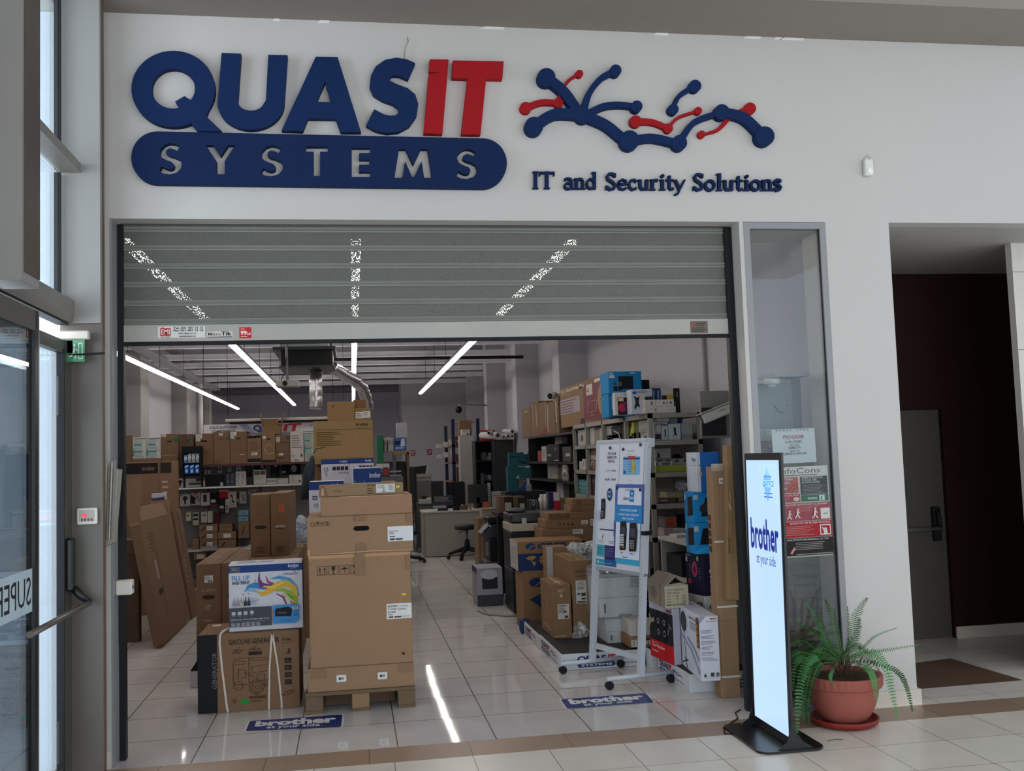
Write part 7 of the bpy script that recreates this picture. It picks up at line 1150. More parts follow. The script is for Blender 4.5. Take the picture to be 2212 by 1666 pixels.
for k in range(9):
    q = k*.7; b.face([(.0, .02, h_*.62), (-.12-.02*math.cos(q), .02+.02*math.sin(q), h_*.62+.05*math.sin(q*1.7)), (-.17+.01*k*.5, .03*math.cos(q*2), h_*(.5+.05*k)), (-.06, .01+.01*k, h_*.7)], fb)
    b.face([(.0, .02, h_*.62), (-.02+.03*k*.6, .0, h_*.5-.03*k*.3), (.06+.02*k, -.005, h_*(.2+.02*k)), (.04+.02*k, -.004, h_*.55)], fb)
b.obj('bag_neck', t)
# two white cooling boxes in plastic wrap
def chest(lb, r, Y, zb, vent, d=.42):
    a = pw(CX, r, Y); w_, h_ = a[2]-a[0], a[3]-zb; t = empty('portable_fridge', lb, 'portable fridge', (a[0], Y, zb)); S = M('#B4B8B8', .4, var=.04)
    B().prism([(.02, 0), (w_-.01, 0), (w_, h_*.9), (0, h_*.9)], lambda q, c, s_: (q, s_, c), 0, d, S).obj('body', t); B().box(-.006, -.006, h_*.9, w_+.006, d, h_, M('#8F9496', .4), .006).obj('lid', t)
    B().box(0, -.003, h_*.44, w_, .0, h_*.45, M('#8A8E90')).obj('seam', t)
    b = B()
    if vent:
        for k in range(9): b.box(w_*.72, -.004, h_*.66+.012*k, w_*.90, -.001, h_*.666+.012*k, M('#2A2D30'))
        b.obj('vent_grille', t)
    B().box(w_*.14, -.006, h_*.1, w_*.17, -.001, h_*.3, M('#4A4D50')).obj('latch', t); B().box(w_*.45, -.006, 0, w_*.72, .0, h_*.06, M('#7A7E82')).obj('handle', t)
    b = B(); n = 14
    for i in range(n):
        for j in range(n):
            pt = lambda i, j: (w_*i/n*1.02-.005, -.012-.006*math.sin(i*1.7+j*2.3)-.004*math.sin(i*3.1-j), h_*j/n*1.0+.003)
            f = b.face([pt(i, j), pt(i+1, j), pt(i+1, j+1), pt(i, j+1)], FILM); f.smooth = True
            lt = lambda i, j: (-.012-.006*math.sin(i*2.1+j*1.7), d-d*i/n, h_*j/n+.003)
            f = b.face([lt(i, j), lt(i+1, j), lt(i+1, j+1), lt(i, j+1)], FILM)
    b.obj('plastic_wrap', t); return a
FILM = film('wrap_film', .10)
zA1 = zp; aL = pw(CX, (1308, 1331, 1388, 1412), 2.02); zmid = aL[3]
chest('white plastic-wrapped cooling box at the bottom, standing on the platform', (1308, 1331, 1390, 1412), 2.02, zp, False)
chest('white plastic-wrapped cooling box with a slatted vent, on top of its twin', (1290, 1238, 1390, 1331), 2.0, zmid+.001, True)
aU = pw(CX, (1290, 1238, 1390, 1331), 2.0)
b = B(); bm = b.bm
n = 22
for i in range(n):
    for j in range(n):
        r_ = lambda i, j: .012+.035*abs(math.sin(i*2.3+j*1.1)*math.cos(j*1.9-i*.7))
        pt = lambda i, j: ((aU[2]-aU[0]+.03)*i/n-.015, .44*j/n-.01, r_(i, j)*(1 if 0 < i < n and 0 < j < n else .1)); f = b.face([pt(i, j), pt(i+1, j), pt(i+1, j+1), pt(i, j+1)], M('#8B8688', .2, .3, var=.35, scale=40)); f.smooth = True
T(b.obj('bubble_wrap', loc=(aU[0], 2.0, aU[3]+.0015)), 'crinkled bubble wrap sheet lying over the upper cooling box', 'bubble wrap')
a = pw(CX, (1255, 1300, 1300, 1390), 2.35); carton('wrapped_carton', 'grey plastic-wrapped block behind the cooling boxes', 'carton', (2.04, 2.5, zp), a[2]-a[0]+.05, .3, a[3]-zp, '#85888C', m=M('#85888C', .3, var=.3, scale=20))
blob('plastic_bag', 'clear plastic bag slumped beside the wrapped block on the platform', 'plastic bag', (a[0]+.0, 2.36, zp), (.07, .06, .07), film('bagf6', .6), 41, .3)
pbox('product_box', 'narrow white box above the plastic bag beside the taller monitor carton', 'product box', CG, (578, 690, 630, 850), 2.55, .1, '#97999C')
# small boxes between the whiteboard and the red speaker carton
a = pw(CX, (1361, 1381, 1411, 1415), 1.72); zb = .1405
carton('cardboard_box', 'small brown carton with two white labels below the white open carton', 'carton', (a[0], 1.72, zb), a[2]-a[0], .28, a[3]-zb+.02, '#946C48', [('F', 'r', (.62, .68, .98, .85), '#3A281C'), ('F', 'r', (.1, .84, .3, .9), '#6A4E36')], parts=[('shipping_label', 'F', (.06, .08, .3, .74), '#BDB7AC', [('l', (.2, .1, .8, .9), '#5A5652', 6)]), ('shipping_label', 'F', (.62, .28, .96, .58), '#C5BFB4', [('r', (.4, .2, .6, .7), '#3A3836')])])
b_ = a[3]+.0215; a = pw(CX, (1362, 1341, 1412, 1381), 1.74); carton('cardboard_box', 'small white carton with open flaps on the labelled brown carton', 'carton', (a[0], 1.74, b_), a[2]-a[0], .26, max(.12, a[3]-b_), '#B0A9A2', [('F', 'r', (.24, 0, .26, 1), '#8E8882')])
for k, (r, lb, col, pr) in enumerate((((1378, 1280, 1412, 1345), 'black toner cartridge box standing behind the small white carton', '#15171A', [('F', 'l', (.6, .2, 1, .8), '#3A3C40', 5)]), ((1395, 1280, 1420, 1320), 'pale blue printed box above the black toner box', '#9FB0BC', [('F', 'l', (.1, .2, .9, .9), '#5A7088', 3)]))): a = pw(CX, r, 2.1); carton('product_box', lb, 'product box', (a[0], 2.1+.0*k, .1405 if k == 0 else a[1]), a[2]-a[0]+.02, .1, a[3]-(.1405 if k == 0 else a[1]), col, pr)
# red speaker carton and the fan carton on the third platform
xr0, zr0, xr1, zr1 = pw(CX, (1410, 1308, 1459, 1420), 1.25)
sp = carton('speaker_box', 'red based speaker carton with a dark photo of two speakers, beside the fan carton', 'speaker carton', (2.275, 1.444, HP+.004), .43, .06, .42, '#A9A6B4', [('F', 'r', (0, .30, 1, .88), '#1E1D22'), ('F', 'r', (0, 0, 1, .32), '#B3141E'), ('F', 't', (.08, .18, .62, .25), '#D6C6C6', 'Two Way Bass', .02), ('F', 't', (.08, .1, .35, .15), '#D6C6C6', 'Speaker'), ('F', 'l', (.08, .27, .45, .29), '#C9A9A9', 1), ('F', 'r', (.30, .34, .48, .86), '#0F0F12'), ('F', 'r', (.55, .34, .76, .86), '#0F0F12')]+[('F', 'e', (u, v, u+.11, v+.11), '#8E8E92') for u in (.34, .60) for v in (.44, .64)]+[('F', 'e', (u+.02, v+.02, u+.09, v+.09), '#1A1A1E') for u in (.34, .60) for v in (.44, .64)]+[('F', 'p', [(.02, .5), (.1, .62), (.26, .66), (.24, .74), (.12, .7), (.02, .8)], '#8A8478'), ('F', 's', [(.8, .5), (.9, .66), (.86, .7), (.97, .62)], '#8E8E92', .02), ('F', 'r', (.78, .9, .96, .95), '#8A2A3A')], rz=math.radians(-83.4))
fp = [('F', 'e', (.24, .60, .48, .93), '#2A2A30'), ('F', 'e', (.27, .64, .45, .89), '#45454C'), ('F', 's', [(.36, .62), (.37, .4), (.43, .14)], '#23242A', .018), ('F', 's', [(.26, .07), (.5, .17)], '#23242A', .022), ('F', 's', [(.36, .19), (.46, .02)], '#23242A', .022), ('F', 'p', [(0, .85), (0, 1), (.12, 1)], '#5A6270'), ('F', 't', (.6, .88, .9, .92), '#3A4458', 'SMARTWIND'), ('F', 'l', (.64, .72, .95, .85), '#6A7488', 3), ('F', 's', [(.05, .75), (.3, .55), (.7, .4), (.95, .05)], ['' and 0, .03, .05, .02], 1) if False else ('F', 's', [(.02, .72), (.3, .5), (.65, .38), (.95, .1)], '#9AA6BC', .05), ('F', 's', [(.5, .55), (.75, .45), (.95, .3)], '#8E9CB8', .04), ('F', 'r', (.05, .1, .09, .3), '#23242A')]
fp += [('F', 'r', (.90, .5, .99, .97), '#5A4438')]+[('F', 'r', (.91, .53+.09*k, .98, .59+.09*k), '#B5702A') for k in range(4)]
fp += [('R', 'p', [(0, .88), (0, 1), (.35, 1)], '#8E929A'), ('R', 't', (.55, .945, .95, .975), '#A83A2A', 'SMART', .03), ('R', 't', (.35, .91, .95, .93), '#3A3A40', 'Standing fan')]+[('R', 'l', (.06, .31+.085*k, .9-.1*(k % 3), .37+.085*k), '#7A7A80', 3) for k in range(6)]+[('R', 'r', (.1, .05, .95, .053), '#4A4A4E'), ('R', 'r', (.48, .07, .66, .13), '#3A3A3E'), ('R', 'r', (.76, .07, .92, .13), '#5A5A5E'), ('R', 'p', [(.12, .07), (.2, .13), (.28, .07)], '#3A3A3E')]
carton('fan_box', 'tall white fan carton with a picture of a black standing fan', 'fan carton', (2.405, 1.19, HP+.004), .717, .135, .44, '#C3C6D0', fp, rz=math.radians(-95.4))
# flap carton, gaming carton, lettered white carton, blue controller cartons
t = empty('open_carton', 'grey-brown carton with a lifted flap and order print, on top of the red speaker carton', 'carton', (2.266, 1.0, .5545), 0); FC = CARD('#9A8A76'); FC2 = CARD('#A39C84')
bd = B().box(0, 0, 0, .183, .42, .165, FC, 0, 1, 'T'); bd = bd.obj('body', t)
b = B(); decals(b, .183, .42, .165, [('F', 'r', (0, 0, 1, 1), '#A8A188'), ('F', 't', (.08, .78, .80, .86), '#4A463C', 'Order no: BM-2642/6VR'), ('F', 't', (.08, .64, .62, .72), '#4A463C', 'ITEM NO: 90LAV2'), ('F', 't', (.08, .51, .25, .58), '#4A463C', 'QTY:'), ('F', 't', (.5, .51, .55, .58), '#4A463C', '1'), ('F', 't', (.74, .51, .88, .58), '#4A463C', 'PCS'), ('F', 't', (.08, .38, .25, .45), '#4A463C', 'G.W:'), ('F', 't', (.5, .38, .55, .45), '#4A463C', '8'), ('F', 't', (.74, .38, .88, .45), '#4A463C', 'KGS'), ('F', 't', (.08, .25, .25, .32), '#4A463C', 'N.W:'), ('F', 't', (.5, .25, .55, .32), '#4A463C', '7'), ('F', 't', (.74, .25, .88, .32), '#4A463C', 'KGS'), ('F', 't', (.08, .12, .86, .2), '#4A463C', 'MEAS: 75X17X20.5 CM'), ('F', 's', [(.4, .5), (.36, .6), (.42, .58)], '#5A564A', .015), ('F', 's', [(.6, .1), (.8, .35), (.75, .2), (.9, .32)], '#6A665A', .01), ('L', 'l', (.1, .3, .6, .8), '#5A5244', 6)]); b.obj('printed_lettering', bd)
B().prism([(0, .165), (.085, .235), (.092, .23), (.008, .16)], lambda q, c, s_: (q, s_, c), .0, .42, FC).obj('flap', t); B().prism([(.183, .165), (.11, .222), (.098, .23), (.108, .212), (.178, .158)], lambda q, c, s_: (q, s_, c), .03, .42, CARD('#8E7E6A')).obj('flap', t)
B().prism([(0, .165), (.03, .168), (.11, .165), (.183, .165), (.18, .17), (.12, .185), (.03, .175)], lambda q, c, s_: (q, s_, c), .0, .008, FC2).obj('flap', t)
carton('lettered_box', 'white carton with black slanted lettering under the navy gaming carton', 'carton', (2.593, 1.05, .135), .2, .26, .485, '#B5B2A8', [('L', 't', (.05, .80, .55, .87), '#23231F', 'nferSend', .03, .2), ('L', 't', (.6, .80, .92, .90), '#23231F', 'S2L', .03, .2), ('L', 't', (.1, .70, .85, .76), '#4A4A44', 'fitters, hoisters', .0, .2), ('F', 't', (.18, .80, .92, .86), '#1E1E1C', 'Conc', .03), ('F', 'l', (.2, .2, .6, .7), '#7A7870', 6), ('F', 't', (.3, .06, .8, .12), '#23231F', '85', .03), ('F', 'r', (.2, .02, .9, .03), '#23231F')], rz=math.radians(11))
carton('gaming_box', 'navy gaming chair carton with a pink ring print on the lettered white carton', 'gaming carton', (2.593, 1.05, .6205), .2, .26, .31, '#1C1A33', [('L', 'e', (.36, .42, .66, .80), '#B03A5A'), ('L', 'e', (.40, .47, .62, .75), '#8E2A4A'), ('L', 'e', (.46, .55, .56, .68), '#1C1A33'), ('L', 'r', (.02, .78, .12, .9), '#A9A6B5'), ('L', 'e', (.64, .82, .76, .95), '#8E9A6A'), ('L', 'l', (.2, .35, .34, .75), '#4A4870', 6), ('L', 'l', (.76, .35, .85, .7), '#5A5880', 5), ('L', 'r', (.14, .25, .34, .36), '#A83A5A'), ('L', 't', (.04, .92, .32, .97), '#A9A6B5', 'GXT 704'), ('R', 'r', (0, 0, 1, 1), '#181630')], rz=math.radians(11))
b = B(); put_text(b, 'GAMING', lambda u, v: (.05+.05*(1-v), -.002, .03+.12*u), (0, 0, 1, 1), ink('#B5B2C2')); b.obj('printed_lettering', bpy.data.objects['gaming_box']); b = B(); put_text(b, 'Trust', lambda u, v: (.05+.05*(1-v), -.002, .17+.09*u), (0, 0, 1, 1), ink('#C5C2D2'), .03); b.obj('printed_lettering', bpy.data.objects['gaming_box'])
for k, (r, lb, pr) in enumerate((((1499, 1128, 1536, 1197), 'lower bright blue carton with a black speaker picture beside the tall cartons', [('F', 'p', [(.2, .3), (.35, .82), (.9, .8), (1, .3)], '#15161E'), ('F', 'r', (.0, .72, .18, .9), '#A9B5BE'), ('F', 'p', [(0, 0), (0, .08), (.4, .25), (1, .12), (1, 0)], '#2A9AD4'), ('L', 'p', [(.3, .25), (.35, .8), (.95, .85), (.98, .3)], '#15161E'), ('L', 'r', (.03, .74, .2, .92), '#A9B5BE')]), ((1500, 1060, 1534, 1128), 'upper bright blue carton with a black headset picture beside the tall cartons', [('F', 'p', [(.3, .2), (.5, .8), (.9, .82), (1, .2)], '#15161E'), ('F', 'e', (.25, .3, .6, .6), '#2A3038'), ('F', 'r', (.02, .75, .2, .9), '#A9B5BE'), ('F', 't', (.5, .04, .7, .08), '#BFD9E8', '50W'), ('L', 'p', [(.35, .2), (.42, .82), (.95, .86), (.98, .25)], '#15161E'), ('L', 'e', (.38, .3, .62, .6), '#2A3038'), ('L', 'r', (.03, .74, .2, .92), '#A9B5BE')]))):
    a = pw(CX, r, 1.22); carton('speaker_box', lb, 'speaker carton', (2.552, 1.10, .9315+.236*k), .2, .2, .235, '#1A84C4', pr, group='bright blue cartons beside the tall cartons')
carton('printer_box', 'white and blue printer carton at the top behind the tall brown cartons', 'printer carton', (2.575, 1.02, 1.4035), .17, .25, .30, '#1F5FA8', [('L', 'r', (0, 0, 1, 1), '#C3C9D2'), ('L', 't', (.5, .74, .85, .88), '#2A4A86', 'hp', .03), ('L', 'r', (.3, .66, .9, .67), '#3A5A86'), ('F', 'r', (0, 0, .12, 1), '#C3C9D2'), ('F', 'r', (.02, .66, .28, .68), '#3A5A86'), ('F', 'l', (.68, .4, .98, .55), '#8EB0D4', 5), ('F', 'e', (.06, .4, .2, .5), '#B58A6A'), ('F', 'p', [(.45, .1), (.6, .18), (.7, .12), (.6, .05)], '#B5C9DE')])
# tall taped cartons at the doorway
TALL = '#9E7C5A'
t = carton('tall_carton', 'tall brown carton taped together with white straps at the doorway', 'carton', (2.482, .50, 0), .142, .12, 1.60, TALL, [('F', 't', (.1, .0, .2, .1), '#8A6238', 'I')] and [('F', 'r', (.28, .0, .29, 1), '#8E6638'), ('F', 'r', (.3, .63, 1, .633), '#8E6638'), ('F', 'r', (.3, .65, 1, .653), '#8E6638'), ('F', 'r', (0, .33, 1, .332), '#8E6638'), ('F', 's', [(.6, .45), (.66, .5), (.62, .6)], '#A3763F', .03)], parts=[('shipping_label', 'F', (.35, .925, .92, .95), '#C9C2B5', [('l', (.1, .2, .9, .8), '#7A766E', 1)])], rot=(0, math.radians(.3), 0))
for z, m_ in ((.14, STRAP), (.62, STRAP), (1.07, STRAP), (1.57, M('#B9AFA0', .2, trans=.35))): B().box(-.003, -.004, z, .145, .0, z+.013 if z < 1.5 else z+.05, m_).obj('strap', t); 
b = B(); [b.face([(-.0012, .06+.05*v, 1.0+.055*k+.04*u) for u, v in ((0, 0), (1, 0), (1, 1), (0, 1))], ink('#4A3420')) for k in range(5)]; b.obj('printed_lettering', t)
t3 = carton('long_carton', 'thin long brown carton with torn tape leaning high against the doorway edge', 'carton', (2.535, .42, .68), .10, .075, 1.07, '#A07C54', [('F', 'r', (.35, .0, .37, 1), '#7A5A38'), ('F', 't', (.05, .3, .2, .4), '#7A5A38', 'I'), ('F', 'r', (.65, .86, .95, .95), '#33271C'), ('F', 's', [(.1, .62), (.3, .58), (.2, .7)], '#D0B48A', .03), ('F', 'p', [(.62, .78), (.95, .84), (.95, .8)], '#C5AE8A')], rot=(0, math.radians(2.2), 0), parts=[('sticker', 'F', (.78, .40, .96, .54), '#C2C9B5', [('e', (.3, .8, .7, .95), '#2A5A3A'), ('l', (.3, .1, .7, .7), '#6A7A6A', 3)])])
# ------------------------------------------------------------------ whiteboard on castors
P1, P2 = Vector((1.845, 1.645, 0)), Vector((2.06, 1.03, 0)); dv = (P2-P1).normalized(); nv = Vector((.985, .17, 0)).normalized(); LEAN = .078
t = empty('whiteboard', 'white rolling board with posters held by magnets, standing on castors', 'whiteboard', P1)
def wb(a, z, o=0.0): return (dv*a + nv*(LEAN*z+o) + Vector((0, 0, z)))
Lb = (P2-P1).length; WM = M('#B3BAC2', .35, .1); BRD = M('#C6CCD6', .25, var=.02)
def slab(b, a0, a1, z0, z1, o0, o1, m): b.prism([(a0, z0), (a1, z0), (a1, z1), (a0, z1)], lambda a, z, o: wb(a, z, o), o0, o1, m); return b
for a in (0, Lb):
    slab(B(), a-.02, a+.02, .07, 1.18, -.02, .02, WM).obj('post', t); b = B(); c = P1+dv*a-P1; o1, o2 = (-.262, .262)
    b.tube([c+nv*-.27+Vector((0, 0, .075)), c+nv*.27+Vector((0, 0, .075))], .017, WM, 12); b.obj('foot_bar', t)
    for o in (-.25, .25):
        q = c+nv*o; b = B(); b.cyl(q+nv.cross(Vector((0, 0, 1)))*.018+Vector((0, 0, .03)), q-nv.cross(Vector((0, 0, 1)))*.018+Vector((0, 0, .03)), .03, M('#16171A', .5), 16); b.tube([q+Vector((0, 0, .03)), q+Vector((0, 0, .07))], .012, BLK, 8); b.obj('caster', t)
slab(B(), .0, Lb, .18, .22, -.012, .012, WM).obj('cross_bar', t)
z0b, z1b = .815, 1.815
slab(B(), -.012, Lb+.012, z0b, z1b, -.002, .016, BRD).obj('board', t)
b = B(); slab(b, -.02, Lb+.02, z1b-.015, z1b+.01, -.012, .022, WM); slab(b, -.02, Lb+.02, z0b-.02, z0b+.006, -.012, .022, M('#8E949C', .4)); slab(b, -.024, -.004, z0b, z1b, -.012, .022, WM); slab(b, Lb+.004, Lb+.024, z0b, z1b, -.012, .022, WM); b.obj('board_frame', t)
slab(B(), Lb+.02, Lb+.05, z1b-.06, z1b+.005, -.01, .03, M('#B9C0C6', .3, trans=.2)).obj('corner_bracket', t); slab(B(), Lb+.0, Lb+.05, 1.10, 1.13, -.03, .03, BLK).obj('clamp_knob', t)
def sheet(name, u0, v0, u1, v1, base, pr, off, lb=None):
    """paper pinned to the board; u along the board 0..1 from its far end, v from the bottom"""
    A = lambda u, v, o: wb(Lb*(u0+(u1-u0)*u), z0b+(z1b-z0b)*(v0+(v1-v0)*v), -.004-off-o); b = B(); b.face([A(0, 0, 0), A(1, 0, 0), A(1, 1, 0), A(0, 1, 0)], ink(base, .4)).tag = True
    for k, sp in enumerate(pr): decal(b, (lambda u, v, k=k: A(u, v, .0005*(k+1))), sp)
    return b.obj(name, t, label=lb)
term = lambda u, v, w_, h_: [('p', [(u, v), (u+w_, v+.01), (u+w_*1.1, v+h_*.7), (u+w_*.95, v+h_), (u, v+h_*.97), (u-w_*.05, v+h_*.5)], '#1E1F25'), ('r', (u+w_*.15, v+h_*.5, u+w_*.85, v+h_*.8), '#3A4250')]+[('r', (u+w_*(.15+.25*i), v+h_*(.1+.08*j), u+w_*(.3+.25*i), v+h_*(.15+.08*j)), '#8E8E94' if j else ('#B03A3A', '#C2A83A', '#4A9A4A')[i]) for i in range(3) for j in range(4)]
sheet('poster', .03, .38, .46, .97, '#C9CFDB', [('t', (.42, .86, .82, .90), '#4A4452', 'PROGRAM', .02), ('t', (.38, .81, .86, .85), '#4A4452', 'SEMNATURI', .02), ('t', (.45, .76, .78, .80), '#4A4452', 'DIGITALE', .02), ('t', (.35, .64, .55, .665), '#55586A', 'L-V'), ('t', (.62, .64, .85, .665), '#55586A', '9:00'), ('t', (.32, .52, .55, .55), '#3A3E50', '10.30', .02), ('t', (.64, .52, .86, .55), '#3A3E50', '14.00', .02), ('e', (.45, .25, .72, .42), '#2A3A5E'), ('o', (.5, .3, .66, .38), '#8FA6C9', .02)]+term(.18, .0, .2, .28)+[('e', (0, -.02, .2, .12), '#A9AED4')], .001, 'opening hours poster')
sheet('poster', .03, .02, .46, .38, '#C6CCD8', [('r', (.12, .76, .9, .79), '#3A3E4C'), ('p', [(.26, .62), (.33, .7), (.29, .55)], '#3A4A50'), ('l', (.1, .48, .45, .55), '#7A8090', 2), ('l', (.6, .48, .95, .55), '#7A8090', 2)]+[('r', (.02, .18, .4, .44), '#3A9AA8'), ('r', (.42, .12, .95, .44), '#2A2A5E'), ('l', (.06, .24, .36, .4), '#1F6A78', 4), ('l', (.46, .2, .9, .4), '#5A5A8E', 4), ('r', (.0, .0, 1, .13), '#22518E'), ('r', (.0, .0, .45, .13), '#2A8AA0'), ('e', (.08, .04, .16, .1), '#B5D4E0'), ('r', (.2, .05, .8, .06), '#8EB5D0')], .001, 'poster with teal and navy panels')
sheet('poster', .47, .56, .96, .97, '#C9CFDB', [('l', (.32, .85, .75, .88), '#7A7E8C', 1), ('r', (.3, .79, .5, .8), '#8A8E9A'), ('r', (.15, .42, .85, .76), '#6EA6D0'), ('r', (.36, .70, .66, .77), '#9A3A3E'), ('r', (.16, .71, .36, .74), '#2A3A6A'), ('r', (.66, .71, .84, .74), '#2A3A6A'), ('s', [(.6, .46), (.56, .52), (.62, .58), (.55, .63), (.6, .68)], '#C2A83A', .09), ('s', [(.64, .5), (.66, .6)], '#A8903A', .05)]+[('r', (.38, .48+.045*k, .56, .487+.045*k), '#3A4A7A') for k in range(5)]+[('e', (.2, .44, .28, .5), '#2A4A8A'), ('r', (.42, .32, .58, .325), '#7A7E8C'), ('r', (.42, .25, .58, .255), '#7A7E8C'), ('l', (.3, .12, .7, .2), '#7A7E8C', 2)], .0015, 'poster with a blue chart')
sheet('poster', .40, .05, .98, .66, '#3F5CA6', [('p', [(0, 0), (1, 0), (1, .35), (0, .2)], '#3A9AC2'), ('r', (.09, .74, .93, .955), '#C9D2E0'), ('r', (.52, .78, .68, .93), '#2A7AB8'), ('t', (.3, .80, .52, .85), '#2A3A5A', 'datecs'), ('t', (.54, .805, .68, .845), '#D0DCE8', 'pay'), ('e', (.58, .87, .63, .9), '#D0DCE8'), ('r', (.03, .50, .97, .73), '#2F7FBF'), ('t', (.2, .655, .8, .695), '#C9DCEC', 'Serviciul de plati compatibil'), ('t', (.13, .60, .87, .64), '#C9DCEC', 'cu cele mai moderne echipamente'), ('t', (.3, .55, .7, .59), '#C9DCEC', 'fiscale si de plata'), ('r', (.08, .07, .93, .52), '#C5CFDE'), ('p', [(.0, .3), (.0, .55), (.06, .5)], '#5A6AB0')]+term(.24, .17, .22, .37)+term(.6, .17, .24, .36)+[('r', (.30, .235+.03*j, .34+.10, .255+.03*j), '#B9BDC6') for j in range(5)]+[('r', (.34, .14, .42, .15), '#5A5E6C'), ('r', (.66, .14, .78, .15), '#5A5E6C'), ('r', (.42, .09, .6, .10), '#4A5064')], .003, 'blue card terminal poster')
for u, v in ((.27, .945), (.55, .93), (.90, .96), (.45, .63), (.92, .62)):
    b = B(); c = wb(Lb*u, z0b+(z1b-z0b)*v, -.010); b.tube([Vector(c), Vector(c)-nv*.008], .013, M('#23262C', .4), 14); b.obj('magnet', t)
# ================================================================== KIOSK SCREEN
KL, KR = Vector((2.427, -.191, 0)), Vector((2.424, -.740, 0)); ku = (KR-KL).normalized(); kn = Vector((-ku.y, ku.x, 0))*-1; kn = kn if kn.x < 0 else -kn
LK = (KR-KL).length; KB = M('#0E0F11', .35); t = empty('screen_kiosk', 'tall black digital screen kiosk showing blue lettering beside the fern', 'screen kiosk', KL)
def kp(a, z, o): return ku*a + kn*(o-.0155*z) + Vector((0, 0, z))
def kslab(a0, a1, z0, z1, o0, o1, m, nm, lb=None): b = B(); b.prism([(a0, z0), (a1, z0), (a1, z1), (a0, z1)], kp, o0, o1, m); return b.obj(nm, t, label=lb)
kslab(0, LK, .02, 1.69, -.014, 0, KB, 'case')
sc_ = bpy.data.materials.new('screen_light'); sc_.use_nodes = True; n = sc_.node_tree; p = n.nodes['Principled BSDF']; p.inputs['Base Color'].default_value = (.02, .02, .02, 1); p.inputs['Roughness'].default_value = .15
nz = n.nodes.new('ShaderNodeTexNoise'); nz.inputs['Scale'].default_value = .8; mx = n.nodes.new('ShaderNodeMix'); mx.data_type = 'RGBA'; mx.inputs[6].default_value = (*lin('#B4D6FF'), 1); mx.inputs[7].default_value = (*lin('#C3E0FF'), 1); n.links.new(nz.outputs['Fac'], mx.inputs[0]); n.links.new(mx.outputs[2], p.inputs['Emission Color']); p.inputs['Emission Strength'].default_value = .95
SA0, SA1, SZ0, SZ1 = .028, LK-.035, .07, 1.647
kslab(SA0, SA1, SZ0, SZ1, .0002, .002, sc_, 'screen', 'glowing pale blue screen')
b = B(); kf = lambda u, v, o=.0028: kp(SA0+(SA1-SA0)*u, SZ0+(SZ1-SZ0)*v, o)
def em(h, s=.9): return M(h, .3, em=s, var=.02)
put_text(b, 'brother', lambda u, v: kf(u, v), (.08, .655, .93, .775), em('#1E2F8C', .5), .03); put_text(b, 'at your side', lambda u, v: kf(u, v), (.24, .59, .82, .642), em('#3A4C9A', .5), .005)
decal(b, lambda u, v: kf(u, v, .0026), ('r', (.38, .835, .93, .985), em('#A3C2EE')))
for sp in [('p', [(.66, .98), (.80, .915), (.66, .84), (.52, .915)], em('#6FA4DE')), ('p', [(.66, .98), (.74, .945), (.59, .945)], em('#8FBCEB')), ('r', (.52, .898, .82, .925), em('#A9CBF2')), ('t', (.53, .90, .84, .922), em('#2A4FA8', .6), 'DATECS', .03), ('r', (.55, .935, .78, .940), em('#3A6AB8', .6)), ('r', (.55, .872, .8, .876), em('#3A6AB8', .6)), ('r', (.55, .858, .8, .863), em('#3A6AB8', .6))]: decal(b, lambda u, v: kf(u, v, .003), sp)
b.obj('screen_lettering', t)
bp_ = []
ca = [(-.04, .20), (LK+.03, .20), (LK+.03, -.20), (-.04, -.20)]
for k, (a, o) in enumerate(ca):
    r = .07; sa = 1 if k in (0, 3) else -1; so = -1 if o > 0 else 1
    cx, cy = a+sa*r, o+so*r; a0 = {0: 180, 1: 90, 2: 0, 3: -90}[k]
    bp_ += [(cx+r*math.cos(math.radians(a0-90*j/6)), cy+r*math.sin(math.radians(a0-90*j/6))) for j in range(7)]
B().prism(bp_, lambda a, o, z: ku*a+kn*o+Vector((0, 0, z)), .001, .014, M('#0C0D0F', .3)).obj('base_plate', t)
for a in (-.004, LK+.001): B().prism([(-.13, .014), (.085, .014), (.03, .05), (.006, .12), (.0, .17), (-.016, .17), (-.03, .10), (-.07, .05)], lambda o, z, q: ku*q+kn*(o)+Vector((0, 0, z)), a, a+.006, KB).obj('foot_bracket', t)
pts = [PL(*q, 'z', .006) for q in ((1600, 1533), (1588, 1540), (1594, 1552), (1574, 1566), (1563, 1572), (1566, 1586), (1580, 1586), (1577, 1578))]
c = B().tube([tuple(p) for p in pts]+[tuple(PL(1590, 1570, 'z', .006))], .004, M('#1B1B1D'), 6).obj('power_cable'); T(c, 'thin black power cable curling on the floor at the kiosk base', 'cable')
# ================================================================== FERN IN A TERRACOTTA BOWL
PT = empty('potted_fern', 'green fern in a wide terracotta plastic bowl beside the pillar', 'potted plant', (2.975, -.30, 0))
TC = M('#98564A', .55, var=.07, scale=4)
rib = lambda k, a: (.012*math.cos(36*a) if 9 <= k <= 10 else 0)
B().lathe([(.09, .016), (.12, .024), (.160, .065), (.188, .12), (.206, .18), (.214, .225), (.216, .235), (.218, .238), (.232, .24), (.236, .25), (.240, .295), (.242, .306), (.228, .31), (.214, .305), (.21, .28)], TC, 144, rib).obj('bowl', PT)
B().lathe([(.001, .27), (.2095, .272), (.2095, .283), (.12, .292), (.001, .296)], M('#3A2A1C', .95, var=.4, scale=30, bump=.6), 36).obj('soil', PT)
B().lathe([(.001, .004), (.175, .004), (.20, .02), (.208, .048), (.200, .05), (.19, .03), (.17, .014), (.001, .012)], M('#7E2A24', .5, var=.3, scale=25), 48).obj('saucer', PT)
LG = [M('#3A7440', .5, var=.15), M('#295A2B', .55, var=.18), M('#1E4220', .55, var=.18), M('#4F8C54', .5, var=.12)]
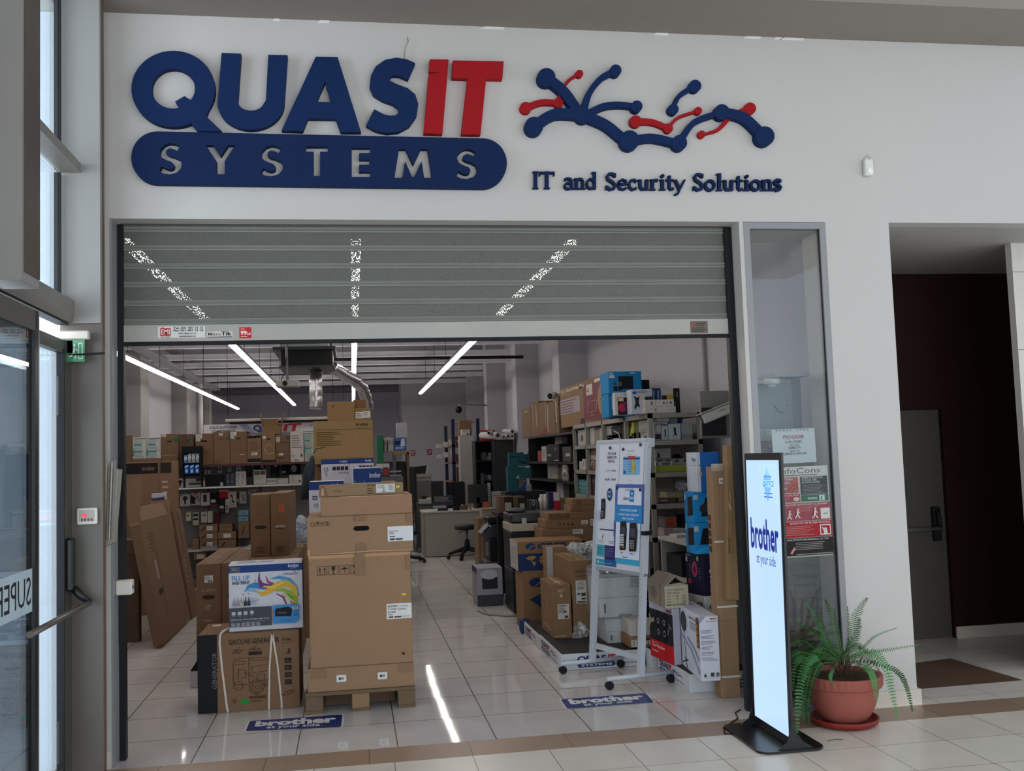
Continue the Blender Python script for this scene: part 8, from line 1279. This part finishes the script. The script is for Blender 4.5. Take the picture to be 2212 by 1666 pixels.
def frond(path, wid, m, taper=1.0, n=38, side=None):
    """arching rachis with two rows of leaflets"""
    P_ = [Vector(p) for p in path]; L = len(P_)-1; b = B(); ctr = []
    for k in range(n+1):
        u = k/n*L; i = min(int(u), L-1); f = u-i; a = [P_[max(i-1, 0)], P_[i], P_[i+1], P_[min(i+2, L)]]
        ctr.append(.5*(2*a[1]+(a[2]-a[0])*f+(2*a[0]-5*a[1]+4*a[2]-a[3])*f*f+(3*a[1]-a[0]-3*a[2]+a[3])*f**3))
    b.tube(ctr[::2], [.0028*(1-.7*k/(n/2)) for k in range(len(ctr[::2]))], M('#5A7A3A'), 5)
    S = Vector(side) if side else None
    for k in range(3, n+1):
        tng = (ctr[min(k+1, n)]-ctr[k-1]).normalized(); s = S if S else tng.cross(Vector((0, 0, 1)))
        if s.length < .2: s = Vector((1, 0, 0))
        s = s.normalized()*.45; q_ = tng.cross(Vector((.4, 1, 0))); q_ = q_ if q_.dot(s) > 0 else -q_; s = s+q_*.9
        s = (s-tng*s.dot(tng)).normalized(); up = s.cross(tng).normalized(); u = k/n
        w = wid*min(1, (u+.05)*3.0)*(1-u**3*.8)
        for sg in (-1, 1):
            d = s*sg; q = ctr[k]; l = w*random.uniform(.85, 1.15); hw = (ctr[1]-ctr[0]).length*.44; fw = tng*l*.22; dr = -up*l*random.uniform(-.05, .22)
            b.face([q-tng*hw*.6, q+d*l*.5-tng*hw+fw*.5+dr*.3, q+d*l+fw+dr, q+d*l*.55+tng*hw+fw*.5+dr*.3, q+tng*hw*.8], m)
    return b.obj('frond', PT)
cx_, cy_ = 2.975, -.30
def fpx(pts, ys, wid, mi, **k):
    return frond([tuple(PL(*q, 'y', cy_+y)-Vector((cx_, cy_, 0))) for q, y in zip(pts, ys)], wid, LG[mi], **k)
C9 = crop(1540, 1200, .26413)
F9 = lambda pts, ys, w, m, **k: fpx([C9(*p) for p in pts], ys, w, m, **k)
F9([(1060, 850), (1150, 700), (1170, 500), (1260, 350)], (0, 0, .02, .02), .042, 1)
F9([(1060, 860), (1010, 700), (960, 480), (920, 365)], (0, .03, .06, .06), .030, 1)
F9([(1040, 860), (950, 760), (890, 600), (865, 480)], (0, -.03, -.05, -.06), .040, 1)
F9([(1060, 860), (1200, 780), (1330, 660), (1500, 595)], (0, .02, .05, .08), .015, 0)
F9([(1080, 850), (1250, 800), (1450, 770), (1690, 730)], (0, 0, .0, .02), .020, 0)
F9([(1080, 850), (1260, 790), (1400, 880), (1460, 1100), (1510, 1320)], (0, -.12, -.22, -.25, -.26), .036, 3)
F9([(1090, 860), (1330, 880), (1520, 960), (1590, 1100), (1630, 1270)], (0, -.02, -.05, -.06, -.06), .026, 1)
F9([(1090, 870), (1240, 900), (1310, 1000), (1340, 1190)], (0, -.18, -.26, -.27), .030, 3)
F9([(1030, 860), (900, 790), (780, 830), (680, 880), (655, 1100)], (0, -.06, -.09, -.09, -.08), .034, 0)
F9([(1030, 860), (850, 800), (740, 950), (700, 1200), (690, 1460)], (0, -.1, -.14, -.15, -.15), .036, 3)
F9([(1030, 870), (870, 850), (790, 980), (750, 1180), (740, 1350)], (0, -.12, -.16, -.16, -.16), .036, 1)
F9([(1020, 850), (860, 780), (740, 700), (645, 720)], (0, -.04, -.06, -.06), .04, 2)
F9([(1020, 860), (860, 830), (720, 790), (640, 830)], (0, -.1, -.14, -.14), .04, 2)
F9([(1030, 850), (900, 700), (760, 590), (640, 530)], (0, .05, .08, .09), .016, 0)
F9([(1030, 850), (900, 660), (820, 480), (770, 390)], (0, .06, .1, .12), .014, 0)
F9([(1060, 850), (1040, 700), (1010, 560), (990, 440)], (0, .05, .08, .1), .018, 2)
F9([(1070, 850), (1110, 720), (1110, 560), (1100, 420)], (0, .06, .1, .12), .016, 1)
F9([(1000, 880), (900, 880), (840, 950), (780, 1200), (790, 1380)], (0, -.14, -.18, -.18, -.18), .03, 2)
F9([(1010, 880), (980, 940), (960, 1000), (985, 1050)], (0, -.2, -.26, -.27), .014, 0)
F9([(1020, 880), (800, 900), (680, 960), (650, 1080)], (0, -.02, .0, .0), .03, 2)
F9([(1060, 850), (950, 780), (830, 740), (760, 760)], (.02, .06, .08, .08), .036, 2)
F9([(1030, 860), (1120, 780), (1200, 740), (1260, 800)], (0, -.02, -.04, -.06), .03, 2)
F9([(1070, 850), (1120, 740), (1180, 640), (1200, 520)], (0, .03, .06, .07), .034, 2)
F9([(1050, 860), (980, 800), (900, 760), (800, 800)], (0, -.05, -.1, -.12), .036, 1)
F9([(1040, 850), (960, 720), (860, 640), (790, 600)], (0, .04, .07, .08), .026, 2)
F9([(1090, 860), (1200, 830), (1300, 860), (1370, 960)], (0, -.06, -.1, -.12), .026, 2)
F9([(1040, 860), (900, 830), (790, 870), (730, 1010)], (0, -.1, -.16, -.17), .034, 0)
b = B(); r_ = random.Random(5)
for k in range(70):
    a = r_.uniform(0, 6.28); r = r_.uniform(.0, .09); h = r_.uniform(.05, .16); x, y = .02+r*math.cos(a), r*math.sin(a); b.tube([(x, y, .27), (x*1.3+r_.uniform(-.02, .02), y*1.3, .27+h*.6), (x*1.8+r_.uniform(-.04, .04), y*1.8, .27+h)], .0018, M('#4A3A2C', .9, var=.3), 4, False)
b.obj('dry_stems_foliage', PT)
fr = T(B().tube([(2.70, -.62, .003), (2.76, -.60, .004), (2.80, -.62, .003)], .002, LG[1], 4).obj('fallen_sprig'), 'small fallen green sprig on the floor between kiosk base and saucer', 'sprig')
# ================================================================== SHOP WINDOW CONTENTS
def glass_sheet(name, lb, cat, r, base, pr, Y=.034, rot=0):
    x0, z0, x1, z1 = pw(CX, r, Y); w_, h_ = x1-x0, z1-z0; b = B(); fn = lambda u, v, k=0: (w_*u, -.0004*k, h_*v)
    b.box(0, 0, 0, w_, .0006, h_, ink(base, .5))
    for k, sp in enumerate(pr): decal(b, (lambda u, v, k=k: fn(u, v, k+1.5)), sp)
    return T(b.obj(name, loc=(x0, Y, z0), rot=(0, rot, 0)), lb, cat)
glass_sheet('paper_notice', 'white opening hours notice taped inside the shop window', 'notice', (1669, 927, 1762, 1001), '#C3C7C9', [('t', (.26, .72, .73, .82), '#A02A2E', 'PROGRAM', .02), ('r', (.26, .705, .73, .712), '#A02A2E'), ('t', (.3, .58, .68, .66), '#4A4A4E', 'LUNI-VINERI'), ('t', (.4, .5, .62, .55), '#55555A', '08:30-18:00'), ('t', (.36, .41, .65, .48), '#4A4A4E', 'SAMBATA'), ('t', (.4, .33, .62, .38), '#55555A', '09:00-13:00'), ('t', (.2, .24, .78, .31), '#4A4A4E', 'DUMINICA-INCHIS'), ('r', (0, .93, 1, .932), '#5A6266')]+[('r', (.1+.08*k, .95, .13+.08*k, .98), '#6A7276') for k in range(10) if k != 5], rot=-.01)
RD, BKP = '#A3242C', '#26211F'; run = lambda u, v, s: [('e', (u+s*.3, v+s*.78, u+s*.5, v+s), '#DED2C9'), ('s', [(u+s*.38, v+s*.76), (u+s*.3, v+s*.4)], '#DED2C9', s*.2), ('s', [(u+s*.3, v+s*.42), (u+s*.45, v+s*.2), (u+s*.6, v)], '#DED2C9', s*.12), ('s', [(u+s*.3, v+s*.42), (u+s*.2, v+s*.2), (u, v+s*.05)], '#DED2C9', s*.12), ('s', [(u+s*.36, v+s*.7), (u+s*.6, v+s*.5)], '#DED2C9', s*.09)]
ip2 = [('t', (.36, .925, .90, .985), '#2A2626', 'InfoCons', .0), ('r', (.36, .90, .86, .91), '#5A4644'), ('p', [(.26, .99), (.32, .95), (.28, .91)], RD),
  ('r', (.02, .71, .60, .885), RD), ('t', (.25, .85, .58, .875), '#D9C9C2', 'COMPORTAMENT', .02), ('t', (.12, .815, .5, .84), '#D9C9C2', 'LA INCENDIU', .02), ('t', (.12, .78, .38, .805), '#D9C9C2', 'IN SPATII', .02), ('t', (.06, .75, .45, .772), '#D9C9C2', 'AGLOMERARI', .02), ('t', (.06, .72, .40, .74), '#D9C9C2', 'PERSOANE', .02), ('p', [(.44, .71), (.48, .80), (.55, .87), (.6, .88), (.6, .71)], '#B5542E'), ('s', [(.46, .73), (.52, .79), (.6, .81)], '#8A2A22', .012), ('s', [(.5, .72), (.55, .76), (.6, .77)], '#8A2A22', .012),
  ('r', (.63, .685, .98, .885), BKP), ('t', (.65, .86, .92, .88), '#CFC6C0', 'IDENTIFICATI', .02), ('t', (.65, .835, .84, .855), '#CFC6C0', 'CAILE DE', .02), ('t', (.65, .81, .88, .83), '#CFC6C0', 'EVACUARE', .02), ('l', (.65, .69, .97, .80), '#8E8682', 7), ('r', (.63, .61, .98, .68), '#23653E'), ('t', (.71, .63, .83, .655), '#C9D6CC', 'IESIRE', .03), ('r', (.86, .615, .93, .675), '#D6E0D8'), ('s', [(.9, .66), (.88, .64), (.9, .62)], '#23653E', .015),
  ('r', (.02, .61, .61, .70), RD), ('t', (.18, .675, .6, .695), '#D9C9C2', 'PASTRATI-VA CALMUL', .02), ('l', (.2, .62, .5, .665), '#B97A76', 3), ('e', (.52, .62, .6, .665), '#D9C9C2'),
  ('r', (.02, .02, .35, .60), '#2E2A28'), ('r', (.26, .3, .34, .38), '#C9C3BC'), ('e', (.22, .5, .3, .56), '#A3505A'), ('e', (.2, .4, .34, .46), '#8A7A9A'), ('l', (.1, .05, .33, .12), '#9A9490', 3), ('r', (.26, .13, .33, .16), '#C9C3BC'),
  ('r', (.37, .40, .99, .595), RD), ('t', (.39, .57, .96, .588), '#D9C9C2', 'PARASITI ORDONAT CLADIREA', .02), ('r', (.39, .555, .85, .56), '#B97A76'), ('r', (.86, .41, .98, .53), '#D6CFC8'), ('r', (.89, .465, .95, .472), '#3A6A4A'), ('l', (.58, .5, .78, .55), '#B97A76', 4)]+run(.42, .42, .1)+run(.52, .43, .11)+run(.74, .42, .12)+[
  ('r', (.37, .22, .99, .39), RD), ('t', (.45, .365, .97, .385), '#D9C9C2', 'DACA NU VA PUTETI EVACUA', .02), ('l', (.39, .24, .78, .35), '#B97A76', 6), ('o', (.83, .235, .97, .35), '#D6CFC8', .012), ('e', (.88, .29, .92, .315), '#D6CFC8'), ('s', [(.9, .29), (.9, .245)], '#D6CFC8', .05), ('s', [(.86, .32), (.88, .28)], '#D6CFC8', .015),
  ('r', (.37, .02, .99, .21), BKP), ('t', (.39, .185, .93, .203), '#CFC6C0', 'ANUNTATI INCENDIUL LA 112', .02), ('l', (.5, .08, .97, .17), '#8E8682', 5), ('p', [(.42, .05), (.48, .12), (.5, .1), (.45, .04)], '#C98A86'), ('r', (.5, .03, .98, .04), '#8E8682')]
glass_sheet('poster', 'red and black fire evacuation poster stuck inside the shop window', 'poster', (1628, 1010, 1795, 1206), '#D6CFC0', ip2, rot=-.012)
# dome camera on a folding metal arm, metal cupboard door behind the glass
x0, z0, x1, z1 = pw(CX, (1640, 817, 1742, 928), .42)
t = empty('metal_cupboard', 'grey metal cupboard with an open door behind the shop window glass', 'cupboard', (x0, .50, 0)); w_ = x1-x0
B().box(0, 0, z0-.4, w_*.8, .02, z1-.03, M('#8F9598', .45)).obj('door', t); B().box(w_*.8, .0, z0-.4, w_, .34, z1, M('#7A7F84', .45)).obj('body', t); B().box(w_*.1, -.28, z1-.005, w_*.82, .0, z1+.02, M('#84888C', .4)).obj('top_bracket', t)
B().tube([(w_*.4, -.002, z0+.18), (w_*.48, -.01, z0+.13), (w_*.6, -.004, z0+.12)], .003, DARK, 5).obj('wire', t); B().box(w_*.66, -.006, z0+.17, w_*.7, 0, z0+.175, DARK).obj('latch', t); B().box(.1, .02, 0, w_*.9, .30, z0-.4, M('#6A6E72', .5)).obj('base', t)
t = empty('dome_camera', 'white dome camera hanging under the metal bracket in the shop window', 'camera', (*[PL(1668, 826, 'y', .34)[i] for i in (0, 1)], z1-.006)); B().lathe([(.055, -.001), (.058, -.01), (.055, -.04), (.001, -.042)], M('#CFCFCB', .35), 26).obj('housing', t); B().lathe([(.032, -.042), (.03, -.055), (.018, -.068), (.001, -.072)], M('#A9ACAE', .15), 20).obj('lens_dome', t)
pbox('product_box', 'small white device box beside the paper notice behind the glass', 'product box', CX, (1640, 926, 1668, 954), .44, .06, '#A9ACAE', [('F', 'r', (.6, .5, .9, .95), '#C9CCCE'), ('F', 'e', (.7, .7, .8, .8), '#23262A')], zb=None)
VB = '#8A6E50'; a = pw(CX, (1640, 954, 1790, 1010), .38)
carton('cardboard_box', 'brown carton with a cross mark behind the paper notice in the shop window', 'carton', (a[0], .37, a[1]), .50, .11, a[3]-a[1], VB, [('F', 's', [(.12, .6), (.2, .8)], '#2A1E14', .08, 3), ('F', 's', [(.2, .6), (.12, .8)], '#2A1E14', .08, 3)], parts=[('shipping_label', 'F', (.78, .55, .9, .85), '#B9B2A6', [('l', (.2, .4, .8, .6), '#5A564E', 1)])])
z = a[1]-.002
for k in range(7):
    h = (a[1]-.01)/7; carton('flat_box', 'flat grey-brown carton in the pile behind the fire poster, %s from the floor' % ORD[k], 'carton', (a[0]+.03*((k*7) % 3), .37+.01*(k % 3), .001+h*k), .46-.03*(k % 2), .11, h-.004, random.choice(['#7A6A58', '#6A6258', '#85765F']), [('F', 'r', (.1, .4, .4, .7), '#55504A'), ('F', 'l', (.5, .3, .9, .8), '#4A443C', 2)], group='flat cartons piled in the shop window')
b = B(); a = pw(CX, (1715, 1212, 1760, 1255), .25)
for k in range(6): b.tube([(a[0]+.03*k, .25, a[1]), (a[0]+.03*k, .25, a[3])], .0025, M('#55585C', .4, .4), 5)
for k in range(4): b.tube([(a[0]-.02, .25, a[1]+.04*k), (a[0]+.18, .25, a[1]+.04*k)], .0025, M('#55585C', .4, .4), 5)
for k in (0, 5): b.tube([(a[0]+.03*k, .25, 0), (a[0]+.03*k, .25, a[1])], .004, M('#55585C', .4, .4), 5)
t = T(b.obj('wire_grid'), 'wire grid display stand behind the shop window glass below the poster', 'wire stand')
# ================================================================== FLOOR STICKERS
def mat_sticker(lb, c):
    q = [PL(*p, 'z', 0) for p in c]; q = [(p.x, p.y) for p in q]   # fl, fr, br, bl
    f = lambda u, v, k=0: ((q[0][0]*(1-u)+q[1][0]*u)*(1-v)+(q[3][0]*(1-u)+q[2][0]*u)*v, (q[0][1]*(1-u)+q[1][1]*u)*(1-v)+(q[3][1]*(1-u)+q[2][1]*u)*v, .0006+.0003*k)
    rr = lambda m: [(x, y) for cx, cy, a in ((1-m-.03, m+.08, -90), (1-m-.03, 1-m-.08, 0), (m+.03, 1-m-.08, 90), (m+.03, m+.08, 180)) for x, y in [(cx+.03*math.cos(math.radians(a+15*j)), cy+.08*math.sin(math.radians(a+15*j))) for j in range(7)]]
    b = B(); b.face([f(*p) for p in rr(0)], ink('#DAD8D6', .3)).tag = True; b.face([f(*p, 1) for p in rr(.02)], ink('#123070', .35)).tag = True
    put_text(b, 'brother', lambda u, v: f(u, v, 2), (.09, .40, .92, .90), ink('#E2E0E0', .35), .05); put_text(b, 'at your side', lambda u, v: f(u, v, 2), (.22, .12, .76, .40), ink('#E2E0E0', .35), .02)
    return T(b.obj('floor_sticker'), lb, 'floor sticker')
mat_sticker('blue lettered sticker on the floor in front of the wooden pallet', ((526, 1581), (741, 1572), (744, 1543), (536, 1558)))
mat_sticker('blue lettered sticker on the floor in front of the rolling whiteboard', ((1222, 1533), (1417, 1518), (1398, 1497), (1207, 1511)))
